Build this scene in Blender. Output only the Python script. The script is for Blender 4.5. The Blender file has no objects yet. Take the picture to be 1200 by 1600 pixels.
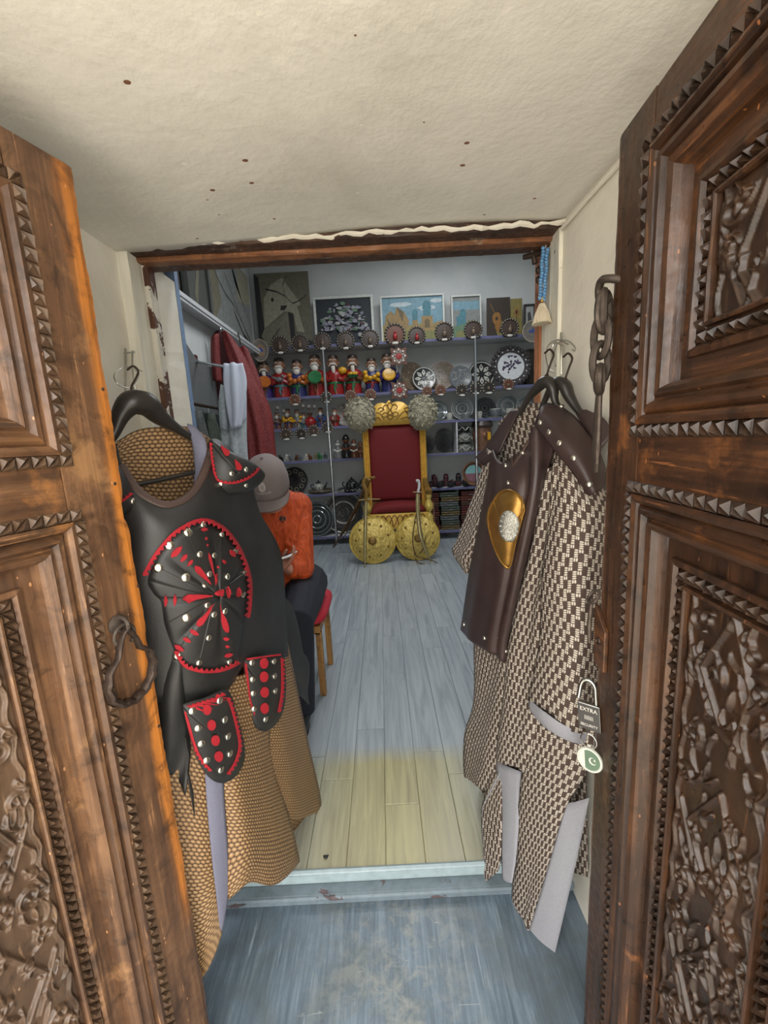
import bpy, bmesh, math, random
import numpy as np
from mathutils import Vector, Matrix
from mathutils.bvhtree import BVHTree

SC = bpy.context.scene
COL = SC.collection
R = math.radians
random.seed(7)

# ------------------------------------------------------------------ camera
FPX, PITCH, ROLL, CAMH = 650.0, R(10), R(3), 1.25
FW = Vector((0, math.cos(PITCH), -math.sin(PITCH)))
_u0 = Vector((0, math.sin(PITCH), math.cos(PITCH))); _r0 = Vector((1, 0, 0))
RT = _r0*math.cos(ROLL) - _u0*math.sin(ROLL)
UP = _u0*math.cos(ROLL) + _r0*math.sin(ROLL)
CAM = Vector((0, 0, CAMH))
cd = bpy.data.cameras.new('camera'); cam = bpy.data.objects.new('camera', cd); COL.objects.link(cam)
cd.sensor_fit = 'VERTICAL'; cd.sensor_height = 24.0; cd.lens = FPX/1600*24.0
cd.clip_start = 0.02; cd.clip_end = 100
m = Matrix((RT, UP, -FW)).transposed().to_4x4(); m.translation = CAM
cam.matrix_world = m
SC.camera = cam

# ------------------------------------------------------------------ light
w = bpy.data.worlds.new('overcast_sky'); SC.world = w; w.use_nodes = True
bg = w.node_tree.nodes['Background']
bg.inputs[0].default_value = (1.0, 0.975, 0.93, 1); bg.inputs[1].default_value = 4.4
def area(name, loc, size, sy, power, col, rot=(0, 0, 0)):
    l = bpy.data.lights.new(name, 'AREA'); l.shape = 'RECTANGLE'; l.size = size; l.size_y = sy
    l.energy = power; l.color = col
    o = bpy.data.objects.new(name, l); COL.objects.link(o); o.location = loc; o.rotation_euler = rot
    return o
area('ceiling_tube_light', (0.3, 3.3, 3.32), 1.3, 0.35, 21, (0.97, 0.98, 1.0))
area('ceiling_tube_light', (0.9, 4.35, 3.32), 1.3, 0.35, 9, (0.95, 0.98, 1.0))
area('ceiling_tube_light', (0.0, 2.1, 3.32), 1.0, 0.3, 14, (0.90, 0.96, 1.0))
vs = SC.view_settings
vs.view_transform = 'Standard'; vs.look = 'None'; vs.exposure = 0.55; vs.gamma = 1.0; vs.use_curve_mapping = False
SC.cycles.max_bounces = 8

# ------------------------------------------------------------------ pixel helpers (frame of the photo, 1200 x 1600)
def ray(x, y): return FW + RT*((x-600)/FPX) + UP*((800-y)/FPX)
def atY(x, y, d): r = ray(x, y); return CAM + r*(d/r.y)
def atZ(x, y, z): r = ray(x, y); return CAM + r*((z-CAMH)/r.z)
def atX(x, y, v): r = ray(x, y); return CAM + r*(v/r.x)
class Base:                      # a vertical plane in the place; hits are moved off it by b metres
    def __init__(s, o, d, n): s.o = Vector((o[0], o[1], 0)); s.n = Vector((n[0], n[1], 0)).normalized(); s.d = Vector((d[0], d[1], 0)).normalized()
    def at(s, x, y, b=0.0):
        r = ray(x, y); t = ((s.o + s.n*b - CAM).dot(s.n))/r.dot(s.n); return CAM + r*t

# ------------------------------------------------------------------ materials
MATS = {}
def lin(c):
    return tuple(((v/255)/12.92 if v/255 <= .04045 else ((v/255+.055)/1.055)**2.4) for v in c) + (1,)
class NT:
    def __init__(s, name):
        s.m = bpy.data.materials.new(name); s.m.use_nodes = True; s.t = s.m.node_tree
        s.b = s.t.nodes['Principled BSDF']; MATS[name] = s.m
    def n(s, typ, **kw):
        nd = s.t.nodes.new(typ)
        for k, v in kw.items():
            if k.startswith('i_'):
                key = k[2:]; key = int(key) if key.isdigit() else key
                nd.inputs[key].default_value = v
            else: setattr(nd, k, v)
        return nd
    def l(s, a, b): s.t.links.new(a, b)
    def val(s, node, idx, v):
        if hasattr(v, 'is_output'): s.l(v, node.inputs[idx])
        else: node.inputs[idx].default_value = v
    def math(s, op, a, b=None, c=None, clamp=False):
        nd = s.n('ShaderNodeMath', operation=op, use_clamp=clamp)
        for i, v in enumerate((a, b, c)):
            if v is not None: s.val(nd, i, v)
        return nd.outputs[0]
    def mix(s, f, a, b, mode='MIX'):
        nd = s.n('ShaderNodeMix', data_type='RGBA', blend_type=mode)
        s.val(nd, 0, f); s.val(nd, 6, a); s.val(nd, 7, b); return nd.outputs[2]
    def ramp(s, v, stops, interp='LINEAR'):
        nd = s.n('ShaderNodeValToRGB'); cr = nd.color_ramp; cr.interpolation = interp
        while len(cr.elements) < len(stops): cr.elements.new(.5)
        for e, (p, c) in zip(cr.elements, stops): e.position = p; e.color = c if len(c) == 4 else tuple(c)+(1,)
        s.l(v, nd.inputs[0]); return nd.outputs[0]
    def coord(s, which='Object', scale=(1, 1, 1), rot=(0, 0, 0), loc=(0, 0, 0)):
        if which == 'Position': o = s.n('ShaderNodeNewGeometry').outputs['Position']
        else: o = s.n('ShaderNodeTexCoord').outputs[which]
        mp = s.n('ShaderNodeMapping'); mp.inputs['Scale'].default_value = scale; mp.inputs['Rotation'].default_value = rot; mp.inputs['Location'].default_value = loc
        s.l(o, mp.inputs[0]); return mp.outputs[0]
    def noise(s, co, scale=5, detail=4, rough=.55, dist=0):
        nd = s.n('ShaderNodeTexNoise'); s.l(co, nd.inputs['Vector'])
        nd.inputs['Scale'].default_value = scale; nd.inputs['Detail'].default_value = detail
        nd.inputs['Roughness'].default_value = rough; nd.inputs['Distortion'].default_value = dist
        return nd.outputs[0]
    def voro(s, co, scale=5, feature='F1', out='Distance'):
        nd = s.n('ShaderNodeTexVoronoi', feature=feature); s.l(co, nd.inputs['Vector']); nd.inputs['Scale'].default_value = scale
        return nd.outputs[out]
    def bump(s, h, strength=.3, dist=.01):
        nd = s.n('ShaderNodeBump'); nd.inputs['Strength'].default_value = strength; nd.inputs['Distance'].default_value = dist
        s.l(h, nd.inputs['Height']); s.l(nd.outputs[0], s.b.inputs['Normal'])
    def set(s, color=None, rough=None, metal=None, spec=None, coat=None):
        for k, v in (('Base Color', color), ('Roughness', rough), ('Metallic', metal), ('Specular IOR Level', spec), ('Coat Weight', coat)):
            if v is not None: s.val(s.b, k, v)
        return s
def plain(name, rgb, rough=.5, metal=0, noise=0.12, nscale=40, bump=0, coat=0, spec=None):
    """plain colour with a little procedural variation"""
    if name in MATS: return MATS[name]
    s = NT(name); c = lin(rgb); co = s.coord('Object')
    nz = s.noise(co, nscale, 3)
    dk = tuple(v*(1-noise) for v in c[:3])+(1,); lt = tuple(min(1, v*(1+noise)) for v in c[:3])+(1,)
    s.set(color=s.ramp(nz, [(.3, dk), (.7, lt)]), rough=rough, metal=metal, coat=coat, spec=spec)
    if bump: s.bump(nz, bump, .004)
    return s.m

def wood(name, dark, mid, light, axis, rough=.38, wear=None, wearcol=None, freq=1.0, edge_wear=None):
    s = NT(name)
    sc = [60*freq, 60*freq, 60*freq]; sc[axis] = 3.0*freq
    co = s.coord('Object', tuple(sc)); co2 = s.coord('Object')
    g = s.noise(co, 1.0, 6, .65, .6); big = s.noise(co2, 5, 4, .6); fine = s.noise(co2, 70, 3, .6)
    col = s.ramp(g, [(.28, lin(dark)), (.5, lin(mid)), (.75, lin(light))])
    col = s.mix(s.ramp(big, [(.35, (0, 0, 0)), (.7, (.75, .75, .75))]), col, lin(dark))
    if wearcol:
        msk = s.math('MULTIPLY', s.ramp(s.noise(co2, 7, 5, .65), [(wear, (0, 0, 0)), (wear+.09, (1, 1, 1))]), s.ramp(g, [(.3, (.4,)*3), (.6, (1,)*3)]))
        col = s.mix(msk, col, lin(wearcol))
    if edge_wear:
        amt, wid, lo, ec = edge_wear
        sep = s.n('ShaderNodeSeparateXYZ'); s.l(co2, sep.inputs[0])
        nz = s.noise(s.coord('Object', (14, 14, 2.5)), 1.0, 5, .6)
        d = s.math('ADD', sep.outputs[0], s.math('MULTIPLY', s.math('SUBTRACT', nz, .5), wid*2.0))
        mk = s.ramp(d, [(wid*.55, (1, 1, 1)), (wid, (0, 0, 0))])
        hz = s.ramp(sep.outputs[2], [(lo, (0, 0, 0)), (lo+.1, (1, 1, 1))])
        mk = s.math('MULTIPLY', s.math('MULTIPLY', mk, hz), amt)
        col = s.mix(mk, col, s.mix(s.ramp(g, [(.3, (0, 0, 0)), (.7, (1, 1, 1))]), lin(tuple(int(v*.72) for v in ec)), lin(ec)))
    ss = [170, 170, 170]; ss[axis] = 9
    scr = s.ramp(s.noise(s.coord('Object', tuple(ss)), 1, 3, .6, .3), [(.64, (0, 0, 0)), (.72, (.55, .55, .55))])
    col = s.mix(scr, col, lin(tuple(min(255, int(v*1.3)) for v in light)))
    grime = s.ramp(s.noise(co2, 16, 6, .7, .8), [(.50, (0, 0, 0)), (.66, (.7, .7, .7))]); col = s.mix(grime, col, lin(tuple(int(v*.62) for v in dark)))
    nick = s.math('LESS_THAN', s.math('ADD', s.voro(s.coord('Object', (1, 1, .5)), 48), s.math('MULTIPLY', fine, .12)), .125); col = s.mix(s.math('MULTIPLY', nick, .6), col, lin(tuple(min(255, int(v*1.45)) for v in light)))
    rg = s.ramp(fine, [(.3, (rough*.7,)*3), (.75, (min(1, rough*1.5),)*3)])
    s.set(color=col, rough=rg, spec=.5)
    h = s.math('ADD', g, s.math('MULTIPLY', fine, .5)); s.bump(h, .35, .003)
    return s.m

def plaster(name, rgb, dirt, specks=True, bumpy=.25):
    s = NT(name); co = s.coord('Position')
    a = s.noise(co, 2.2, 5, .6, .4); b = s.noise(co, 14, 5, .6); f = s.noise(co, 90, 3)
    col = s.ramp(a, [(.3, lin(dirt)), (.62, lin(rgb))])
    col = s.mix(s.ramp(b, [(.55, (0, 0, 0)), (.8, (.35, .35, .35))]), col, lin(dirt))
    if specks:
        v = s.n('ShaderNodeTexVoronoi', feature='F1', voronoi_dimensions='2D'); s.l(s.coord('Position', (1, 1.3, 0)), v.inputs['Vector']); v.inputs['Scale'].default_value = 10
        sp = s.n('ShaderNodeSeparateColor'); s.l(v.outputs['Color'], sp.inputs[0])
        keep = s.math('GREATER_THAN', sp.outputs[0], .70)
        size = s.math('MULTIPLY', sp.outputs[1], .045)
        d = s.math('ADD', v.outputs['Distance'], s.math('MULTIPLY', s.math('SUBTRACT', s.noise(co, 60, 2), .5), .05))
        msk = s.math('MULTIPLY', s.math('LESS_THAN', d, s.math('ADD', size, .012)), keep)
        tone = s.mix(s.math('GREATER_THAN', sp.outputs[2], .72), lin((128, 88, 66)), lin((238, 234, 222)))
        col = s.mix(msk, col, tone)
    s.set(color=col, rough=.75, spec=.3)
    s.bump(s.math('ADD', s.math('MULTIPLY', a, 2.0), s.math('ADD', s.math('MULTIPLY', b, .5), s.math('MULTIPLY', f, .12))), bumpy, .02)
    return s.m

def painted_peel(name, paint, under, thresh, zt=None):
    s = NT(name); co = s.coord('Position'); a = s.noise(co, 9, 6, .65, .5); b = s.noise(s.coord('Position', (40, 40, 4)), 1, 4)
    col = s.ramp(b, [(.3, lin(tuple(int(v*.9) for v in paint))), (.6, lin(paint))])
    msk = s.ramp(a, [(thresh, (0, 0, 0)), (thresh+.02, (1, 1, 1))])
    col = s.mix(msk, col, s.ramp(b, [(.3, lin(tuple(int(v*.6) for v in under))), (.7, lin(under))]))
    s.set(color=col, rough=.6); s.bump(s.math('ADD', s.math('MULTIPLY', msk, -1.5), b), .4, .004)
    return s.m

def leather(name, rgb, rough=.42, coat=0):
    s = NT(name); co = s.coord('Object'); v = s.voro(co, 420, 'DISTANCE_TO_EDGE'); a = s.noise(co, 12, 4, .6); c = lin(rgb)
    s.set(color=s.ramp(a, [(.3, tuple(x*.75 for x in c[:3])), (.7, tuple(min(1, x*1.35) for x in c[:3]))]), rough=s.ramp(a, [(.3, (rough*.85,)*3), (.7, (rough*1.25,)*3)]), coat=coat, spec=.5)
    s.bump(s.math('ADD', s.math('MINIMUM', v, .15), s.math('MULTIPLY', a, .8)), .25, .004)
    return s.m

def cloth(name, rgb, rough=.85, scale=300, var=.2, sheen=.0, pattern=None):
    s = NT(name); co = s.coord('Object'); a = s.noise(co, scale, 2, .5); b = s.noise(co, 8, 3); c = lin(rgb)
    col = s.ramp(a, [(.3, tuple(x*(1-var) for x in c[:3])), (.7, tuple(min(1, x*(1+var)) for x in c[:3]))])
    if pattern: col = s.mix(s.ramp(s.noise(co, pattern[1], 5, .7, 1.0), [(.5, (0, 0, 0)), (.56, (.8, .8, .8))]), col, lin(pattern[0]))
    s.set(color=col, rough=rough); s.b.inputs['Sheen Weight'].default_value = sheen
    s.bump(s.math('ADD', a, s.math('MULTIPLY', b, 2)), .2, .003)
    return s.m

def weave_basket(name, cell, light, dark):
    """coarse basket weave: white double threads running both ways between dark blocks"""
    s = NT(name); uv = s.n('ShaderNodeTexCoord').outputs['UV']; sp = s.n('ShaderNodeSeparateXYZ'); s.l(uv, sp.inputs[0])
    nz = s.noise(uv, 25, 2)
    wob = s.math('MULTIPLY', s.math('SUBTRACT', nz, .5), .5)
    u = s.math('ADD', s.math('DIVIDE', sp.outputs[0], cell), wob); v = s.math('ADD', s.math('DIVIDE', sp.outputs[1], cell), wob)
    i = s.math('FLOOR', u); j = s.math('FLOOR', v); fu = s.math('FRACT', u); fv = s.math('FRACT', v)
    k = s.math('FLOORED_MODULO', s.math('ADD', i, s.math('MULTIPLY', j, 2.0)), 5.0)
    isH = s.math('ADD', s.math('COMPARE', k, 0.0, .1), s.math('COMPARE', k, 3.0, .1))
    isV = s.math('ADD', s.math('COMPARE', k, 1.0, .1), 0.0)
    thH = s.math('ABSOLUTE', s.math('SINE', s.math('MULTIPLY', fv, 2*math.pi)))     # two threads per cell
    thV = s.math('ABSOLUTE', s.math('SINE', s.math('MULTIPLY', fu, 2*math.pi)))
    endH = s.math('SINE', s.math('MULTIPLY', fu, math.pi)); endV = s.math('SINE', s.math('MULTIPLY', fv, math.pi))
    hH = s.math('MULTIPLY', s.math('POWER', thH, .6), s.math('POWER', endH, .5)); hV = s.math('MULTIPLY', s.math('POWER', thV, .6), s.math('POWER', endV, .5))
    white = s.math('ADD', s.math('MULTIPLY', isH, hH), s.math('MULTIPLY', isV, hV))
    fz = s.noise(uv, 900, 2); dk = s.mix(fz, lin(tuple(int(x*.7) for x in dark)), lin(tuple(min(255, int(x*1.35)) for x in dark)))
    lt = s.mix(fz, lin(tuple(int(x*.82) for x in light)), lin(light))
    s.set(color=s.mix(s.ramp(white, [(.30, (0, 0, 0)), (.72, (1, 1, 1))]), dk, lt), rough=.8)
    s.bump(s.math('ADD', white, s.math('MULTIPLY', thH, .25)), .7, .003)
    return s.m

def weave_scale(name, cu, cv, hi, mid, dark):
    """tight rows of small raised scales, each row shifted by half a scale"""
    s = NT(name); uv = s.n('ShaderNodeTexCoord').outputs['UV']; sp = s.n('ShaderNodeSeparateXYZ'); s.l(uv, sp.inputs[0])
    wob = s.math('MULTIPLY', s.math('SUBTRACT', s.noise(uv, 30, 2), .5), .35)
    v = s.math('ADD', s.math('DIVIDE', sp.outputs[1], cv), wob); j = s.math('FLOOR', v); fv = s.math('SUBTRACT', s.math('FRACT', v), .5)
    u = s.math('ADD', s.math('ADD', s.math('DIVIDE', sp.outputs[0], cu), s.math('MULTIPLY', j, .5)), wob); fu = s.math('SUBTRACT', s.math('FRACT', u), .5)
    d = s.math('SQRT', s.math('ADD', s.math('POWER', s.math('MULTIPLY', fu, 2.0), 2.0), s.math('POWER', s.math('MULTIPLY', fv, 2.0), 2.0)))
    h = s.math('SUBTRACT', 1.0, s.math('MINIMUM', s.math('POWER', d, 2.5), 1.0))
    big = s.noise(s.coord('Object'), 5, 3)
    md = s.mix(big, lin(tuple(int(x*.85) for x in mid)), lin(mid))
    col = s.mix(s.ramp(h, [(.02, (0, 0, 0)), (.3, (1, 1, 1))]), lin(dark), md)
    col = s.mix(s.ramp(h, [(.72, (0, 0, 0)), (1, (.5, .5, .5))]), col, lin(hi))
    s.set(color=col, rough=.5, spec=.5); s.bump(h, .55, .003)
    return s.m

# ------------------------------------------------------------------ mesh builder
class MB:
    def __init__(s): s.v = []; s.f = []; s.mi = []; s.uv = {}; s.k = 0
    def add(s, vs, fs, mi=None):
        o = len(s.v); s.v += [Vector(p) for p in vs]
        for f in fs: s.f.append(tuple(i+o for i in f)); s.mi.append(s.k if mi is None else mi)
        return o
    def box(s, lo, hi, mi=None):
        x0, y0, z0 = lo; x1, y1, z1 = hi
        s.add([(x0, y0, z0), (x1, y0, z0), (x1, y1, z0), (x0, y1, z0), (x0, y0, z1), (x1, y0, z1), (x1, y1, z1), (x0, y1, z1)],
              [(0, 3, 2, 1), (4, 5, 6, 7), (0, 1, 5, 4), (1, 2, 6, 5), (2, 3, 7, 6), (3, 0, 4, 7)], mi); return s
    def tube(s, pts, r, n=8, closed=False, cap=True, flat=1.0, mi=None, nrm=None):
        pts = [Vector(p) for p in pts]; N = len(pts); rs = r if isinstance(r, (list, tuple)) else [r]*N
        prev = None; rings = []
        for i, p in enumerate(pts):
            a = pts[(i-1) % N] if (closed or i) else p; b = pts[(i+1) % N] if (closed or i < N-1) else p
            t = (b-a).normalized() if (b-a).length > 1e-9 else Vector((0, 0, 1))
            if nrm is not None: x = Vector(nrm)
            elif prev is None: x = Vector((0, 0, 1)) if abs(t.z) < .9 else Vector((1, 0, 0))
            else: x = prev
            x = (x - t*x.dot(t)).normalized(); prev = x; y = t.cross(x)
            rings.append([p + (x*math.cos(2*math.pi*k/n)*flat + y*math.sin(2*math.pi*k/n))*rs[i] for k in range(n)])
        vs = [q for rg in rings for q in rg]; fs = []
        M = N if closed else N-1
        for i in range(M):
            j = (i+1) % N
            for k in range(n): fs.append((i*n+k, i*n+(k+1) % n, j*n+(k+1) % n, j*n+k))
        if cap and not closed: fs.append(tuple(range(n-1, -1, -1))); fs.append(tuple((N-1)*n+k for k in range(n)))
        s.add(vs, fs, mi); return s
    def lathe(s, prof, c=(0, 0, 0), n=20, M=None, mi=None):
        """profile (r, h) turned about the local z axis; M turns and places it"""
        c = Vector(c); vs = []; fs = []; idx = []
        for r, h in prof:
            if r < 1e-6: idx.append([len(vs)]); vs.append(Vector((0, 0, h)))
            else:
                idx.append(list(range(len(vs), len(vs)+n))); vs += [Vector((r*math.cos(2*math.pi*k/n), r*math.sin(2*math.pi*k/n), h)) for k in range(n)]
        for a, b in zip(idx, idx[1:]):
            for k in range(n):
                k2 = (k+1) % n
                if len(a) == 1 and len(b) == 1: continue
                if len(a) == 1: fs.append((a[0], b[k2], b[k]))
                elif len(b) == 1: fs.append((a[k], a[k2], b[0]))
                else: fs.append((a[k], a[k2], b[k2], b[k]))
        if M is not None: vs = [M @ v for v in vs]
        s.add([v+c for v in vs], fs, mi); return s
    def ball(s, c, r, n=12, mi=None, M=None):
        if not isinstance(r, (list, tuple)): r = (r, r, r)
        K = max(5, n//2); prof = [(math.sin(math.pi*i/K), -math.cos(math.pi*i/K)) for i in range(K+1)]; prof[0] = (0, -1); prof[-1] = (0, 1)
        D = Matrix.Diagonal((*r, 1)); s.lathe(prof, c, n, (M @ D) if M else D, mi); return s
    def prism(s, poly, ext, mi=None):
        """3D polygon pushed along ext"""
        n = len(poly); e = Vector(ext); a = [Vector(p) for p in poly]
        s.add(a+[p+e for p in a], [tuple(range(n-1, -1, -1)), tuple(range(n, 2*n))]+[(i, (i+1) % n, n+(i+1) % n, n+i) for i in range(n)], mi); return s
    def grid(s, P, uv=None, mi=None):
        n = len(P); mm = len(P[0]); vs = [q for r in P for q in r]
        fs = [(i*mm+j, i*mm+j+1, (i+1)*mm+j+1, (i+1)*mm+j) for i in range(n-1) for j in range(mm-1)]
        o = s.add(vs, fs, mi)
        if uv:
            for i in range(n):
                for j in range(mm): s.uv[o+i*mm+j] = uv[i][j]
        return s
    def build(s, name, mats, parent=None, smooth=True, loc=None, thick=0, bevel=0, sub=0, angle=40, off=0):
        org = Vector(loc) if loc is not None else Vector((0, 0, 0))
        me = bpy.data.meshes.new(name); me.from_pydata([tuple(v-org) for v in s.v], [], s.f)
        if not isinstance(mats, (list, tuple)): mats = [mats]
        for mt in mats: me.materials.append(MATS[mt] if isinstance(mt, str) else mt)
        if len(mats) > 1: me.polygons.foreach_set('material_index', s.mi)
        if s.uv:
            l = me.uv_layers.new(name='uv')
            for lp in me.loops: l.data[lp.index].uv = s.uv.get(lp.vertex_index, (0, 0))
        bm = bmesh.new(); bm.from_mesh(me); bmesh.ops.recalc_face_normals(bm, faces=bm.faces); bm.to_mesh(me); bm.free()
        if smooth:
            me.polygons.foreach_set('use_smooth', [True]*len(me.polygons))
            try: me.set_sharp_from_angle(angle=R(angle))
            except Exception: pass
        me.update()
        o = bpy.data.objects.new(name, me); COL.objects.link(o)
        if parent is not None:
            o.parent = parent
        else: o.location = org
        if thick:
            md = o.modifiers.new('thickness', 'SOLIDIFY'); md.thickness = thick; md.offset = off
        if bevel:
            md = o.modifiers.new('bevel', 'BEVEL'); md.width = bevel; md.segments = 2; md.limit_method = 'ANGLE'
        if sub:
            md = o.modifiers.new('sub', 'SUBSURF'); md.levels = sub; md.render_levels = sub
        return o
def tag(o, label=None, cat=None, group=None, kind=None):
    if label: o['label'] = label
    if cat: o['category'] = cat
    if group: o['group'] = group
    if kind: o['kind'] = kind
    return o
class Thing:
    """an Empty at the thing's base; part() adds a mesh given in world coordinates"""
    def __init__(s, name, loc, label, cat, group=None, kind=None):
        s.o = bpy.data.objects.new(name, None); COL.objects.link(s.o); s.loc = Vector(loc); s.o.location = s.loc
        s.o.empty_display_size = .05
        tag(s.o, label, cat, group, kind)
    def part(s, name, mb, mat, parent=None, **kw):
        o = mb.build(name, mat, parent or s.o, loc=s.loc, **kw)
        return o
def copy_thing(o, loc, label=None, group=None, parent=None, scale=None):
    c = o.copy(); COL.objects.link(c)
    if parent is None: c.location = loc
    else: c.parent = parent
    if scale: c.scale = (scale,)*3
    if label: c['label'] = label
    if group: c['group'] = group
    for ch in list(o.children):
        copy_thing(ch, None, parent=c)
    return c
def structure(name, mb, mat, label, cat=None, parent=None, **kw):
    o = mb.build(name, mat, parent, **kw)
    if parent is None: tag(o, label, cat or name.split('_')[0], kind='structure')
    return o
def crom(a, b, c, d, t):
    return ((b*2) + (c-a)*t + (a*2-b*5+c*4-d)*t*t + (b*3-a-c*3+d)*t*t*t)*.5
def spline(pts, k):
    pts = [Vector(p) for p in pts]; n = len(pts); out = []
    for i in range(n-1):
        a = pts[i-1] if i else pts[0]*2-pts[1]; d = pts[i+2] if i+2 < n else pts[-1]*2-pts[-2]
        for q in range(k): out.append(crom(a, pts[i], pts[i+1], d, q/k))
    out.append(pts[-1]); return out
def closed_spline(pts, k):
    pts = [Vector(p) for p in pts]; n = len(pts); out = []
    for i in range(n):
        for q in range(k): out.append(crom(pts[i-1], pts[i], pts[(i+1) % n], pts[(i+2) % n], q/k))
    return out
def patch(ctrl, ku=6, kv=6, fold=None):
    """smooth surface through a grid of 3D control points -> dense grid and arc-length uv (metres)"""
    rows = [spline(r, ku) for r in ctrl]
    cols = [spline([r[j] for r in rows], kv) for j in range(len(rows[0]))]
    G = [[cols[j][i] for j in range(len(cols))] for i in range(len(cols[0]))]
    n, mm = len(G), len(G[0])
    if fold:
        G0 = G; G = [list(r) for r in G0]
        for i in range(n):
            for j in range(mm):
                a = G0[i][min(j+1, mm-1)]-G0[i][max(j-1, 0)]; b = G0[min(i+1, n-1)][j]-G0[max(i-1, 0)][j]
                nn = a.cross(b)
                if nn.length > 0:
                    nn.normalize()
                    if nn.dot(CAM-G[i][j]) < 0: nn = -nn
                    G[i][j] = G[i][j] + nn*fold(j/(mm-1), i/(n-1))
    UV = []; mid = mm//2; vacc = 0; ulast = None
    for i in range(n):
        if i: vacc += (G[i][mid]-G[i-1][mid]).length
        acc = [0]
        for j in range(1, mm): acc.append(acc[-1]+(G[i][j]-G[i][j-1]).length)
        c = acc[mid]; UV.append([(a-c, -vacc) for a in acc])
    return G, UV

# ================================================================== THE SETTING
plaster('plaster_ceiling', (236, 233, 224), (212, 209, 198))
plaster('plaster_wall', (236, 231, 218), (212, 206, 190), specks=False, bumpy=.2)
plaster('room_paint', (192, 195, 193), (178, 182, 182), specks=False, bumpy=.06)
plain('room_ceiling_paint', (225, 228, 228), .8)
painted_peel('peeling_white', (226, 222, 206), (104, 66, 46), .66)
painted_peel('peeling_worse', (210, 206, 192), (96, 58, 38), .50)
wood('frame_wood', (46, 31, 22), (74, 50, 35), (116, 78, 52), 0, .55, wear=.62, wearcol=(190, 180, 162))
wood('frame_wood_orange', (92, 56, 34), (142, 92, 56), (178, 124, 80), 0, .5, wear=.66, wearcol=(214, 198, 172))
wood('jamb_wood', (112, 70, 46), (180, 118, 78), (214, 154, 108), 2, .55, wear=.68, wearcol=(226, 220, 205))
plain('blue_trim', (112, 136, 170), .6)
def blue_floor():
    s = NT('blue_floor'); c2 = s.coord('Position')
    a = s.noise(s.coord('Position', (55, 4.0, 55)), 1.2, 6, .7, .3); b = s.noise(c2, 5.0, 6, .65, .5); f = s.noise(c2, 28, 5, .7, .4)
    scr = s.noise(s.coord('Position', (7, 60, 9), (0, 0, .12)), 1, 4, .6, .8); sy = s.noise(s.coord('Position', (160, 5, 9), (0, 0, -.06)), 1, 3, .6, .4)
    col = s.ramp(a, [(.3, lin((72, 85, 96))), (.5, lin((96, 112, 125))), (.72, lin((128, 143, 154)))])
    col = s.mix(s.ramp(b, [(.42, (0, 0, 0)), (.64, (.75, .75, .75))]), col, lin((84, 92, 94)))
    sep = s.n('ShaderNodeSeparateXYZ'); s.l(c2, sep.inputs[0])
    cx = s.math('SUBTRACT', 1.0, s.math('MULTIPLY', s.math('ABSOLUTE', s.math('ADD', sep.outputs[0], .02)), 3.4), clamp=True)
    worn = s.math('MULTIPLY', cx, s.ramp(s.math('ADD', s.math('MULTIPLY', f, .6), s.math('MULTIPLY', b, .4)), [(.47, (0, 0, 0)), (.60, (.85, .85, .85))]))
    col = s.mix(worn, col, lin((140, 143, 138)))
    col = s.mix(s.math('MULTIPLY', cx, s.ramp(scr, [(.66, (0, 0, 0)), (.70, (1, 1, 1))])), col, lin((176, 178, 170)))
    col = s.mix(s.ramp(sy, [(.66, (0, 0, 0)), (.72, (.6, .6, .6))]), col, lin((150, 166, 178)))
    v = s.voro(s.coord('Position', (5.2, 3.5, 1)), 1.7); stain = s.ramp(s.math('ADD', v, s.math('MULTIPLY', f, .12)), [(.10, (.9,)*3), (.115, (0, 0, 0))])
    col = s.mix(stain, col, lin((46, 54, 66)))
    s.set(color=col, rough=s.ramp(b, [(.3, (.32,)*3), (.7, (.55,)*3)]), spec=.5); s.bump(s.math('ADD', a, s.math('MULTIPLY', f, .5)), .3, .003)
blue_floor()
def laminate():
    s = NT('laminate'); oi = s.n('ShaderNodeObjectInfo').outputs['Random']
    pos = s.n('ShaderNodeNewGeometry').outputs['Position']; off = s.n('ShaderNodeVectorMath', operation='ADD'); cmb = s.n('ShaderNodeCombineXYZ')
    s.l(s.math('MULTIPLY', oi, 17.0), cmb.inputs[0]); s.l(s.math('MULTIPLY', oi, 9.0), cmb.inputs[1]); s.l(pos, off.inputs[0]); s.l(cmb.outputs[0], off.inputs[1])
    mp = s.n('ShaderNodeMapping'); mp.inputs['Scale'].default_value = (38, 2.4, 38); s.l(off.outputs[0], mp.inputs[0])
    a = s.noise(mp.outputs[0], 1, 6, .6, .8)
    col = s.ramp(a, [(.3, lin((124, 132, 138))), (.5, lin((150, 158, 163))), (.72, lin((168, 175, 178)))])
    col = s.mix(s.math('MULTIPLY', oi, .25), col, lin((120, 130, 140)))
    # yellow tint on the doorway boards, fading sideways and ending just past the wall
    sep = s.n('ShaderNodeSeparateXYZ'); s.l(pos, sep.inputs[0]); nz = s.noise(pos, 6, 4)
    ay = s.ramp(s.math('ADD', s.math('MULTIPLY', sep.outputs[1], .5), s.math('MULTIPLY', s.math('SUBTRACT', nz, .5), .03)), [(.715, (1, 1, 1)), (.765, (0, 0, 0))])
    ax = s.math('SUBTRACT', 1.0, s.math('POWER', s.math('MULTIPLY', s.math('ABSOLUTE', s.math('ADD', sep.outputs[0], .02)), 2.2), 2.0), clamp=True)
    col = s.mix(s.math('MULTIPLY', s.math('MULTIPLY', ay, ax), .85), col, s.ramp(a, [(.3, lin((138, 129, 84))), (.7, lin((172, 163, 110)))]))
    s.set(color=col, rough=s.ramp(a, [(.3, (.28,)*3), (.7, (.42,)*3)]), spec=.5); s.bump(a, .12, .002)
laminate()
plain('sill_light', (152, 168, 172), .4); plain('paving', (196, 188, 174), .9, noise=.2, nscale=8)
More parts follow.
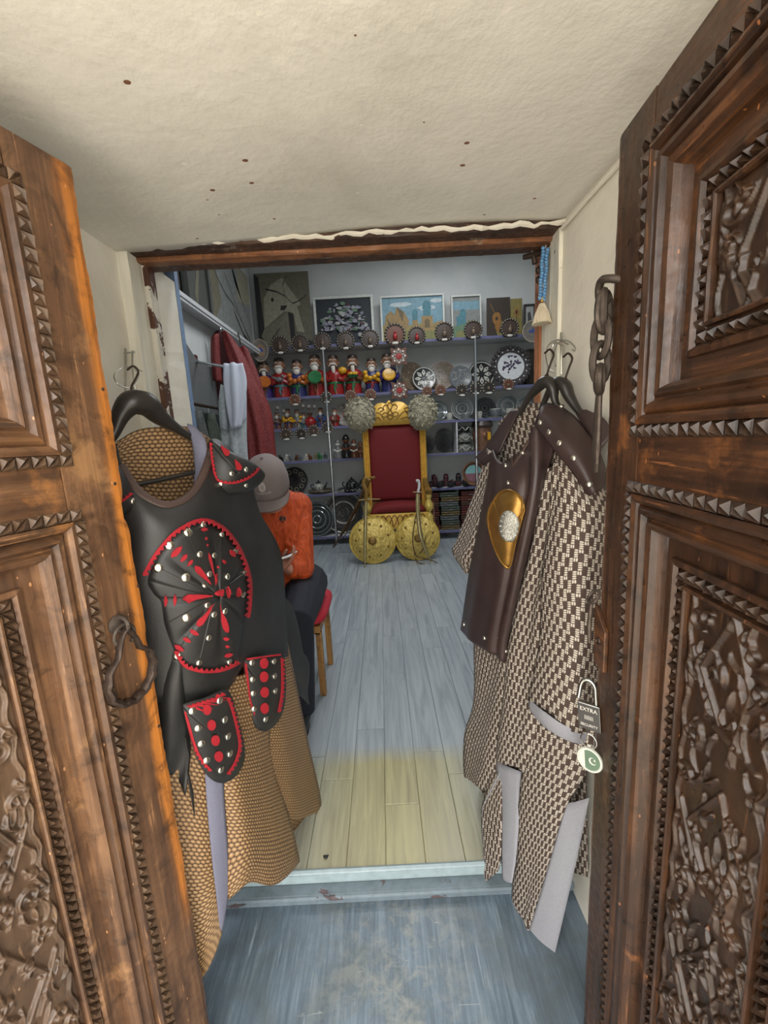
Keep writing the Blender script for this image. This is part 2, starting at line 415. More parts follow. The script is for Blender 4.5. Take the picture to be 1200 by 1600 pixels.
painted_peel('sill_blue', (112, 126, 134), (104, 88, 90), .60)

XL, XR, ZC = -.64, .487, 1.757
FLZ = -.06
# vestibule
mb = MB(); mb.box((XL-.2, -.05, FLZ-.1), (XR+.2, 1.03, FLZ)); structure('floor_vestibule', mb, 'blue_floor', 'scuffed blue painted wooden floor in front of the step', 'floor', smooth=False)
mb = MB(); mb.box((XL-.12, -.05, FLZ), (XL, 1.42, 2.0)); structure('wall_left', mb, 'plaster_wall', 'cream plaster wall behind the left carved door', smooth=False)
mb = MB(); mb.box((XR, -.05, FLZ), (XR+.12, 1.34, 2.0)); structure('wall_right', mb, 'plaster_wall', 'cream plaster wall behind the right carved door', smooth=False)
# ceiling: gently uneven plaster
def ceil_z(x, y): return ZC + .006*math.sin(5*x+1)+.008*math.sin(6*y+2*x) + .05*max(0, .62-y)
P = [[Vector((x, y, ceil_z(x, y))) for x in np.linspace(XL-.05, XR+.05, 30)] for y in np.linspace(-.05, 1.16, 34)]
mb = MB(); mb.grid(P); structure('ceiling', mb, 'plaster_ceiling', 'low cream plaster ceiling flecked with brown chips', thick=.05, off=1)
mb = MB(); mb.box((-8, -9, FLZ-.12), (8, -.05, FLZ-.04)); structure('floor_courtyard', mb, 'paving', 'pale paving of the yard outside the doors', 'floor', smooth=False)

# room shell
YB = 5.27; RXL, RXR, RZ = -1.42, 2.45, 3.4; YW = 1.42
mb = MB(); mb.box((RXL-.1, YB, -.05), (RXR+.1, YB+.1, RZ)); structure('wall_back', mb, 'room_paint', 'pale grey back wall of the shop', smooth=False)
mb = MB(); mb.box((RXL-.1, YW, -.05), (RXL, YB, RZ)); structure('wall_room_left', mb, 'room_paint', 'pale grey left wall of the shop', 'wall', smooth=False)
mb = MB(); mb.box((RXR, 1.34, -.05), (RXR+.1, YB, RZ)); structure('wall_room_right', mb, 'room_paint', 'pale grey right wall of the shop', 'wall', smooth=False)
mb = MB(); mb.box((RXL-.1, 1.14, RZ), (RXR+.1, YB+.1, RZ+.08)); structure('ceiling_room', mb, 'room_ceiling_paint', 'white ceiling of the shop', 'ceiling', smooth=False)
mb = MB(); mb.box((RXL-.1, 1.26, -.1), (XL-.02, YW, RZ)); mb.box((XR+.02, 1.26, -.1), (RXR+.1, 1.36, RZ)); mb.box((RXL-.1, 1.25, 1.82), (RXR+.1, YW, RZ)); mb.box((RXL-.1, 1.15, 1.79), (RXR+.1, 1.25, RZ))
structure('wall_front', mb, 'room_paint', 'thick wall around the inner doorway', smooth=False)
# plank floor
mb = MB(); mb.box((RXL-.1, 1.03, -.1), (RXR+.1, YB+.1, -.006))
fl = structure('floor', mb, 'laminate', 'grey wood plank floor of the shop, tinted yellow at the doorway', smooth=False)
PW = .119; lens = [.62, .9, 1.15]
pm = {}
def plank_mesh(L):
    L = round(L, 2)
    if L not in pm:
        b = .0016; w0 = PW/2-.0008; l0 = L/2-.0008; t = .006
        vs = [(-w0, -l0, 0), (w0, -l0, 0), (w0, l0, 0), (-w0, l0, 0), (-w0, -l0, t-b), (w0, -l0, t-b), (w0, l0, t-b), (-w0, l0, t-b), (-w0+b, -l0+b, t), (w0-b, -l0+b, t), (w0-b, l0-b, t), (-w0+b, l0-b, t)]
        fs = [(8, 9, 10, 11)] + [(i, (i+1) % 4, 4+(i+1) % 4, 4+i) for i in range(4)] + [(4+i, 4+(i+1) % 4, 8+(i+1) % 4, 8+i) for i in range(4)]
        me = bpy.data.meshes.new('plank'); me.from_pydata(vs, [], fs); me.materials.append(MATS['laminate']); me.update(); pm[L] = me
    return pm[L]
x = -.049-PW*.5 - PW*11; ci = 0
while x < RXR:
    y = 1.035; first = True
    lo, hi = x-PW/2, x+PW/2
    if hi > RXL+.01 and lo < RXR-.01:
        if not (XL < x < XR): y = 1.37 if x > 0 else YW+.002
        while y < YB-.02:
            L = [.21, .45, .33, .6][ci % 4] if first else random.choice([.95, 1.1, 1.25])
            L = min(L, YB-.005-y); L = math.floor(L*100)/100
            if L < .03: break
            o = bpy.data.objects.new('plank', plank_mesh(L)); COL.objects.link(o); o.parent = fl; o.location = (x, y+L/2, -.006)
            y += L; first = False
    x += PW; ci += 1
# step
mb = MB(); mb.tube([(XL, 1.03, -.004), (XR, 1.03, -.004)], .009, 8); mb.box((XL, 1.02, -.03), (XR, 1.036, -.002)); structure('trim_1', mb, 'sill_light', 'pale grey-blue nosing strip along the edge of the step', 'trim')
mb = MB(); mb.box((XL, .985, FLZ), (XR, 1.02, -.028)); mb.tube([(XL, .985, -.036), (XR, .985, -.036)], .008, 8); structure('trim_2', mb, 'sill_blue', 'worn blue wooden sill below the step', 'trim', bevel=.003)
# inner door frame: lintel boards and jambs
fr = bpy.data.objects.new('trim_3', None); COL.objects.link(fr); tag(fr, 'old brown door frame with peeling white paint around the inner doorway', 'door frame', kind='structure')
def wob_board(y0, y1, z0, z1, x0, x1, amp, seed):
    rnd = random.Random(seed); N = 46; mb = MB(); P = []
    for i in range(N+1):
        x = x0+(x1-x0)*i/N; j = lambda: rnd.uniform(-amp, amp)
        P.append([Vector((x, y0+j(), z1+j())), Vector((x, y0+j(), z0+.004+j())), Vector((x, y0+.004, z0+j()*.6)), Vector((x, y1, z0+j()*.3)), Vector((x, y1, z1))])
    mb.grid(P); return mb
structure('lintel_board', wob_board(1.145, 1.20, 1.748, 1.79, XL-.02, XR+.02, .002, 1), 'frame_wood', None, parent=fr, smooth=False)
structure('lintel_moulding', wob_board(1.192, 1.225, 1.738, 1.755, XL-.02, XR+.02, .0012, 2), 'frame_wood_orange', None, parent=fr, smooth=False)
structure('lintel_board', wob_board(1.222, 1.262, 1.737, 1.80, XL-.02, XR+.02, .002, 3), 'frame_wood', None, parent=fr, smooth=False)
# ragged plaster edge where the ceiling meets the lintel
rnd = random.Random(5); pts = [(XL+.0+(XR-XL)*i/60, 1.143+rnd.uniform(-.005, .005), ZC-.001+rnd.uniform(-.004, .003)) for i in range(61)]
mb = MB(); mb.tube(pts, [rnd.uniform(.002, .0075) for _ in pts], 6); structure('plaster_edge', mb, 'plaster_wall', None, parent=fr)
def post(name, x0, x1, y0, y1, mat, amp=.0015, seed=0, z0=FLZ, z1=1.76):
    rnd = random.Random(seed); N = 60; mb = MB(); P = []
    for i in range(N+1):
        z = z0+(z1-z0)*i/N; j = lambda: rnd.uniform(-amp, amp)
        P.append([Vector((x0, y0, z)), Vector((x0+j(), y0+.003+j(), z)), Vector((x0+j(), y1-.003+j(), z)), Vector((x0, y1, z)), Vector((x1, y1, z)), Vector((x1, y0, z)), Vector((x0, y0, z))])
    mb.grid(P); return structure(name, mb, mat, None, parent=fr, smooth=False)
post('jamb_board', -.612, -.66, 1.15, 1.215, 'peeling_white', seed=1)
post('jamb_strip', -.598, -.66, 1.215, 1.25, 'peeling_worse', seed=2)
post('jamb_board', -.612, -.66, 1.25, 1.40, 'plaster_wall', seed=3, z0=-.005)
post('jamb_board', .478, .53, 1.15, 1.205, 'peeling_white', seed=4)
post('jamb_strip', .484, .53, 1.205, 1.275, 'peeling_white', seed=5)
post('jamb_strip', .478, .53, 1.275, 1.315, 'jamb_wood', seed=6, z0=-.005)
mb = MB(); mb.box((-.66, 1.40, -.005), (-.610, 1.424, 1.82)); structure('edge_strip', mb, 'blue_trim', None, parent=fr, smooth=False)

# ================================================================== CARVED DOORS
wood('door_wood_left_v', (62, 43, 31), (104, 74, 51), (146, 108, 75), 2, .40, wear=.57, wearcol=(146, 108, 72), edge_wear=(.92, .034, .30, (204, 126, 50)))
wood('door_wood_left_h', (62, 43, 30), (106, 74, 49), (150, 108, 70), 0, .40, wear=.55, wearcol=(158, 106, 58))
wood('door_wood_right_v', (38, 25, 17), (70, 46, 30), (110, 73, 45), 2, .36, wear=.62, wearcol=(140, 88, 48), edge_wear=(.6, .016, -.2, (120, 76, 44)))
wood('door_wood_right_h', (40, 26, 17), (80, 51, 31), (130, 83, 47), 0, .36, wear=.56, wearcol=(142, 88, 46))
wood('door_carve_left', (66, 50, 38), (94, 72, 54), (118, 94, 70), 2, .34, freq=.6)
wood('door_carve_right', (40, 28, 20), (60, 41, 28), (82, 56, 36), 2, .36, freq=.6)
plain('iron', (84, 74, 66), .55, .6, noise=.3, nscale=60, bump=.4)
plain('iron_dark', (66, 54, 46), .5, .6, noise=.35, nscale=80, bump=.5)
plain('steel', (150, 150, 146), .32, 1.0, noise=.15)

def relief(W, H, seed, res=.0014):
    """hand-carved strapwork, scrolls and leaves as a height field in metres"""
    rnd = random.Random(seed); nx, ny = int(W/res)+1, int(H/res)+1
    xs = np.linspace(0, W, nx); ys = np.linspace(0, H, ny); X_, Y_ = np.meshgrid(xs, ys); Z = np.zeros_like(X_)
    def stroke(pts, w0, w1=None, h=.0055):
        w1 = w0 if w1 is None else w1
        for i in range(len(pts)-1):
            a = np.array(pts[i]); b = np.array(pts[i+1]); ww = w0+(w1-w0)*i/max(1, len(pts)-2); 
            x0, x1 = min(a[0], b[0])-ww, max(a[0], b[0])+ww; y0, y1 = min(a[1], b[1])-ww, max(a[1], b[1])+ww
            i0, i1 = np.searchsorted(xs, [x0, x1]); j0, j1 = np.searchsorted(ys, [y0, y1])
            if i1 <= i0 or j1 <= j0: continue
            sx = X_[j0:j1, i0:i1]-a[0]; sy = Y_[j0:j1, i0:i1]-a[1]; d = b-a; L = max(d@d, 1e-12); t = np.clip((sx*d[0]+sy*d[1])/L, 0, 1)
            dist = np.hypot(sx-t*d[0], sy-t*d[1]); q = np.clip(1-(dist/ww)**2, 0, 1)
            Z[j0:j1, i0:i1] = np.maximum(Z[j0:j1, i0:i1], h*q**1.25)
    def scroll(cx, cy, r, a0, turns, w):
        n = 16; pts = [(cx+r*(1-k/n*.8)*math.cos(a0+turns*2*math.pi*k/n), cy+r*(1-k/n*.8)*math.sin(a0+turns*2*math.pi*k/n)) for k in range(n+1)]
        stroke(pts, w, w*1.3)
    def leaf(cx, cy, L, a, w):
        n = 18; c = rnd.uniform(-.8, .8)
        for k in range(n):
            t0, t1 = k/n, (k+1)/n; f = lambda t: (cx+L*(t-.5)*math.cos(a+c*t), cy+L*(t-.5)*math.sin(a+c*t))
            stroke([f(t0), f(t1)], max(.0016, w*math.sin(math.pi*(t0+t1)/2)), h=.006)
    # strapwork lozenges down the middle
    m_ = W/2; k = .0; step = W*1.55
    while k < H-.02:
        y = k+rnd.uniform(-.004, .004)
        top = (m_+rnd.uniform(-.01, .01), y); lft = (W*.22, y+step*.38); rgt = (W*.74, y+step*.33); bot = (m_+.012, y+step*.8)
        stroke([top, lft], .0032); stroke([top, rgt], .0032); stroke([lft, (m_-.004, y+step*.62)], .0032); stroke([rgt, bot], .0032)
        stroke([(W*.4, y+step*.66), (W*.86, y+step*.70)], .003)
        stroke([(W*.1, y+step*.30), (W*.34, y+step*.62)], .003)
        for q in range(3): leaf(m_+rnd.uniform(-.018, .018), y+step*(.25+.1*q), .026, rnd.uniform(.8, 2.3), .004)
        scroll(W*.82, y+step*.3, W*.13, rnd.uniform(0, 6), 1.2, .0028); scroll(W*.14, y+step*.12, W*.11, rnd.uniform(0, 6), 1.1, .0028); scroll(W*.2, y+step*.78, W*.13, rnd.uniform(0, 6), -1.2, .0028)
        k += step
    for _ in range(int(W*H/.00078)):
        leaf(rnd.uniform(.006, W-.006), rnd.uniform(.006, H-.006), rnd.uniform(.018, .040), rnd.uniform(.9, 2.2), rnd.uniform(.0022, .0034))
    for _ in range(int(W*H/.0022)):
        scroll(rnd.uniform(.012, W-.012), rnd.uniform(.012, H-.012), rnd.uniform(.007, .013), rnd.uniform(0, 6), rnd.choice((-1, 1))*rnd.uniform(.7, 1.2), .0024)
    # outer stem
    n = int(H/.012); stroke([(W*.93+.006*math.sin(i*1.1), H*i/n) for i in range(n+1)], .0028); stroke([(W*.05+.003*math.sin(i*1.3), H*i/n) for i in range(n+1)], .0022)
    for _ in range(2):
        Zp = np.pad(Z, 1, mode='edge'); Z = (Zp[:-2, 1:-1]+Zp[2:, 1:-1]+Zp[1:-1, :-2]+Zp[1:-1, 2:]+4*Z)/8
    return xs, ys, Z

class Door:
    def __init__(s, name, o, d, sgn, label, side, seed):
        s.s = sgn; s.side = side
        s.e = bpy.data.objects.new(name, None); COL.objects.link(s.e); s.e.location = (o[0], o[1], 0); s.e.rotation_euler = (0, 0, math.atan2(d[1], d[0]))
        tag(s.e, label, 'door', kind='structure'); s.V = 'door_wood_%s_v' % side; s.H = 'door_wood_%s_h' % side; s.C = 'door_carve_'+side
        s.W = .55; s.seed = seed; s.make()
    def p(s, u, v, h): return Vector((u, s.s*h, v))
    def b(s, name, mb, mat, parent=None, **kw): return mb.build(name, mat, parent or s.e, **kw)
    def slab(s, u0, u1, v0, v1, h0, h1):
        mb = MB(); lo = (u0, min(s.s*h0, s.s*h1), v0); hi = (u1, max(s.s*h0, s.s*h1), v1); mb.box(lo, hi); return mb
    def side_profile(s, a, b, ia, ib, prof):
        """sweep profile (inset, height) between corners a,b of a frame; ia/ib inward directions at the ends"""
        mb = MB(); N = 18; P = []
        for i in range(N+1):
            t = i/N; row = []
            for (ins, h) in prof:
                A = (a[0]+ia[0]*ins, a[1]+ia[1]*ins); B = (b[0]+ib[0]*ins, b[1]+ib[1]*ins)
                row.append(s.p(A[0]+(B[0]-A[0])*t, A[1]+(B[1]-A[1])*t, h+.0004*math.sin(9*t+ins*300+a[0]*40)))
            P.append(row)
        mb.grid(P); return mb
    def chips(s, a, b, w, h, pitch=.0185, sink=.007):
        """chip-carved band: little three-sided pyramids, alternating up and down"""
        A = Vector(a); B = Vector(b); L = (B-A).length; n = max(2, round(L/pitch)); t = (B-A)/n; nn = Vector((-t.y, t.x)).normalized()*w
        mb = MB(); rnd = random.Random(int(a[0]*999+a[1]*777)+s.seed)
        for i in range(n):
            p0 = A+t*i; p1 = A+t*(i+1); g = t*.04
            for tri, ap in (((p0+g, p1-g, p0+g+nn*.94), .30), ((p1-g+nn*.06, p1-g+nn, p0+g+nn), .30)):
                c = (tri[0]+tri[1]+tri[2])/3; c = c+ (tri[1]-c)*rnd.uniform(-.1, .45)
                q = [s.p(v.x, v.y, h) for v in tri]; q2 = [s.p(v.x, v.y, h-.004) for v in tri]; top = s.p(c.x, c.y, h+sink*rnd.uniform(.8, 1.1))
                mb.add(q+[top]+q2, [(0, 1, 3), (1, 2, 3), (2, 0, 3), (4, 5, 1, 0), (5, 6, 2, 1), (6, 4, 0, 2)])
        return mb
    def make(s):
        W = s.W; TOP, BOT = 1.667, -.04; T = .045; sw = .098
        panels = [(1.251, 1.602), (.035, 1.152)]            # outer moulding rectangles (v0, v1)
        s.b('stile', s.worn_stile(0, sw, BOT, TOP, T), s.V, smooth=False)
        s.b('stile', s.slab(W-sw, W, BOT, TOP, -T, 0), s.V, bevel=.004)
        for v0, v1 in ((1.602, TOP), (1.152, 1.251), (BOT, .035)):
            s.b('rail', s.slab(sw, W-sw, v0, v1, -T, -.0008), s.H, bevel=.002)
        for k, (v0, v1) in enumerate(panels):
            u0, u1 = sw-.002, W-sw+.002
            rect = [(u0, v0), (u1, v0), (u1, v1), (u0, v1)]; inn = [(1, 1), (-1, 1), (-1, -1), (1, -1)]
            prof = [(0, -.006), (0, .004), (.006, .006), (.012, .002), (.014, -.003), (.020, .003), (.026, .003), (.031, -.004), (.034, -.004), (.038, .001), (.045, -.002), (.050, -.010), (.054, -.024)]
            for i in range(4):
                j = (i+1) % 4; s.b('moulding', s.side_profile(rect[i], rect[j], inn[i], inn[j], prof), s.V if i % 2 else s.H, angle=16)
            # chip-carved band outside the moulding
            e = .0005; cw = .017
            for (a, b) in (((u0-cw, v1+e), (u1+cw, v1+e)), ((u0-cw, v0-e-cw), (u1+cw, v0-e-cw))):
                s.b('carved_band', s.chips(a, b, cw, .0015), s.C, smooth=False)
            for (a, b) in (((u0-e, v0), (u0-e, v1)), ((u1+e+cw, v0), (u1+e+cw, v1))):
                s.b('carved_band', s.chips(a, b, cw, .0015), s.C, smooth=False)
            # sunken panel
            q0, q1, r0, r1 = u0+.052, u1-.052, v0+.052, v1-.052
            pn = s.b('panel', s.slab(q0-.004, q1+.004, r0-.004, r1+.004, -T+.005, -.022), s.H if k == 0 else s.V, smooth=False)
            a0, a1, c0, c1 = q0+.032, q1-.032, r0+.036, r1-.036
            bp = [(-.012, -.022), (-.011, -.015), (-.004, -.013), (0, -.018)]
            rect2 = [(a0, c0), (a1, c0), (a1, c1), (a0, c1)]
            for i in range(4):
                j = (i+1) % 4; s.b('bead', s.side_profile(rect2[i], rect2[j], inn[i], inn[j], bp), s.V, parent=pn)
            fw = .015
            for (a, b) in (((a0, c1-fw), (a1, c1-fw)), ((a0, c0), (a1, c0)), ((a0+fw, c0+fw), (a0+fw, c1-fw)), ((a1, c0+fw), (a1, c1-fw))):
                s.b('carved_band', s.chips(a, b, fw, -.020, .0165, .009), s.C, parent=pn, smooth=False)
            l0, l1, m0, m1 = a0+fw+.003, a1-fw-.003, c0+fw+.003, c1-fw-.003
            bp = [(0, -.021), (0, -.013), (.003, -.012), (.0055, -.014), (.006, -.020)]
            rect3 = [(l0, m0), (l1, m0), (l1, m1), (l0, m1)]
            for i in range(4):
                j = (i+1) % 4; s.b('bead', s.side_profile(rect3[i], rect3[j], inn[i], inn[j], bp), s.V, parent=pn)
            rw, rh = l1-l0-.012, m1-m0-.012; xs, ys, Z = relief(rw, rh, s.seed+k)
            nx, ny = len(xs), len(ys); mb = MB()
            P = [[s.p(l0+.006+xs[i], m1-.006-ys[j], -.0215+Z[j, i]*1.3) for i in range(nx)] for j in range(ny)]
            mb.grid(P); s.b('carved_relief', mb, s.C, parent=pn, angle=180)
    def worn_stile(s, u0, u1, v0, v1, T):
        """the free edge is chewed and rounded by hands and locks"""
        rnd = random.Random(s.seed); mb = MB(); P = []; N = 150
        for i in range(N+1):
            v = v0+(v1-v0)*i/N; w = .0012*math.sin(v*37)+.001*rnd.uniform(-1, 1)
            dent = .012*math.exp(-((v-1.155)/.02)**2) if s.side == 'left' else .004*math.exp(-((v-1.14)/.015)**2)
            w += dent
            P.append([s.p(u1, v, -.0005), s.p(u0+.012, v, 0), s.p(u0+.004+w, v, -.002), s.p(u0+w, v, -.007), s.p(u0+w*.5, v, -T+.004), s.p(u0+.003, v, -T), s.p(u1, v, -T), s.p(u1, v, -.0005)])
        mb.grid(P); n = len(P[0]); mb.f.append(tuple(range(n-1))); mb.mi.append(0); mb.f.append(tuple(N*n+i for i in range(n-1))); mb.mi.append(0)
        return mb
    def world(s, u, v, h): return s.e.matrix_basis @ s.p(u, v, h)
dR = Door('door_2', (.375, .7), (-.0676, -.9977), -1, 'dark carved wooden door leaf on the right, with hanging chain', 'right', 11)
dL = Door('door_1', (-.432, .7), (-.315, -.949), 1, 'worn orange-brown carved wooden door leaf on the left, with ring pull', 'left', 23)
# ring pull on the left leaf
def arc(c, r, a0, a1, n, ex, ey): c = Vector(c); return [c+Vector(ex)*(r*math.cos(a0+(a1-a0)*k/n))+Vector(ey)*(r*math.sin(a0+(a1-a0)*k/n)) for k in range(n+1)]
mb = MB(); EX, EZ = (1, 0, 0), (0, 0, 1)
mb.lathe([(0, 0), (.016, 0), (.016, .003), (.008, .006), (0, .006)], (0, 0, 0), 14, Matrix.Translation(dL.p(.056, .972, 0)) @ Matrix.Rotation(-R(90), 4, 'X'))
mb.tube(arc(dL.p(.056, .972, .012), .013, 0, 2*math.pi, 14, (0, 1, 0), EZ), .0032, 8)
pull = dL.b('pull_staple', mb, 'iron')
mb = MB(); pts = []
for k in range(40):
    a = 2*math.pi*k/40; rr = .042*(1+.035*math.cos(12*a)) ; cx = .058+rr*math.sin(a)*1.0; cz = .885+rr*math.cos(a)*1.12
    if math.cos(a) > .80: cz += (math.cos(a)-.80)*.16; cx = .058+(cx-.058)*.8
    pts.append(dL.p(cx, cz, .017+.004*math.cos(a)))
mb.tube(pts, [.0085-.0035*max(0, math.cos(2*math.pi*k/40)) + (.0012 if k % 3 == 0 else 0) for k in range(40)], 8, closed=True, flat=.7); dL.b('pull_ring', mb, 'iron_dark')
mb = MB(); mb.tube(arc(dL.p(.058, .955, .016), .018, R(-60), R(240), 14, EX, EZ), .003, 8); dL.b('pull_link', mb, 'iron')
for u, v in ((.012, 1.35), (.018, 1.20), (.006, 1.02), (.01, .75)):
    mb = MB(); mb.lathe([(0, 0), (.003, 0), (.002, .001), (0, .0012)], (0, 0, 0), 8, Matrix.Translation(dL.p(u, v, 0)) @ Matrix.Rotation(-R(90), 4, 'X')); dL.b('nail_head', mb, 'iron_dark')
# lock plate of wood on the right leaf
mb = MB(); q = [dR.p(u, v, .0) for u, v in ((.001, .94), (.042, .905), (.042, .83), (.003, .83))]; mb.prism(q, dR.p(0, 0, .008))
lp = dR.b('lock_plate', mb, 'door_wood_right_h', smooth=False, bevel=.002)
mb = MB(); mb.tube(arc(dR.p(.022, .88, .0085), .006, 0, 2*math.pi, 10, EX, EZ), .0022, 6, flat=.6); dR.b('keyhole', mb, 'iron_dark', parent=lp)
mb = MB(); mb.tube(arc(dR.p(.004, .955, .012), .013, 0, 2*math.pi, 16, EX, (0, .6, .8)), .0028, 8); dR.b('staple_ring', mb, 'iron')
mb = MB(); mb.tube([dR.p(-.002, .95, .012), dR.p(-.004, .90, .014), dR.p(-.001, .865, .014)], [.003, .0045, .003], 8); dR.b('staple_shank', mb, 'iron')
# chain on the right leaf
ch = Thing('door_chain', dR.world(0, 1.47, .01), 'rusty iron chain of heavy links hanging on the right carved door edge', 'chain')
wp = dR.world
mb = MB(); mb.tube(spline([wp(.022, 1.468, -.004), wp(.012, 1.474, .010), wp(-.002, 1.476, .015), wp(-.013, 1.466, .014), wp(-.012, 1.450, .012), wp(-.001, 1.443, .010), wp(.009, 1.450, .008)], 5), .0062, 10); ch.part('eye_bolt', mb, 'iron')
def link(u, v, h, L, wd, tilt, r=.0058):
    pts = []
    for k in range(20):
        a = 2*math.pi*k/20; du = wd*1.25*math.sin(a); dv = L*1.08*math.cos(a); pts.append(wp(u+du*math.cos(tilt), v+dv, h+du*math.sin(tilt)))
    mb = MB(); mb.tube(pts, r, 8, closed=True); ch.part('link', mb, 'iron')
link(.002, 1.432, .012, .026, .0125, .4); link(.004, 1.428, .012, .027, .0125, 1.0)
link(-.001, 1.393, .013, .029, .013, -.3); link(.0, 1.352, .013, .028, .012, 1.25); link(-.002, 1.327, .013, .019, .018, .25, .006); link(.003, 1.326, .014, .019, .018, .5, .006)
mb = MB(); mb.tube([wp(-.002, 1.325, .013), wp(-.005, 1.27, .012), wp(-.008, 1.215, .011), wp(-.010, 1.175, .010)], [.006, .010, .012, .008], 8, flat=.5, nrm=dR.world(0, 0, 1)-dR.world(0, 0, 0)); mb.tube([wp(.004, 1.325, .014), wp(.002, 1.27, .013), wp(-.001, 1.225, .012), wp(-.004, 1.19, .011)], .0042, 8); ch.part('hasp', mb, 'iron')
# padlock and key fob
plain('lock_black', (44, 42, 40), .4, .2); plain('white_print', (205, 200, 190), .5)
pk = Thing('padlock', wp(0, .80, .02), 'open steel padlock with a black plate hanging on the right door staple', 'padlock')
B0 = dR.e.matrix_basis
def dv(u, v, h): return B0.to_3x3() @ dR.p(u, v, h)
c0 = wp(.012, .728, .014); ux = Vector((.75, -.66, 0)); ux = (dv(1, 0, 0)*.55 + dv(0, 0, 1)*-.83).normalized(); uz = Vector((0, 0, 1)); tilt = Matrix.Rotation(R(12), 3, dv(0, 0, 1)); ux = -ux; uz = tilt @ uz; un = ux.cross(uz).normalized()
if un.dot(CAM-c0) < 0: un = -un
def lk(a, b, c): return c0+ux*a+uz*b+un*c
def obox(mb, a0, a1, b0, b1, c0_, c1, mi=None):
    mb.add([lk(a0, b0, c0_), lk(a1, b0, c0_), lk(a1, b1, c0_), lk(a0, b1, c0_), lk(a0, b0, c1), lk(a1, b0, c1), lk(a1, b1, c1), lk(a0, b1, c1)], [(0, 3, 2, 1), (4, 5, 6, 7), (0, 1, 5, 4), (1, 2, 6, 5), (2, 3, 7, 6), (3, 0, 4, 7)], mi)
mb = MB(); obox(mb, -.019, .019, -.025, .022, -.008, .008); bd = pk.part('body', mb, 'steel', bevel=.002, smooth=False)
mb = MB(); obox(mb, -.0175, .0175, -.0235, .0205, .008, .0092); pk.part('face_plate', mb, 'lock_black', parent=bd, smooth=False)
mb = MB(); pts = [lk(-.012, .010, 0), lk(-.012, .05, 0)] + [lk(.012*-math.cos(a), .05+.014*math.sin(a), 0) for a in np.linspace(.2, math.pi-.2, 8)] + [lk(.013, .05, 0), lk(.017, .028, .004)]
mb.tube(pts, .0038, 10); pk.part('shackle', mb, 'steel')
def text_mesh(txt, size, origin, ex, ey, name, mat, thing, parent=None, depth=.0004, align='CENTER'):
    cu = bpy.data.curves.new('lettering', 'FONT'); cu.body = txt; cu.size = size; cu.align_x = align; cu.extrude = depth
    to = bpy.data.objects.new('lettering', cu); COL.objects.link(to)
    dg = bpy.context.evaluated_depsgraph_get(); me = bpy.data.meshes.new_from_object(to.evaluated_get(dg)); bpy.data.objects.remove(to)
    ez = ex.cross(ey); M = Matrix((ex, ey, ez)).transposed().to_4x4(); M.translation = origin-thing.loc; me.transform(M)
    me.materials.clear(); me.materials.append(MATS[mat]); o = bpy.data.objects.new(name, me); COL.objects.link(o); o.parent = parent or thing.o; return o
eu = ux if (ux.dot(RT) > 0) else -ux
text_mesh('EXTRA', .0095, lk(0, .009, .0096), eu, uz, 'lettering', 'white_print', pk, bd)
text_mesh('|||||||', .0085, lk(0, -.004, .0096), eu, uz, 'lettering', 'white_print', pk, bd)
text_mesh('SECURITY', .0065, lk(0, -.018, .0096), eu, uz, 'lettering', 'white_print', pk, bd)
kf = Thing('key_fob', lk(.002, -.09, 0), 'round white and green flag key fob on a wire ring below the padlock', 'key fob')
plain('fob_white', (188, 190, 178), .4); plain('fob_green', (70, 96, 74), .35)
mb = MB(); mb.tube([lk(.005, -.024, 0), lk(.006, -.036, 0)], .0025, 6); kf.part('key', mb, 'steel')
mb = MB(); mb.tube([lk(.004+.0135*math.cos(a), -.048+.013*math.sin(a), .001) for a in np.linspace(0, 2*math.pi, 24)[:-1]], .0011, 6, closed=True); kf.part('wire_ring', mb, 'steel')
fc = lk(.004, -.083, 0); Mf = Matrix((eu, uz, eu.cross(uz))).transposed().to_4x4(); Mf.translation = fc
if eu.cross(uz).dot(CAM-fc) < 0: Mf = Matrix((-eu, uz, (-eu).cross(uz))).transposed().to_4x4(); Mf.translation = fc
mb = MB(); mb.lathe([(0, -.002), (.021, -.002), (.0225, 0), (.021, .003), (.0185, .0032), (.018, .002), (0, .002)], (0, 0, 0), 32, Mf); fd = kf.part('disc', mb, 'fob_white')
mb = MB(); mb.add([Mf @ Vector((.0175*math.cos(a), .0175*math.sin(a), .0025)) for a in np.linspace(-2.05, 2.05, 24)], [tuple(range(24))]); kf.part('flag_field', mb, 'fob_green', parent=fd, smooth=False)
cr = [(.005+.0065*math.cos(a), .0065*math.sin(a)) for a in np.linspace(.75, 2*math.pi-.2, 20)]; cr2 = [(.0068+.0052*math.cos(a), .0008+.0052*math.sin(a)) for a in np.linspace(2*math.pi-.25, .8, 20)]
mb = MB(); n = 20; vs = [Mf @ Vector((x, y, .0029)) for x, y in cr]+[Mf @ Vector((x, y, .0029)) for x, y in reversed(cr2)]; mb.add(vs, [(i, i+1, n+i+1, n+i) for i in range(n-1)])
st = [(.0085+(.0028 if k % 2 == 0 else .0011)*math.cos(R(36*k+60)), .0022+(.0028 if k % 2 == 0 else .0011)*math.sin(R(36*k+60))) for k in range(10)]; mb.add([Mf @ Vector((x, y, .0029)) for x, y in st], [tuple(range(10))]); kf.part('crescent_and_star', mb, 'fob_white', parent=fd, smooth=False)
mb = MB(); mb.box((-.003, -.001, .02), (.003, .001, .028)); mb.v = [Mf @ Vector((v.x, v.z, v.y)) for v in mb.v]; kf.part('clip', mb, 'steel', parent=fd)

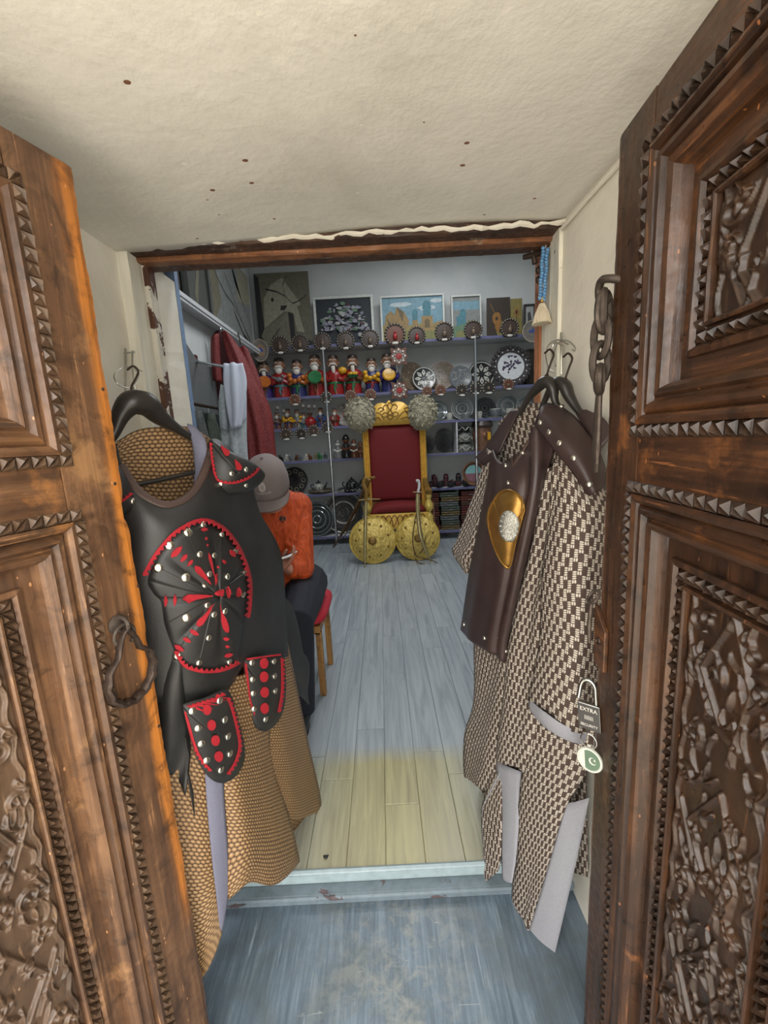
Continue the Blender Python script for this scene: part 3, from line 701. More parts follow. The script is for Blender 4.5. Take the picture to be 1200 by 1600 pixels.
# ================================================================== COSTUMES BY THE DOORWAY
leather('leather_black', (33, 32, 31), .44)
leather('leather_brown', (54, 40, 38), .34)
leather('leather_trim', (62, 46, 40), .5)
weave_scale('tan_scale', .0125, .0092, (190, 162, 120), (150, 116, 76), (68, 46, 29))
weave_basket('basket_weave', .0092, (228, 216, 200), (66, 52, 45))
cloth('blue_grey_band', (104, 104, 120), scale=500, var=.12)
cloth('grey_band', (146, 146, 152), scale=500, var=.12)
cloth('red_felt', (146, 12, 26), scale=400, var=.15)
plain('rivet_steel', (216, 212, 196), .25, 1.0, noise=.1)
plain('black_plastic', (40, 37, 34), .38, noise=.15)
plain('wire', (190, 186, 174), .3, .9)
plain('brass_plate', (156, 118, 58), .42, .8, noise=.3, nscale=30, bump=.3)
plain('silver_filigree', (214, 212, 202), .3, .9, noise=.5, nscale=420, bump=.8)

LP = Base((-.39, .955), (.53, .85), (.85, -.53))
RP = Base((.36, 1.02), (-.47, .88), (-.88, -.47))
def ctrl(base, rows): return [[base.at(*p) for p in r] for r in rows]
def garment(thing, name, base, rows, mat, thick=.003, ku=6, kv=8, fold=None, parent=None):
    G, UV = patch(ctrl(base, rows), ku, kv, fold); mb = MB(); mb.grid(G, UV)
    return thing.part(name, mb, mat, parent=parent, thick=thick, angle=180)
class Hit:
    """find where a photo pixel falls on a surface already built"""
    def __init__(s, objs):
        vs, fs = [], []
        for o in objs:
            b = len(vs); off = (o.parent.location if o.parent else Vector())
            if o.parent and o.parent.parent: off = o.parent.parent.location
            vs += [v.co+off for v in o.data.vertices]; fs += [tuple(i+b for i in p.vertices) for p in o.data.polygons]
        s.t = BVHTree.FromPolygons(vs, fs)
    def at(s, x, y, lift=0.0):
        r = ray(x, y).normalized(); h = s.t.ray_cast(CAM, r)
        if h[0] is None:
            near = s.t.find_nearest(CAM+r*1.05); p, n = near[0], near[1]
        else: p, n = h[0], h[1]
        if n.dot(CAM-p) < 0: n = -n
        return p+n*lift, n
def fan(thing, name, hit, outline, centre, mat, lift=.004, dome=.0, rings=8, thick=.003, parent=None, k=5, crease=None, sharp=False):
    """appliqué laid on a surface: rings from its centre to its outline"""
    out = [Vector((p[0], p[1], 0)) for p in outline]; out = out if sharp else closed_spline(out, k); c = Vector((centre[0], centre[1], 0)); mb = MB(); P = []
    for i in range(rings+1):
        t = max(.02, i/rings); row = []
        for j, q in enumerate(out+[out[0]]):
            x = c+(q-c)*t; a = math.atan2(q.y-c.y, q.x-c.x)
            p, n = hit.at(x.x, x.y, lift+dome*(1-t*t)+(crease(a, t) if crease else 0)); row.append(p)
        P.append(row)
    mb.grid(P); return thing.part(name, mb, mat, parent=parent, thick=thick, angle=180)
def shape_on(hit, pts, lift, mb, depth=.0016):
    """small flat piece (polygon) lying on a surface"""
    ps = [hit.at(x, y, lift) for x, y in pts]; n = sum((q[1] for q in ps), Vector()).normalized()
    mb.prism([q[0] for q in ps], n*depth)
def rivet(thing, hit, x, y, r=.0058, lift=.004, parent=None, mat='rivet_steel'):
    p, n = hit.at(x, y, lift); M = Vector((0, 0, 1)).rotation_difference(n).to_matrix().to_4x4(); M.translation = p-n*.002
    mb = MB(); mb.lathe([(0, 0), (r, 0), (r, .0025), (r*.8, .0042), (r*.4, .0050), (0, .0052)], (0, 0, 0), 14, M); return thing.part('rivet', mb, mat, parent=parent)
def teardrop(a, b, w, tip=.25):
    ax, ay = a; bx, by = b; dx, dy = bx-ax, by-ay; L = math.hypot(dx, dy); ux_, uy_ = dx/L, dy/L; nx, ny = -uy_, ux_; pts = []
    for t, ww in ((0, 0), (.06, .55), (.2, 1), (.45, .8), (.75, .45), (1, tip*.4)): pts.append((ax+dx*t+nx*w*ww/2, ay+dy*t+ny*w*ww/2))
    for t, ww in ((1, tip*.4), (.75, .45), (.45, .8), (.2, 1), (.06, .55)): pts.append((ax+dx*t-nx*w*ww/2, ay+dy*t-ny*w*ww/2))
    return pts
def eye(cx, cy, w, h, a=0):
    return [(cx+w/2*math.cos(t)*math.cos(a)-h/2*math.sin(t)*abs(math.sin(t))*math.sin(a)*1.0, cy+w/2*math.cos(t)*math.sin(a)+h/2*math.sin(t)*abs(math.sin(t))*math.cos(a)) for t in np.linspace(0, 2*math.pi, 11)[:-1]]
def serrated(path, w, tooth, side, hit, lift, mb):
    """band along a pixel path with a saw-tooth inner edge"""
    pts = spline([(x, y, 0) for x, y in path], 6)
    L = [0]
    for a, b in zip(pts, pts[1:]): L.append(L[-1]+(b-a).length)
    n = max(2, int(L[-1]/tooth)); res = []
    def at(d):
        for i in range(len(L)-1):
            if L[i+1] >= d: f = (d-L[i])/max(1e-6, L[i+1]-L[i]); p = pts[i].lerp(pts[i+1], f); t = (pts[i+1]-pts[i]).normalized(); return p, Vector((-t.y, t.x, 0))*side
        t = (pts[-1]-pts[-2]).normalized(); return pts[-1], Vector((-t.y, t.x, 0))*side
    for i in range(n):
        a, na = at(L[-1]*i/n); b, nb = at(L[-1]*(i+1)/n); m_, nm = at(L[-1]*(i+.5)/n)
        shape_on(hit, [(a.x, a.y), (b.x, b.y), ((b+nb*w*.55).x, (b+nb*w*.55).y), ((m_+nm*w*1.3).x, (m_+nm*w*1.3).y), ((a+na*w*.55).x, (a+na*w*.55).y)], lift, mb)

# ---------------------------------------------------------------- left costume
robe = Thing('armour_robe', LP.at(370, 1370, -.02), 'tan scale-patterned warrior robe hanging beside the left door', 'robe')
back = garment(robe, 'back_panel', LP, [
    [(182, 690, -.075), (215, 672, -.065), (255, 667, -.06), (300, 668, -.065), (335, 690, -.075)],
    [(170, 760, -.085), (215, 765, -.085), (260, 768, -.085), (310, 765, -.085), (365, 760, -.085)],
    [(180, 950, -.08), (235, 950, -.085), (290, 950, -.085), (350, 945, -.085), (410, 935, -.08)],
    [(210, 1150, -.07), (265, 1150, -.08), (325, 1150, -.085), (390, 1135, -.085), (455, 1110, -.075)],
    [(250, 1440, -.04), (305, 1420, -.06), (365, 1380, -.075), (430, 1330, -.08), (490, 1262, -.07)]], 'tan_scale')
garment(robe, 'front_panel', LP, [
    [(200, 1040, -.01), (250, 1050, .03), (300, 1060, .06), (336, 1062, .07)],
    [(218, 1200, .0), (262, 1210, .05), (300, 1215, .07), (326, 1220, .076)],
    [(242, 1350, .0), (277, 1362, .06), (307, 1362, .08), (337, 1355, .085)],
    [(262, 1470, .0), (290, 1478, .055), (318, 1468, .08), (345, 1420, .088)],
    [(262, 1552, .0), (290, 1556, .05), (316, 1530, .08), (347, 1452, .09)]], 'tan_scale', fold=lambda u, v: .006*v*math.sin(9*u))
garment(robe, 'front_panel', LP, [
    [(332, 1060, .07), (362, 1058, .07), (390, 1050, .055), (415, 1040, .03)],
    [(346, 1200, .086), (372, 1196, .095), (402, 1190, .07), (424, 1180, .02)],
    [(354, 1300, .09), (388, 1300, .112), (425, 1295, .085), (452, 1285, .03)],
    [(355, 1372, .09), (390, 1352, .115), (430, 1352, .10), (463, 1335, .045)],
    [(356, 1400, .088), (388, 1380, .112), (432, 1383, .10), (464, 1345, .045)]], 'tan_scale', fold=lambda u, v: .008*v*math.sin(7*u+1))
garment(robe, 'side_panel', LP, [
    [(385, 960, .0), (415, 960, .0), (440, 960, -.03)],
    [(400, 1060, .01), (432, 1055, .0), (458, 1045, -.045)],
    [(415, 1160, .025), (450, 1158, .005), (480, 1150, -.055)],
    [(428, 1250, .03), (468, 1250, .005), (500, 1238, -.06)],
    [(432, 1276, .03), (470, 1279, .005), (503, 1268, -.06)]], 'tan_scale', fold=lambda u, v: .008*v*math.sin(6*u))
garment(robe, 'placket', LP, [
    [(318, 1060, .078), (334, 1060, .08), (348, 1060, .079)],
    [(321, 1220, .084), (335, 1220, .092), (349, 1218, .092)],
    [(331, 1340, .092), (344, 1340, .096), (357, 1338, .095)],
    [(338, 1400, .094), (348, 1400, .096), (357, 1392, .094)],
    [(344, 1456, .092), (347, 1456, .093), (350, 1440, .092)]], 'blue_grey_band', .002, 3, 6)
garment(robe, 'lapel', LP, [
    [(292, 662, -.055), (299, 664, -.05), (306, 668, -.045)],
    [(300, 690, -.035), (310, 690, -.02), (322, 690, -.01)],
    [(304, 730, -.03), (313, 732, -.01), (321, 730, .005)],
    [(302, 760, -.03), (308, 760, -.01), (312, 757, .01)]], 'blue_grey_band', .002, 3, 5)
garment(robe, 'sleeve', LP, [
    [(366, 742, -.03), (382, 752, -.05), (396, 768, -.06)], [(384, 800, -.03), (398, 806, -.05), (408, 818, -.06)],
    [(398, 850, -.02), (412, 858, -.05), (424, 866, -.06)], [(398, 930, -.02), (414, 935, -.05), (428, 930, -.06)]], 'tan_scale')
garment(robe, 'sleeve', LP, [
    [(150, 720, -.05), (168, 712, -.03), (184, 706, -.01)], [(150, 830, -.05), (170, 830, -.01), (195, 830, .0)],
    [(170, 950, -.05), (195, 950, -.01), (225, 950, .0)], [(190, 1060, -.04), (215, 1065, .0), (240, 1065, .0)]], 'tan_scale')

vest = Thing('leather_cuirass', LP.at(330, 1085, .05), 'black leather breastplate with red felt cut-outs and steel rivets by the left door', 'breastplate')
vf = lambda u, v: .006*math.sin(11*u+2*v)*v
front = garment(vest, 'front', LP, [
    [(150, 705, -.03), (178, 692, -.02), (190, 722, .0), (216, 764, .035), (258, 785, .055), (300, 766, .045), (322, 722, .02), (331, 686, -.02), (362, 704, -.02), (392, 750, -.04)],
    [(150, 800, -.02), (180, 800, .01), (200, 805, .04), (230, 815, .07), (262, 822, .085), (300, 815, .085), (332, 805, .07), (355, 795, .05), (382, 795, .02), (406, 800, -.03)],
    [(158, 890, -.01), (192, 900, .03), (220, 903, .06), (250, 905, .08), (285, 905, .09), (315, 900, .09), (345, 893, .082), (376, 884, .065), (408, 874, .04), (438, 862, -.015)],
    [(166, 985, -.01), (202, 988, .03), (233, 990, .06), (263, 990, .08), (292, 986, .09), (322, 980, .09), (352, 975, .085), (386, 968, .068), (418, 960, .04), (446, 950, -.015)],
    [(180, 1092, -.01), (218, 1096, .03), (247, 1100, .06), (272, 1098, .075), (302, 1092, .083), (330, 1083, .083), (358, 1074, .08), (384, 1040, .062), (416, 1034, .04), (448, 1026, -.015)]], 'leather_black', .004, 5, 8, vf)
garment(vest, 'back', LP, [
    [(155, 705, -.10), (190, 690, -.095), (255, 672, -.09), (330, 690, -.095), (375, 730, -.09)],
    [(165, 880, -.105), (220, 880, -.105), (290, 880, -.105), (350, 875, -.105), (405, 870, -.09)],
    [(190, 1080, -.09), (250, 1080, -.1), (310, 1080, -.105), (380, 1060, -.1), (440, 1040, -.09)]], 'leather_black', .004)
HV = Hit([front])
# collar binding
pts = [HV.at(x, y, .002)[0] for x, y in ((191, 728), (204, 751), (219, 770), (240, 784), (262, 790), (284, 784), (303, 768), (316, 745), (325, 718), (331, 696))]
mb = MB(); mb.tube(spline(pts, 5), .0085, 8, flat=.55); vest.part('collar_binding', mb, 'leather_trim')
# round boss on the breast
em = fan(vest, 'boss', HV, [(232, 905), (246, 870), (270, 838), (298, 819), (326, 817), (353, 834), (373, 864), (385, 905), (382, 945), (377, 985), (372, 1018), (365, 1042), (322, 1049), (285, 1040), (272, 1014), (258, 975), (252, 940), (240, 925)], (334, 932), 'leather_black', .004, .012, 9, .003,
         crease=lambda a, t: -.006*t*(1-t)*4*(math.cos(8*a+.6) > .86))
HE = Hit([em])
mb = MB(); serrated([(224, 897), (240, 866), (264, 835), (292, 817), (318, 811), (347, 824), (370, 852), (384, 884), (390, 912), (389, 945), (386, 965)], 6.5, 9, 1, Hit([em, front]), .006, mb); vest.part('red_border', mb, 'red_felt', parent=em, smooth=False)
mb = MB(); serrated([(273, 1016), (288, 1040), (320, 1050), (348, 1047), (371, 1036)], 6, 8, -1, Hit([em, front]), .006, mb); vest.part('red_border', mb, 'red_felt', parent=em, smooth=False)
reds = [teardrop((284, 936), (331, 931), 14), teardrop((303, 884), (328, 913), 10), teardrop((324, 864), (333, 900), 4), teardrop((337, 896), (335, 914), 6), teardrop((348, 927), (335, 925), 12), eye(355, 926, 7, 18), eye(371, 926, 8, 18),
        teardrop((308, 979), (333, 944), 8), teardrop((354, 988), (342, 944), 8), eye(259, 938, 6, 19), eye(273, 937, 6, 19), eye(275, 862, 24, 10, -.8), eye(287, 871, 14, 7, -.9), eye(296, 879, 12, 6, -.9),
        eye(317, 828, 11, 6), eye(320, 842, 4, 5), eye(322, 852, 3, 4), eye(361, 865, 14, 8, .9), eye(348, 878, 8, 5, .9), eye(341, 886, 5, 4, .9), eye(303, 988, 15, 7, .5), eye(292, 999, 14, 7, .5), eye(280, 1011, 18, 8, .5), eye(352, 997, 9, 6, .2), eye(354, 1009, 7, 5), eye(355, 1023, 14, 7, -.3)]
for r_ in reds:
    mb = MB(); shape_on(HE, r_, .0035, mb, .0012); vest.part('red_inlay', mb, 'red_felt', parent=em, smooth=False)
# stitched seams radiating from the middle of the boss
for (x, y) in ((247, 887), (293, 834), (345, 837), (383, 894), (275, 1022), (310, 1036), (258, 975)):
    mb = MB(); mb.tube([HE.at(334+(x-334)*t, 932+(y-932)*t, .0022)[0] for t in np.linspace(.12, .92, 8)], .0011, 5); vest.part('seam', mb, 'black_plastic', parent=em)
for x, y in ((247, 887), (265, 852), (293, 832), (316, 820), (345, 835), (368, 860), (382, 894), (379, 929), (290, 902), (311, 866), (333, 868), (326, 897), (318, 916), (354, 901), (323, 945), (291, 965), (277, 1024), (310, 1035), (357, 1034), (325, 996), (333, 960), (350, 955)):
    rivet(vest, HE, x, y, parent=em, lift=.003, r=.0085 if x < 300 or x > 360 else .0068)
# hip flaps
def hip_flap(outline, c, b, border, rivets, dots, name='hip_flap'):
    n = [Vector((x, y, 0)) for x, y in outline]; xs_ = [p.x for p in n]; ys_ = [p.y for p in n]
    # carrier surface
    G, UV = patch(ctrl(LP, [[(x, y, b+.012*math.sin(math.pi*(x-min(xs_))/(max(xs_)-min(xs_)))) for x in np.linspace(min(xs_)-10, max(xs_)+10, 5)] for y in np.linspace(min(ys_)-10, max(ys_)+10, 5)]), 3, 3)
    m0 = MB(); m0.grid(G); bv = BVHTree.FromPolygons(m0.v, m0.f); H = Hit.__new__(Hit); H.t = bv
    f = fan(vest, name, H, outline, c, 'leather_black', .0, .004, 6, .004); HF = Hit([f])
    for seg in border:
        mb = MB(); serrated(seg, 4.5, 7, 1, HF, .003, mb); vest.part('red_border', mb, 'red_felt', parent=f, smooth=False)
    for x, y in dots:
        mb = MB(); shape_on(HF, [(x+6.5*math.cos(t), y+8.5*math.sin(t)) for t in np.linspace(0, 2*math.pi, 13)[:-1]], .003, mb, .0015); vest.part('red_inlay', mb, 'red_felt', parent=f, smooth=False)
    for x, y in rivets: rivet(vest, HF, x, y, .0075, .003, f)
    return f
hip_flap([(286, 1106), (292, 1098), (320, 1090), (350, 1078), (360, 1086), (370, 1120), (380, 1160), (380, 1190), (366, 1214), (345, 1223), (325, 1213), (306, 1182), (294, 1140)], (335, 1150), .105,
         [[(352, 1208), (364, 1190), (371, 1165), (366, 1135), (358, 1105), (352, 1090)], [(350, 1086), (322, 1094), (292, 1103)], [(290, 1110), (297, 1132), (304, 1158), (315, 1184), (330, 1202)]], [(300, 1110), (342, 1094), (309, 1137), (350, 1124), (314, 1161), (355, 1150), (322, 1187), (358, 1177), (344, 1202)], [(322, 1108), (329, 1132), (335, 1156), (340, 1181)])
hip_flap([(380, 1034), (388, 1028), (415, 1024), (440, 1019), (444, 1030), (446, 1080), (441, 1112), (428, 1134), (411, 1142), (396, 1131), (388, 1090)], (414, 1080), .055,
         [[(432, 1112), (437, 1085), (438, 1050), (437, 1028)], [(437, 1024), (410, 1027), (385, 1031)], [(385, 1036), (388, 1060), (391, 1090), (398, 1115)]], [(393, 1035), (427, 1033), (394, 1061), (428, 1056), (395, 1083), (429, 1079), (396, 1107), (414, 1123)], [(411, 1036), (411, 1057), (412, 1081), (412, 1106)])
# plain side flap and the far back flap
garment(vest, 'side_flap', LP, [
    [(200, 1000, .0), (240, 1010, .05), (285, 1030, .085)], [(205, 1080, .0), (245, 1080, .05), (288, 1090, .085)],
    [(215, 1150, .0), (255, 1160, .045), (296, 1175, .08)], [(235, 1200, .01), (262, 1208, .05), (290, 1240, .08)]], 'leather_black', .003, fold=lambda u, v: .01*math.sin(8*u+5*v))
garment(vest, 'side_flap', LP, [
    [(436, 930, -.04), (446, 935, -.06), (456, 945, -.075)], [(440, 985, -.04), (458, 995, -.06), (472, 1012, -.08)],
    [(446, 1025, -.04), (464, 1028, -.065), (480, 1030, -.085)], [(458, 1060, -.05), (470, 1064, -.07), (482, 1068, -.085)], [(466, 1085, -.06), (474, 1092, -.07), (482, 1101, -.085)]], 'leather_black', .003, fold=lambda u, v: .004*math.sin(13*v))
# shoulder guards
def shoulder(outline, c, b0, dome, border, petals, rivets):
    xs_ = [p[0] for p in outline]; ys_ = [p[1] for p in outline]
    G, UV = patch(ctrl(LP, [[(x, y, b0+dome*math.sin(math.pi*(x-min(xs_)+12)/(max(xs_)-min(xs_)+24))*math.sin(math.pi*(y-min(ys_)+20)/(max(ys_)-min(ys_)+50))) for x in np.linspace(min(xs_)-10, max(xs_)+10, 6)] for y in np.linspace(min(ys_)-10, max(ys_)+10, 6)]), 3, 3)
    m0 = MB(); m0.grid(G); H = Hit.__new__(Hit); H.t = BVHTree.FromPolygons(m0.v, m0.f)
    f = fan(vest, 'shoulder_guard', H, outline, c, 'leather_black', 0, .006, 7, .004, k=4); HF = Hit([f])
    mb = MB(); serrated(border, 3.5, 6, -1, HF, .003, mb); vest.part('red_border', mb, 'red_felt', parent=f, smooth=False)
    for q in petals:
        mb = MB(); shape_on(HF, q, .003, mb, .0014); vest.part('red_inlay', mb, 'red_felt', parent=f, smooth=False)
    for x, y in rivets: rivet(vest, HF, x, y, .0062, .003, f)
shoulder([(327, 690), (340, 694), (352, 702), (372, 712), (392, 722), (408, 734), (413, 744), (404, 757), (384, 769), (355, 772), (340, 766), (333, 740)], (367, 738), .0, .05,
         [(328, 693), (331, 715), (336, 742), (342, 752), (362, 755), (382, 750), (398, 740), (404, 732)], [teardrop((357, 713), (344, 698), 9), teardrop((374, 735), (366, 719), 9)], [(361, 740), (383, 734), (345, 756), (383, 758)])
shoulder([(150, 726), (170, 718), (190, 735), (203, 765), (208, 785), (200, 800), (180, 806), (160, 795)], (182, 765), .03, .03, [(160, 790), (185, 785), (204, 772)], [teardrop((165, 740), (180, 752), 8)], [(209-4, 783), (180, 770)])
# ragged leather thong
mb = MB(); mb.tube([LP.at(x, y, .085) for x, y in ((290, 1150), (296, 1180), (293, 1205), (300, 1240), (304, 1275))], [.003, .005, .003, .005, .0015], 6, flat=.5); vest.part('thong', mb, 'leather_black')

# hanger and hook on the left
hg = Thing('clothes_hanger', LP.at(205, 640, -.04), 'broad black plastic hanger inside the tan robe on the left', 'hanger')
mb = MB(); mb.tube(spline([LP.at(x, y, b) for x, y, b in ((150, 720, -.05), (176, 680, -.045), (189, 648, -.04), (205, 630, -.035), (228, 632, -.035), (250, 652, -.04), (280, 672, -.045), (318, 695, -.05))], 6), list(np.interp(np.linspace(0, 1, 43), [0, .2, .42, .55, .7, .85, 1], [.006, .016, .03, .031, .022, .012, .007])), 12, flat=.8, nrm=(0, 0, 1)); hg.part('shoulder_bar', mb, 'black_plastic')
mb = MB(); mb.tube([LP.at(x, y, -.03) for x, y in ((210, 758), (250, 750), (312, 736))], .0055, 8); hg.part('trouser_bar', mb, 'black_plastic')
mb = MB(); mb.tube(spline([LP.at(207, 625, -.035), LP.at(205, 606, -.04), LP.at(212, 592, -.045), LP.at(216, 580, -.05), LP.at(208, 572, -.06), LP.at(199, 578, -.06)], 4), .0022, 6); hg.part('hook', mb, 'iron_dark')
wh = Thing('wall_hook', atX(200, 580, -.606), 'bent wire coat hook on the white frame beside the left robe', 'hook')
q = lambda x, y, o=0: atX(x, y, -.607+o)
mb = MB(); mb.tube(spline([q(196, 545), q(196, 575, .004), q(196, 610, .008), q(204, 614, .02), q(208, 600, .035)], 5), .0028, 8); mb.tube(spline([q(207, 548), q(207, 575, .004), q(210, 600, .01), q(214, 614, .012)], 4), .0022, 8); wh.part('stem', mb, 'wire')
mb = MB(); mb.tube(spline([q(222, 580, .05), q(206, 574, .03), q(190, 575, .02), q(179, 585, .03), q(182, 598, .045), q(198, 606, .05), q(212, 600, .045), q(218, 585, .04), q(210, 577, .03)], 5), .0016, 8); wh.part('prong', mb, 'wire')
mb = MB(); mb.tube([q(194, 552), q(210, 550)], .002, 6); wh.part('cross_wire', mb, 'wire')

# ---------------------------------------------------------------- right costume
rrobe = Thing('armour_robe', RP.at(800, 1420, -.02), 'coarse brown and white basket-weave warrior robe hanging beside the right door', 'robe')
W_ = 'basket_weave'
garment(rrobe, 'back_panel', RP, [
    [(780, 660, -.075), (800, 641, -.06), (832, 630, -.05), (866, 632, -.045), (890, 660, -.045)],
    [(772, 730, -.08), (800, 728, -.075), (840, 725, -.065), (880, 725, -.055), (915, 740, -.045)],
    [(752, 900, -.08), (785, 905, -.075), (830, 905, -.065), (870, 905, -.055), (915, 910, -.045)],
    [(742, 1080, -.075), (775, 1090, -.075), (820, 1095, -.065), (860, 1100, -.055), (915, 1110, -.045)],
    [(748, 1230, -.06), (785, 1280, -.06), (825, 1310, -.055), (865, 1350, -.045), (918, 1370, -.035)]], W_)
garment(rrobe, 'front_panel', RP, [
    [(848, 740, .0), (860, 728, .015), (874, 722, .02)],
    [(832, 850, .02), (848, 850, .04), (864, 850, .05)],
    [(806, 945, .02), (828, 945, .045), (854, 945, .055)],
    [(792, 1020, .03), (818, 1020, .055), (854, 1025, .055)],
    [(786, 1090, .035), (812, 1090, .062), (850, 1095, .055)],
    [(778, 1150, .038), (805, 1155, .066), (840, 1160, .055)],
    [(776, 1188, .04), (800, 1198, .064), (832, 1206, .052)]], W_, fold=lambda u, v: .006*math.sin(9*u))
garment(rrobe, 'front_panel', RP, [
    [(738, 960, -.03), (765, 975, .01), (796, 985, .03)],
    [(742, 1040, -.035), (766, 1050, .012), (792, 1060, .032)],
    [(741, 1100, -.035), (762, 1105, .015), (786, 1110, .034)],
    [(728, 1145, -.028), (754, 1158, .02), (781, 1166, .036)],
    [(725, 1190, -.026), (750, 1200, .022), (779, 1205, .036)],
    [(726, 1214, -.026), (746, 1228, .022), (772, 1240, .034)]], W_, fold=lambda u, v: .004*math.sin(8*u+3*v))
garment(rrobe, 'side_panel', RP, [
    [(838, 1080, .045), (880, 1095, .06), (935, 1100, .03)],
    [(822, 1170, .052), (868, 1180, .07), (922, 1190, .04)],
    [(814, 1250, .055), (846, 1258, .08), (886, 1258, .06)],
    [(806, 1345, .058), (828, 1352, .085), (860, 1345, .075)],
    [(803, 1400, .062), (818, 1412, .085), (842, 1405, .08)],
    [(803, 1428, .062), (811, 1448, .085), (822, 1470, .082)]], W_, fold=lambda u, v: .006*math.sin(7*u+1))
garment(rrobe, 'placket', RP, [
    [(884, 1255, .061), (902, 1252, .055), (921, 1246, .045)],
    [(859, 1345, .077), (880, 1345, .074), (902, 1340, .062)],
    [(838, 1418, .082), (859, 1424, .078), (882, 1426, .066)],
    [(820, 1470, .084), (840, 1488, .080), (863, 1507, .068)]], 'grey_band', .002, 4, 6)
garment(rrobe, 'hem_band', RP, [
    [(773, 1188, .03), (792, 1197, .045), (815, 1206, .045)], [(782, 1250, .05), (794, 1255, .06), (812, 1262, .06)],
    [(783, 1320, .08), (793, 1325, .085), (807, 1335, .085)], [(785, 1372, .10), (792, 1378, .10), (800, 1380, .10)]], 'grey_band', .002, 3, 5)
garment(rrobe, 'side_panel', RP, [
    [(772, 1200, .03), (778, 1205, .035), (784, 1210, .04)], [(753, 1262, .05), (768, 1262, .055), (784, 1262, .06)],
    [(755, 1325, .085), (768, 1325, .09), (783, 1325, .088)], [(757, 1378, .115), (766, 1372, .112), (779, 1360, .105)]], W_, .003, 4, 5)
mb = MB(); mb.tube([RP.at(x, y, b) for x, y, b in ((782, 1206, .04), (754, 1262, .05), (756, 1325, .085), (758, 1378, .115))], .0022, 6); rrobe.part('piping', mb, 'grey_band')
garment(rrobe, 'sleeve', RP, [
    [(762, 700, -.05), (770, 706, -.03), (780, 716, -.015)], [(742, 772, -.06), (754, 772, -.03), (768, 770, -.015)],
    [(716, 842, -.07), (732, 846, -.03), (750, 850, -.015)], [(707, 862, -.07), (723, 872, -.03), (742, 880, -.015)], [(726, 896, -.06), (731, 896, -.03), (738, 894, -.015)]], W_, fold=lambda u, v: .003*math.sin(9*u+4*v))
sl = garment(rrobe, 'sleeve', RP, [
    [(866, 700, -.005), (890, 715, .02), (915, 745, .02), (946, 770, -.02)],
    [(862, 790, .03), (886, 798, .06), (915, 808, .058), (946, 815, .0)],
    [(850, 900, .055), (876, 905, .085), (910, 905, .072), (944, 905, .0)],
    [(846, 1000, .06), (872, 1010, .09), (906, 1020, .075), (940, 1025, .0)],
    [(828, 1094, .062), (852, 1115, .092), (892, 1140, .08), (934, 1145, .015)]], W_, fold=lambda u, v: .005*math.sin(8*u+2*v))
garment(rrobe, 'cuff', RP, [
    [(827, 1092, .066), (852, 1113, .096), (892, 1138, .084), (934, 1143, .019)],
    [(826, 1104, .066), (851, 1126, .096), (891, 1149, .084), (932, 1156, .019)],
    [(834, 1118, .062), (856, 1139, .09), (890, 1158, .08), (930, 1166, .018)]], 'grey_band', .002)
rv = Thing('leather_cuirass', RP.at(760, 1010, .05), 'dark brown leather breastplate with a brass plate on the basket-weave robe', 'breastplate')
rf = garment(rv, 'front', RP, [
    [(770, 702, -.03), (776, 713, .0), (785, 723, .02), (801, 714, .03), (823, 690, .03), (842, 664, .01), (868, 701, -.005)],
    [(759, 765, -.02), (772, 768, .03), (788, 772, .05), (805, 772, .06), (822, 768, .055), (838, 760, .045), (853, 750, .01)],
    [(736, 880, -.02), (752, 884, .03), (768, 888, .055), (784, 890, .07), (798, 890, .065), (812, 890, .055), (824, 888, .015)],
    [(723, 965, -.015), (736, 970, .03), (751, 978, .055), (766, 983, .07), (779, 988, .065), (790, 992, .05), (800, 985, .015)],
    [(720, 984, -.015), (733, 997, .03), (748, 1009, .055), (763, 1019, .068), (775, 1026, .062), (786, 1031, .05), (794, 1031, .02)]], 'leather_brown', .004, 6, 8,
    fold=lambda u, v: .010*math.exp(-((u-.80)/.07)**2)-.008*math.exp(-((u-.64)/.09)**2)+.005*math.exp(-((u-.2)/.08)**2))
HR = Hit([rf])
mb = MB(); mb.tube(spline([HR.at(x, y, .002)[0] for x, y in ((771, 703), (777, 714), (786, 722), (801, 713), (823, 689), (841, 666))], 5), .0045, 8, flat=.6); rv.part('collar_binding', mb, 'leather_trim')
mb = MB(); mb.tube([HR.at(x, y, .001)[0] for x, y in ((724, 964), (737, 972), (752, 981), (767, 990), (779, 997), (791, 1001))], .0016, 6); rv.part('hem_seam', mb, 'leather_trim')
for x, y in ((817, 708), (791, 728), (795, 755), (726, 976), (758, 997), (790, 1017)): rivet(rv, HR, x, y, .0055, .003)
pl = fan(rv, 'brass_plate', HR, [(774, 778), (784, 767), (800, 765), (815, 777), (823, 793), (819, 812), (808, 848), (797, 884), (790, 886), (778, 868), (766, 834), (763, 803)], (795, 822), 'brass_plate', .004, .010, 8, .002)
HP = Hit([pl])
pts = [HP.at(795+(x-795)*.97, 822+(y-822)*.97, .002)[0] for x, y in ((774, 778), (784, 767), (800, 765), (815, 777), (823, 793), (819, 812), (808, 848), (797, 884), (790, 886), (778, 868), (766, 834), (763, 803))]
mb = MB(); mb.tube(closed_spline(pts, 4), .0024, 6, closed=True); rv.part('rolled_edge', mb, 'brass_plate', parent=pl)
md_ = fan(rv, 'medallion', HP, [(796+15*math.cos(t), 822+24*math.sin(t)) for t in np.linspace(0, 2*math.pi, 17)[:-1]], (796, 822), 'silver_filigree', .003, .004, 6, .002, parent=pl)
HM = Hit([md_])
for rr, nn in ((.88, 16), (.55, 10), (.25, 5)):
    for k_ in range(nn):
        t = 2*math.pi*k_/nn; p, n = HM.at(796+15*rr*math.cos(t), 822+24*rr*math.sin(t), .002); mb = MB(); mb.ball(p, .0024, 8); rv.part('filigree_bead', mb, 'silver_filigree', parent=pl)
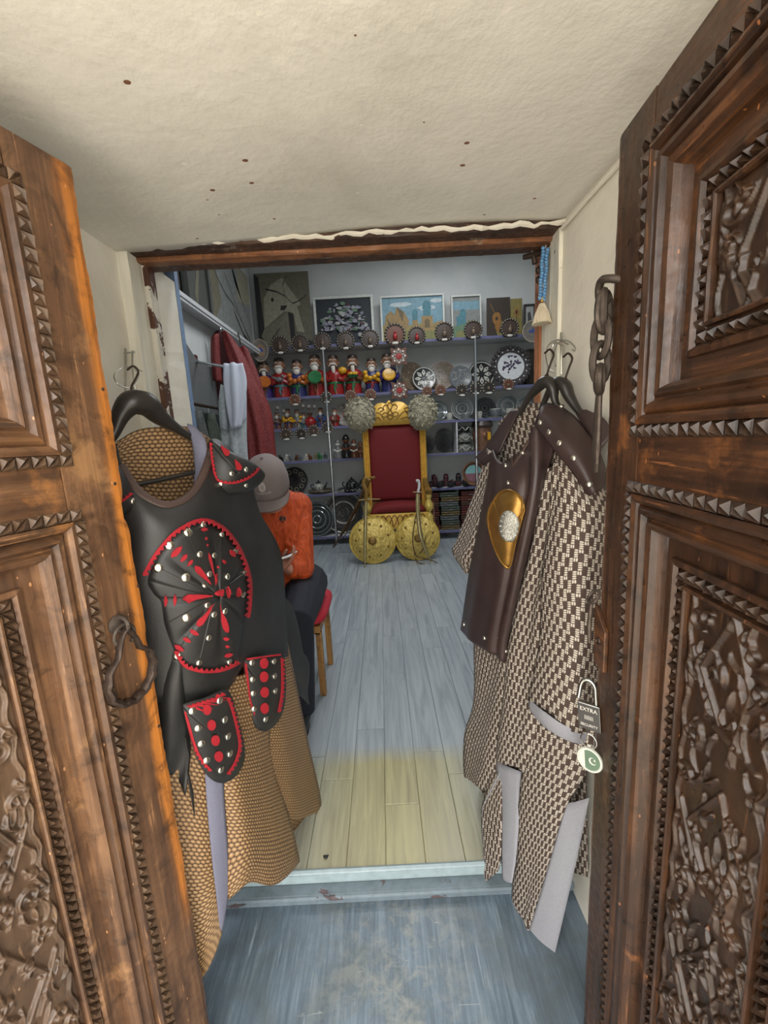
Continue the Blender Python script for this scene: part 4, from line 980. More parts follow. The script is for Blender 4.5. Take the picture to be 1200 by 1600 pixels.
sg = garment(rv, 'shoulder_guard', RP, [
    [(836, 664, .03), (842, 646, .02), (850, 633, .0), (872, 632, -.025)],
    [(866, 702, .05), (874, 688, .05), (886, 672, .03), (902, 656, -.01)],
    [(898, 742, .05), (907, 728, .05), (918, 714, .03), (932, 698, -.01)],
    [(921, 775, .045), (930, 770, .045), (940, 764, .025), (952, 752, -.01)]], 'leather_brown', .005, 5, 7)
HS = Hit([sg])
for x, y in ((845, 661), (859, 676), (875, 693), (897, 716), (921, 757), (877, 636)): rivet(rv, HS, x, y, .0062, .003, sg)
garment(rv, 'shoulder_strap', RP, [
    [(798, 642, -.055), (804, 640, -.05), (812, 640, -.045)], [(774, 676, -.055), (782, 678, -.045), (792, 682, -.04)],
    [(758, 700, -.055), (766, 704, -.04), (776, 712, -.025)], [(744, 714, -.06), (748, 720, -.05), (756, 728, -.04)]], 'leather_brown', .004)
garment(rv, 'back', RP, [
    [(775, 700, -.095), (810, 655, -.075), (850, 640, -.06), (885, 660, -.055)], [(765, 800, -.095), (800, 800, -.085), (840, 800, -.07), (880, 800, -.06)],
    [(745, 980, -.09), (785, 990, -.085), (825, 1000, -.07), (865, 1000, -.06)]], 'leather_brown', .004)

for k_, (pts_, lab) in enumerate((
    ([(812, 648, -.03), (824, 625, -.025), (840, 606, -.02), (853, 596, -.02), (864, 606, -.02), (868, 628, -.02), (880, 642, -.02), (896, 655, -.02)], 'front black plastic hanger holding the brown leather breastplate'),
    ([(845, 640, -.045), (858, 612, -.04), (869, 597, -.035), (882, 602, -.035), (890, 620, -.035), (905, 643, -.035), (925, 662, -.03), (946, 690, -.025)], 'rear black plastic hanger between the leather breastplate and the right wall'))):
    h = Thing('clothes_hanger', RP.at(*pts_[3]), lab, 'hanger', 'hangers by the right door')
    mb = MB(); pp = spline([RP.at(*p) for p in pts_], 6); n_ = len(pp); mb.tube(pp, [.006+.011*math.exp(-((i/n_-.42)/.25)**2) for i in range(n_)], 12, flat=.8, nrm=(0, 0, 1)); h.part('shoulder_bar', mb, 'black_plastic')
    x, y, b = pts_[3]; mb = MB(); mb.tube(spline([RP.at(x, y, b), RP.at(x+2, y-12, b), RP.at(x+8, y-30, b-.01), RP.at(x+12, y-42, b-.02), RP.at(x+6, y-50, b-.02), RP.at(x-2, y-44, b-.02)], 4), [.006]*4+[.0025]*17, 8); h.part('hook', mb, 'iron_dark')
garment(rv, 'rear_shoulder_guard', RP, [[(900, 646, -.03), (908, 641, -.03), (916, 640, -.03)], [(915, 672, -.02), (930, 660, -.025), (944, 654, -.03)], [(935, 705, -.015), (948, 690, -.02), (958, 680, -.025)]], 'leather_brown', .004)
wh2 = Thing('wall_hook', atX(876, 560, .478), 'bent wire coat hook on the white frame beside the right robe', 'hook')
q = lambda x, y, o=0: atX(x, y, .478-o)
mb = MB(); mb.tube(spline([q(877, 520), q(877, 545, .006), q(877, 585, .008)], 4), .0032, 8); wh2.part('stem', mb, 'wire')
for xs_ in (((888, 538), (873, 531), (858, 538), (853, 555), (857, 575), (866, 582)), ((866, 552), (872, 536), (886, 532), (898, 542), (898, 548), (894, 546)), ((880, 540), (866, 536), (862, 556), (868, 572))):
    mb = MB(); mb.tube(spline([q(x, y, .012+.008*i) for i, (x, y) in enumerate(xs_)], 5), .0017, 8); wh2.part('prong', mb, 'wire')

# ================================================================== SHELVES AND THEIR GOODS
YS, YD = 4.95, .30            # shelf front edge and depth
plain('shelf_white', (188, 190, 192), .55); plain('shelf_edge', (96, 96, 132), .5); plain('chrome', (200, 202, 205), .15, 1.0, noise=.05)
SZ = dict(S1=2.325, S2=1.775, S3=1.42, S4=1.04, S5=.633, S6=.11)
def K(Y): return Y/FPX        # metres per pixel at a depth, near the middle of the frame
su = Thing('shelving_unit', (.4, YS+.15, 0), 'white wall shelving with violet edges and chrome posts along the back wall', 'shelving')
for k_, z in SZ.items():
    mb = MB(); mb.box((RXL+.001, YS, z-.025), (2.3, YS+YD, z)); sh = su.part('shelf', mb, 'shelf_white', smooth=False)
    mb = MB(); mb.box((RXL+.001, YS-.006, z-.026), (2.3, YS, z+.001)); su.part('shelf_edge', mb, 'shelf_edge', parent=sh, smooth=False)
for x in (-.59, 1.12):
    mb = MB(); mb.tube([(x, YS-.03, .0), (x, YS-.03, SZ['S1']+.02)], .016, 10)
    po = su.part('post', mb, 'chrome')
    mb = MB(); mb.lathe([(.022, 0), (.022, .02), (.016, .022)], (x, YS-.03, SZ['S3']-.03), 10); su.part('collar', mb, 'chrome', parent=po)
for x, z0, z1, d in ((.235, 'S2', 'S1', .2), (.235, 'S3', 'S2', .2), (.9, 'S4', 'S3', .3), (.28, 'S4', 'S3', .3), (-.05, 'S5', 'S4', .3)):
    mb = MB(); mb.box((x-.008, YS+.29-d, SZ[z0]), (x+.008, YS+.29, SZ[z1]-.026)); su.part('divider', mb, 'shelf_white', smooth=False)
ws = Thing('wall_shelf', (RXL, 4.0, 2.29), 'narrow grey picture shelf high along the left wall', 'shelf')
mb = MB(); mb.box((RXL+.001, 1.6, 2.27), (-1.29, 4.94, 2.30)); ws.part('board', mb, 'shelf_white', smooth=False)
mb = MB(); mb.box((-1.32, 1.6, 2.25), (-1.30, 4.94, 2.27)); ws.part('rail', mb, 'shelf_white', smooth=False)

# ---- paintings
def C_(name, rgb): return plain(name, rgb, .6, noise=.18, nscale=25)
def painting(px0, py0, px1, py1, Y, frame, fw, bgc, art, label, lean=0.0, frame_mat='frame_white', z0=None, cat='painting'):
    a = atY(px0, py1, Y); b = atY(px1, py0, Y); w, h = (b.x-a.x), (b.z-a.z)
    zb = SZ['S1']+.001 if z0 is None else z0; h = b.z-zb; c = Vector(((a.x+b.x)/2, Y, zb))
    t = Thing('painting', c, label, cat, 'pictures along the top shelf')
    t.o.rotation_euler = (-lean, 0, 0)
    def P(u, v, d=0): return c+Vector(((u-.5)*w, -d, v*h))
    mb = MB(); mb.box(P(0, 0, 0), P(1, 1, .018)); mb = MB(); mb.box((c.x-w/2, c.y, c.z), (c.x+w/2, c.y+.018, c.z+h)); t.part('canvas', mb, bgc, smooth=False)
    mb = MB(); mats = []
    for i, (mname, poly) in enumerate(art):
        if mname not in mats: mats.append(mname)
        if frame: fu, fv = fw/w, fw/h; poly = [(fu+u*(1-2*fu), fv+v*(1-2*fv)) for u, v in poly]
        mb.add([P(u, v, .0008+.0003*i) for u, v in poly], [tuple(range(len(poly)))], mats.index(mname))
    if art: t.part('picture', mb, mats, smooth=False)
    if frame:
        for (u0, v0, u1, v1) in ((0, 0, 1, fw/h), (0, 1-fw/h, 1, 1), (0, fw/h, fw/w, 1-fw/h), (1-fw/w, fw/h, 1, 1-fw/h)):
            mb = MB(); p, q = P(u0, v0), P(u1, v1); mb.box((p.x, p.y-.018, p.z), (q.x, q.y+.001, q.z)); t.part('frame_bar', mb, frame_mat, smooth=False, bevel=.003)
    return t
plain('frame_white', (186, 188, 182), .5); plain('frame_dark', (40, 34, 32), .5)
C_('art_black', (26, 26, 24)); C_('art_ivory', (134, 130, 112)); C_('art_stone', (104, 100, 84)); C_('art_taupe', (92, 88, 72)); C_('art_navy', (22, 30, 36)); C_('art_lilac', (122, 122, 136)); C_('art_pale', (150, 152, 150)); C_('art_maroon', (72, 26, 30))
C_('art_sky', (104, 138, 152)); C_('art_sand', (132, 120, 70)); C_('art_clay', (136, 112, 70)); C_('art_turq', (62, 112, 124)); C_('art_olive', (112, 112, 66)); C_('art_shadow', (92, 78, 50)); C_('art_cloud', (168, 180, 184)); C_('art_green', (84, 112, 88)); C_('art_brown', (48, 38, 28)); C_('art_gold', (132, 92, 40)); C_('art_ochre', (120, 108, 60)); C_('art_ink', (62, 62, 60)); C_('art_grey', (116, 120, 118)); C_('art_darkgrey', (70, 72, 68)); C_('art_orange', (140, 98, 54))
def blob(cx, cy, rx, ry, n=12, jit=.0, seed=0):
    rn = random.Random(seed+int(cx*1000)); return [(cx+rx*math.cos(2*math.pi*k/n)*(1+rn.uniform(-jit, jit)), cy+ry*math.sin(2*math.pi*k/n)*(1+rn.uniform(-jit, jit))) for k in range(n)]
def branch(pts, w):
    out = []; back_ = []
    for i, (x, y) in enumerate(pts):
        ww = w*(1-.7*i/len(pts)); out.append((x-ww*.6, y+ww)); back_.append((x+ww*.6, y-ww))
    return out+back_[::-1]
arch = [('art_black', [(0, 0), (.3, 0), (.12, .25), (.08, .95), (0, 1)]), ('art_ivory', [(.12, .3), (.15, .68), (.3, .85), (.5, .93), (.68, .88), (.82, .72), (.88, .6), (.7, .55), (.5, .5)]), ('art_stone', [(.12, .3), (.5, .45), (.62, .55), (.62, .02), (.18, .02), (.05, .2)]),
        ('art_taupe', [(.55, .9), (.85, .9), (1, .6), (1, .2), (.85, .3), (.82, .6)]), ('art_black', [(.6, .02), (.58, .5), (.68, .46), (.68, .2), (1, .1), (1, 0)]), ('art_ivory', [(.46, .52), (.74, .62), (.86, .22), (.72, .24), (.68, .48)]), ('art_black', [(.44, .52), (.46, .58), (.58, .58), (.52, .52)]), ('art_black', blob(.31, .66, .03, .035, 4)),
        ('art_black', branch([(.2, .8), (.4, .76), (.55, .7), (.68, .6), (.8, .63), (.95, .7)], .012)), ('art_black', branch([(.55, .7), (.52, .84), (.6, .95)], .008)), ('art_black', branch([(.25, .03), (.25, .16), (.42, .3)], .008)), ('art_black', branch([(.35, .05), (.36, .3)], .006))]
painting(405, 422, 480, 531, 5.14, False, 0, 'art_taupe', arch, 'tall black and ivory abstract painting of a bird-like arch on the top shelf', .03)
rn = random.Random(3); fl_ = [('art_maroon', [(.42, .02), (.62, .02), (.66, .16), (.38, .16)])]
for k_ in range(150):
    a = rn.uniform(.05, 3.1); r_ = rn.uniform(.02, .5); fl_.append((rn.choice(['art_lilac', 'art_pale', 'art_lilac', 'art_green', 'art_pale', 'art_maroon']) if k_ % 3 else 'art_lilac', blob(.5+r_*.9*math.cos(a), .28+r_*1.25*math.sin(a), rn.uniform(.015, .055), rn.uniform(.012, .045), 7, .4, k_)))
fl_.append(('art_pale', blob(.78, .18, .035, .045)))
painting(493, 459, 582, 531, 5.13, True, .028, 'art_navy', fl_, 'dark painting of pale flowers in a white frame on the top shelf', .05)
def dome(x, y, w, h, body, cap, wd=None):
    wd = wd or w; return [(body, [(x-wd, 0.15), (x-wd*.9, y), (x+wd*.9, y), (x+wd, .15)]), (cap, [(x-w*.8, y), (x-w*.8, y+h*.45), (x-w, y+h*.5), (x-w*.9, y+h*.8), (x-w*.4, y+h), (x+w*.4, y+h), (x+w*.9, y+h*.8), (x+w, y+h*.5), (x+w*.8, y+h*.45), (x+w*.8, y)])]
land = [('art_cloud', blob(.3, .85, .2, .05, 12, .2)), ('art_cloud', blob(.75, .75, .15, .06, 12, .2)), ('art_cloud', blob(.9, .9, .1, .05)), ('art_sand', [(0, 0), (1, 0), (1, .38), (.7, .42), (.4, .36), (.2, .45), (0, .4)]), ('art_clay', [(.02, .3), (.05, .6), (.14, .72), (.2, .62), (.24, .8), (.36, .68), (.44, .48), (.42, .3)]), ('art_shadow', [(.24, .8), (.3, .55), (.33, .45), (.36, .68)]), ('art_shadow', [(.07, .55), (.1, .35), (.16, .38)])] + dome(.54, .48, .05, .24, 'art_clay', 'art_turq') + dome(.74, .56, .075, .34, 'art_clay', 'art_turq', .10) + [('art_olive', blob(.3, .15, .28, .12, 14, .2)), ('art_olive', blob(.8, .12, .2, .1, 14, .2)), ('art_shadow', [(.7, .3), (.7, .45), (.74, .5), (.78, .45), (.78, .3)]), ('art_clay', [(.85, .3), (.9, .42), (1, .44), (1, .3)])]
painting(596, 457, 694, 524, 5.13, True, .022, 'art_sky', land, 'landscape painting of sand coloured ruins and turquoise domes in a pale frame', .05)
city = [('art_cloud', blob(.5, .8, .45, .1, 12, .2)), ('art_sky', [(0, .7), (1, .7), (1, .9), (0, .9)])] + dome(.38, .42, .12, .3, 'art_turq', 'art_turq') + dome(.22, .35, .1, .22, 'art_turq', 'art_turq') + [('art_green', [(0, 0), (1, 0), (1, .35), (.6, .4), (0, .3)]), ('art_olive', blob(.6, .3, .12, .14, 12, .2)), ('art_ochre', blob(.72, .35, .05, .12)), ('art_olive', blob(.3, .12, .25, .1, 12, .2))]
painting(706, 459, 752, 519, 5.13, True, .018, 'art_grey', city, 'small misty green painting of blue domes in a pale frame', .05)
viol = [('art_gold', branch([(.15, .85), (.35, .62), (.42, .55)], .05)), ('art_gold', blob(.42, .5, .2, .16, 14, .1)), ('art_ochre', blob(.6, .22, .22, .2, 14, .15)), ('art_gold', blob(.48, .35, .14, .18, 12, .1)), ('art_brown', blob(.42, .5, .06, .05)), ('art_brown', blob(.6, .2, .08, .06))]
painting(761, 464, 797, 513, 5.13, False, 0, 'art_brown', viol, 'dark brown panel with a golden fiddle shape on the top shelf')
painting(798, 466, 816, 509, 5.13, False, 0, 'art_ochre', [('art_gold', blob(.5, .65, .22, .12, 12, .1)), ('art_brown', branch([(.5, .55), (.48, .3), (.55, .1)], .05)), ('art_brown', blob(.5, .66, .1, .05))], 'narrow ochre panel with a brown flower beside the fiddle panel')
painting(818, 475, 836, 509, 5.13, True, .018, 'art_grey', [('art_pale', [(0, 0), (1, 0), (1, 1), (0, 1)]), ('art_ink', blob(.5, .5, .25, .35, 10, .3))], 'tiny black framed drawing at the right end of the top shelf', 0, 'frame_dark')
# paintings leaning along the left wall
def wall_painting(y0, y1, z1, bgc, art, label):
    c = Vector((RXL+.06, (y0+y1)/2, 2.301)); t = Thing('painting', c, label, 'painting', 'pictures on the left wall shelf'); w_, h_ = y1-y0, z1-2.301
    mb = MB(); mb.box((c.x-.008, y0, c.z), (c.x+.008, y1, z1)); t.part('canvas', mb, bgc, smooth=False)
    mb = MB(); mats = []
    for i, (mn, poly) in enumerate(art):
        if mn not in mats: mats.append(mn)
        mb.add([(c.x+.009+.0004*i, y0+u*w_, c.z+v*h_) for u, v in poly], [tuple(range(len(poly)))], mats.index(mn))
    t.part('picture', mb, mats, smooth=False)
wall_painting(3.78, 4.9, 3.05, 'art_grey', [('art_stone', [(0, 0), (.2, .3), (.1, .9), (0, 1)]), ('art_ivory', [(.6, .5), (1, .6), (1, 1), (.7, 1)]), ('art_darkgrey', branch([(.2, .95), (.35, .7), (.5, .5), (.75, .2), (.98, 0)], .05)), ('art_darkgrey', branch([(.1, .6), (.3, .45), (.5, .4), (.9, .1)], .02)), ('art_darkgrey', [(.05, .75), (.12, .6), (.16, .9)]), ('art_black', branch([(.5, .3), (.7, .1), (.95, .02)], .04)), ('art_darkgrey', branch([(.5, 1), (.6, .7), (.75, .55), (1, .3)], .02))], 'large grey abstract painting at the back end of the left wall shelf')
wall_painting(3.25, 3.72, 2.95, 'art_darkgrey', [('art_black', [(0, 0), (.15, 0), (.15, 1), (0, 1)]), ('art_stone', branch([(.4, .1), (.6, .5), (.5, .95)], .06)), ('art_black', [(.9, 0), (1, 0), (1, 1), (.9, 1)])], 'dark narrow painting in the middle of the left wall shelf')
wall_painting(2.6, 3.18, 2.9, 'art_brown', [('art_orange', [(.1, .05), (.5, .1), (.9, .6), (.8, .9), (.4, .5)]), ('art_shadow', branch([(.1, .2), (.5, .4), (.9, .9)], .06)), ('art_gold', [(.5, 0), (.9, 0), (.95, .4)])], 'brown and orange painting nearest the doorway on the left wall shelf')

# ---- discs hung on shelf edges
plain('orn_brown', (64, 50, 42), .45, noise=.3, nscale=90); plain('orn_dark', (44, 40, 36), .4); plain('orn_dot', (176, 164, 140), .4); plain('orn_bird', (104, 88, 72), .4); plain('orn_red', (150, 34, 34), .4); plain('orn_rust', (96, 58, 42), .5, noise=.4, nscale=120); plain('ceramic_white', (206, 204, 196), .2)
def face_cam(c, tilt=0.0):   # a frame whose +Z looks out of the shelf into the room
    M = Matrix.Rotation(R(90)+tilt, 4, 'X'); M.translation = c; return M
def fan_ornament(px, py, rpx, kind, label, Y=YS-.02):
    c = atY(px, py, Y); r = rpx*K(Y); M = face_cam(c); t = Thing('peacock_ornament', c, label, 'ornament', 'round ornaments on the top shelf edge')
    mb = MB(); n = 30; prof = [(0, 0), (r*.5, 0), (r, .004), (r, .012), (r*.7, .016), (0, .018)]; mb.lathe(prof, (0, 0, 0), n, M); b = t.part('disc', mb, 'orn_rust' if kind == 'red' else 'orn_brown')
    mb = MB(); 
    for k in range(18):
        a = R(-60)+R(300)*k/17; mb.lathe([(r*.13, .0), (r*.13, .016), (r*.07, .022), (0, .023)], (0, 0, 0), 8, M @ Matrix.Translation((r*.9*math.cos(a), r*.9*math.sin(a), 0)))
    t.part('scalloped_rim', mb, 'orn_dark', parent=b)
    mb = MB()
    for k in range(17):
        a = R(-55)+R(290)*k/16; mb.ball(M @ Vector((r*.9*math.cos(a), r*.9*math.sin(a), .024)), r*.055, 6)
    t.part('bead_ring', mb, 'orn_dot', parent=b)
    mb = MB(); mb.ball(M @ Vector((0, -r*.22, .03)), (r*.22, r*.2, r*.34), 10); mb.ball(M @ Vector((0, r*.14, .035)), r*.13, 8); mb.ball(M @ Vector((0, r*.24, .04)), r*.06, 6); t.part('bird', mb, 'orn_red' if kind in ('red', 'redbird') else 'orn_bird')
    mb = MB(); mb.lathe([(0, 0), (r*.35, 0), (r*.3, .02), (0, .03)], (0, 0, 0), 12, M @ Matrix.Translation((0, -r*.78, .004)) @ Matrix.Diagonal((1, .4, 1, 1))); t.part('foot', mb, 'ceramic_white')
    return t
row = [(438, 540, 13.5, '', 'first from the left, below the arch painting'), (469, 537, 13, '', 'second from the left'), (504, 534, 13, '', 'on the left chrome post'), (540, 533, 13.5, '', 'under the left half of the flower painting'), (578, 530, 13.5, '', 'under the right edge of the flower painting'), (617, 523, 15.5, 'red', ''), (651, 525, 13, 'redbird', ''), (694, 519, 14, '', 'below the right edge of the landscape painting'), (739, 516, 13.5, '', 'on the right chrome post'), (796, 513, 13.5, '', 'below the fiddle panel')]
for x, y, r_, kd, wh_ in row:
    lab = {'red': 'larger reddish fan ornament above the square red tile', 'redbird': 'dark fan ornament with a red bird on the top shelf edge'}.get(kd, 'round dark peacock ornament '+wh_)
    fan_ornament(x, y, r_, kd, lab)
plain('plate_blue', (64, 80, 140), .3, noise=.5, nscale=60); plain('plate_grey', (112, 106, 100), .35); plain('plate_tan', (142, 116, 92), .4)
def edge_plate(px, py, rx, ry, label, c2):
    c = atY(px, py, YS-.02); r = rx*K(YS); M = face_cam(c) @ Matrix.Diagonal((1, ry/rx, 1, 1)); t = Thing('souvenir_plate', c, label, 'plate', 'blue centred plates at the shelf ends')
    mb = MB(); mb.lathe([(0, 0), (r*.6, 0), (r, .012), (r*.98, .018), (r*.62, .008), (0, .006)], (0, 0, 0), 28, M); b = t.part('plate', mb, 'plate_grey')
    mb = MB(); mb.lathe([(r*.94, .0165), (r*1.0, .017), (r*.97, .021), (r*.93, .018)], (0, 0, 0), 28, M); t.part('rim', mb, 'orn_dot', parent=b)
    mb = MB(); mb.lathe([(0, .010), (r*.55, .010), (r*.55, .007)], (0, 0, 0), 20, M); t.part('centre', mb, c2, parent=b)
    mb = MB(); mb.prism([M @ Vector((x*r, y*r, .0105)) for x, y in ((-.4, -.1), (-.3, .2), (-.1, .1), (0, .35), (.15, .12), (.3, .2), (.4, -.1))], M.to_3x3() @ Vector((0, 0, .002))); t.part('painted_domes', mb, 'plate_blue', parent=b, smooth=False)
edge_plate(407, 548, 12, 16, 'oval brown souvenir plate with a blue building at the left end of the top shelf', 'plate_tan'); edge_plate(832, 518, 15.5, 15.5, 'round grey souvenir plate with blue domes at the right end of the top shelf', 'plate_grey')
# square red tiles on the divider
for px, py, lab in ((623, 557, 'square white and red openwork tile under the reddish fan ornament'), (624, 610, 'square white and red openwork tile above the gold throne crest')):
    c = atY(px, py, YS-.03); t = Thing('openwork_tile', c, lab, 'ornament', 'red and white tiles on the divider'); s_ = 12*K(YS); M = face_cam(c)
    mb = MB(); n = 32; pr = [(s_*(1+.12*math.cos(8*a))*math.cos(a)/max(abs(math.cos(a)), abs(math.sin(a)))**.75, s_*(1+.12*math.cos(8*a))*math.sin(a)/max(abs(math.cos(a)), abs(math.sin(a)))**.75) for a in [2*math.pi*k/n for k in range(n)]]
    mb.prism([M @ Vector((x, y, 0)) for x, y in pr], M.to_3x3() @ Vector((0, 0, .012))); b = t.part('body', mb, 'orn_rust', smooth=False)
    mb = MB()
    for k in range(8):
        a = math.pi*k/4; mb.ball(M @ Vector((s_*.75*math.cos(a), s_*.75*math.sin(a), .013)), s_*.16, 8); mb.tube([M @ Vector((s_*.42*math.cos(a+.2), s_*.42*math.sin(a+.2), .014)), M @ Vector((s_*.8*math.cos(a+.4), s_*.8*math.sin(a+.4), .014)), M @ Vector((s_*.42*math.cos(a+.6), s_*.42*math.sin(a+.6), .014))], s_*.05, 6)
    t.part('scrollwork', mb, 'ceramic_white', parent=b)
    mb = MB(); mb.lathe([(0, 0), (s_*.36, 0), (s_*.36, .016), (0, .020)], (0, 0, 0), 16, M); t.part('centre', mb, 'orn_red', parent=b)
# small discs on the two shelf edges below
def small_disc(px, py, rpx, mat, label, grp):
    c = atY(px, py, YS-.02); r = rpx*K(YS); M = face_cam(c); t = Thing('small_ornament', c, label, 'ornament', grp)
    mb = MB(); mb.lathe([(0, 0), (r, .002), (r, .010), (r*.7, .015), (r*.4, .012), (0, .014)], (0, 0, 0), 22, M); b = t.part('disc', mb, mat)
    mb = MB()
    for k in range(12): a = math.pi*k/6; mb.ball(M @ Vector((r*.85*math.cos(a), r*.85*math.sin(a), .013)), r*.1, 6)
    t.part('bead_ring', mb, 'orn_dot', parent=b)
    mb = MB(); mb.ball(M @ Vector((0, -r*.1, .016)), (r*.22, r*.2, r*.3), 8); t.part('bird', mb, 'orn_bird', parent=b)
    mb = MB(); mb.lathe([(0, 0), (r*.5, 0), (r*.45, .016), (0, .018)], (0, 0, 0), 10, M @ Matrix.Translation((r*.1, -r*.75, .004)) @ Matrix.Diagonal((1, .35, 1, 1))); t.part('foot', mb, 'ceramic_white', parent=b)
for px, py, r_, m_, lab in ((461, 625, 9, 'orn_rust', 'small brown disc ornament under the second bearded figurine'), (510, 621, 9, 'orn_dark', 'small dark disc ornament on the left post under the big figurines'), (548, 619, 9, 'orn_rust', 'small brown disc ornament left of the two above the left fur hat'), (579, 617, 9, 'orn_rust', 'small brown disc ornament right above the left fur hat'),
                             (667, 612, 8, 'orn_rust', 'small brown disc ornament left of the pair above the right fur hat'), (688, 610, 8.5, 'orn_rust', 'small brown disc ornament right of the pair above the right fur hat'), (721, 610, 9.5, 'orn_dark', 'small dark disc ornament left of the right post'), (743, 607, 9.5, 'orn_dark', 'small dark disc ornament on the right post'), (763, 606, 10, 'orn_dark', 'small dark disc ornament right of the right post'), (794, 601, 8.5, 'orn_rust', 'small brown disc ornament under the big blue-white plate'),
                             (447, 679, 9.5, 'orn_brown', 'small disc ornament leftmost below the little figurines'), (471, 678, 9, 'orn_dark', 'small disc ornament second below the little figurines'), (490, 673, 9, 'orn_brown', 'small disc ornament third below the little figurines'), (512, 668, 9, 'orn_dark', 'small disc ornament on the left post below the little figurines')):
    small_disc(px, py, r_, m_, lab, 'small disc ornaments on shelf edges')
for i, (px, py) in enumerate(((433, 637), (443, 642), (473, 634), (482, 635), (491, 635))):
    c = atY(px, py, YS+.02); r = 4*K(YS); t = Thing('hanging_bell', c, ['leftmost little grey bell hanging under the figurine shelf', 'second little grey bell hanging under the figurine shelf', 'third little grey bell hanging under the figurine shelf', 'fourth little grey bell hanging under the figurine shelf', 'little grey bell nearest the left post'][i], 'bell', 'little bells under the figurine shelf')
    mb = MB(); mb.lathe([(0, -r*1.4), (r*.5, -r*1.1), (r*.95, -r*.4), (r*.7, r*.3), (r*.3, r*.7), (0, r*.8)], c, 10); t.part('bell', mb, 'plate_grey')
    mb = MB(); mb.tube([c+Vector((0, 0, r*.7)), Vector((c.x, c.y, SZ['S2']-.026))], .0015, 5); t.part('string', mb, 'orn_dark')

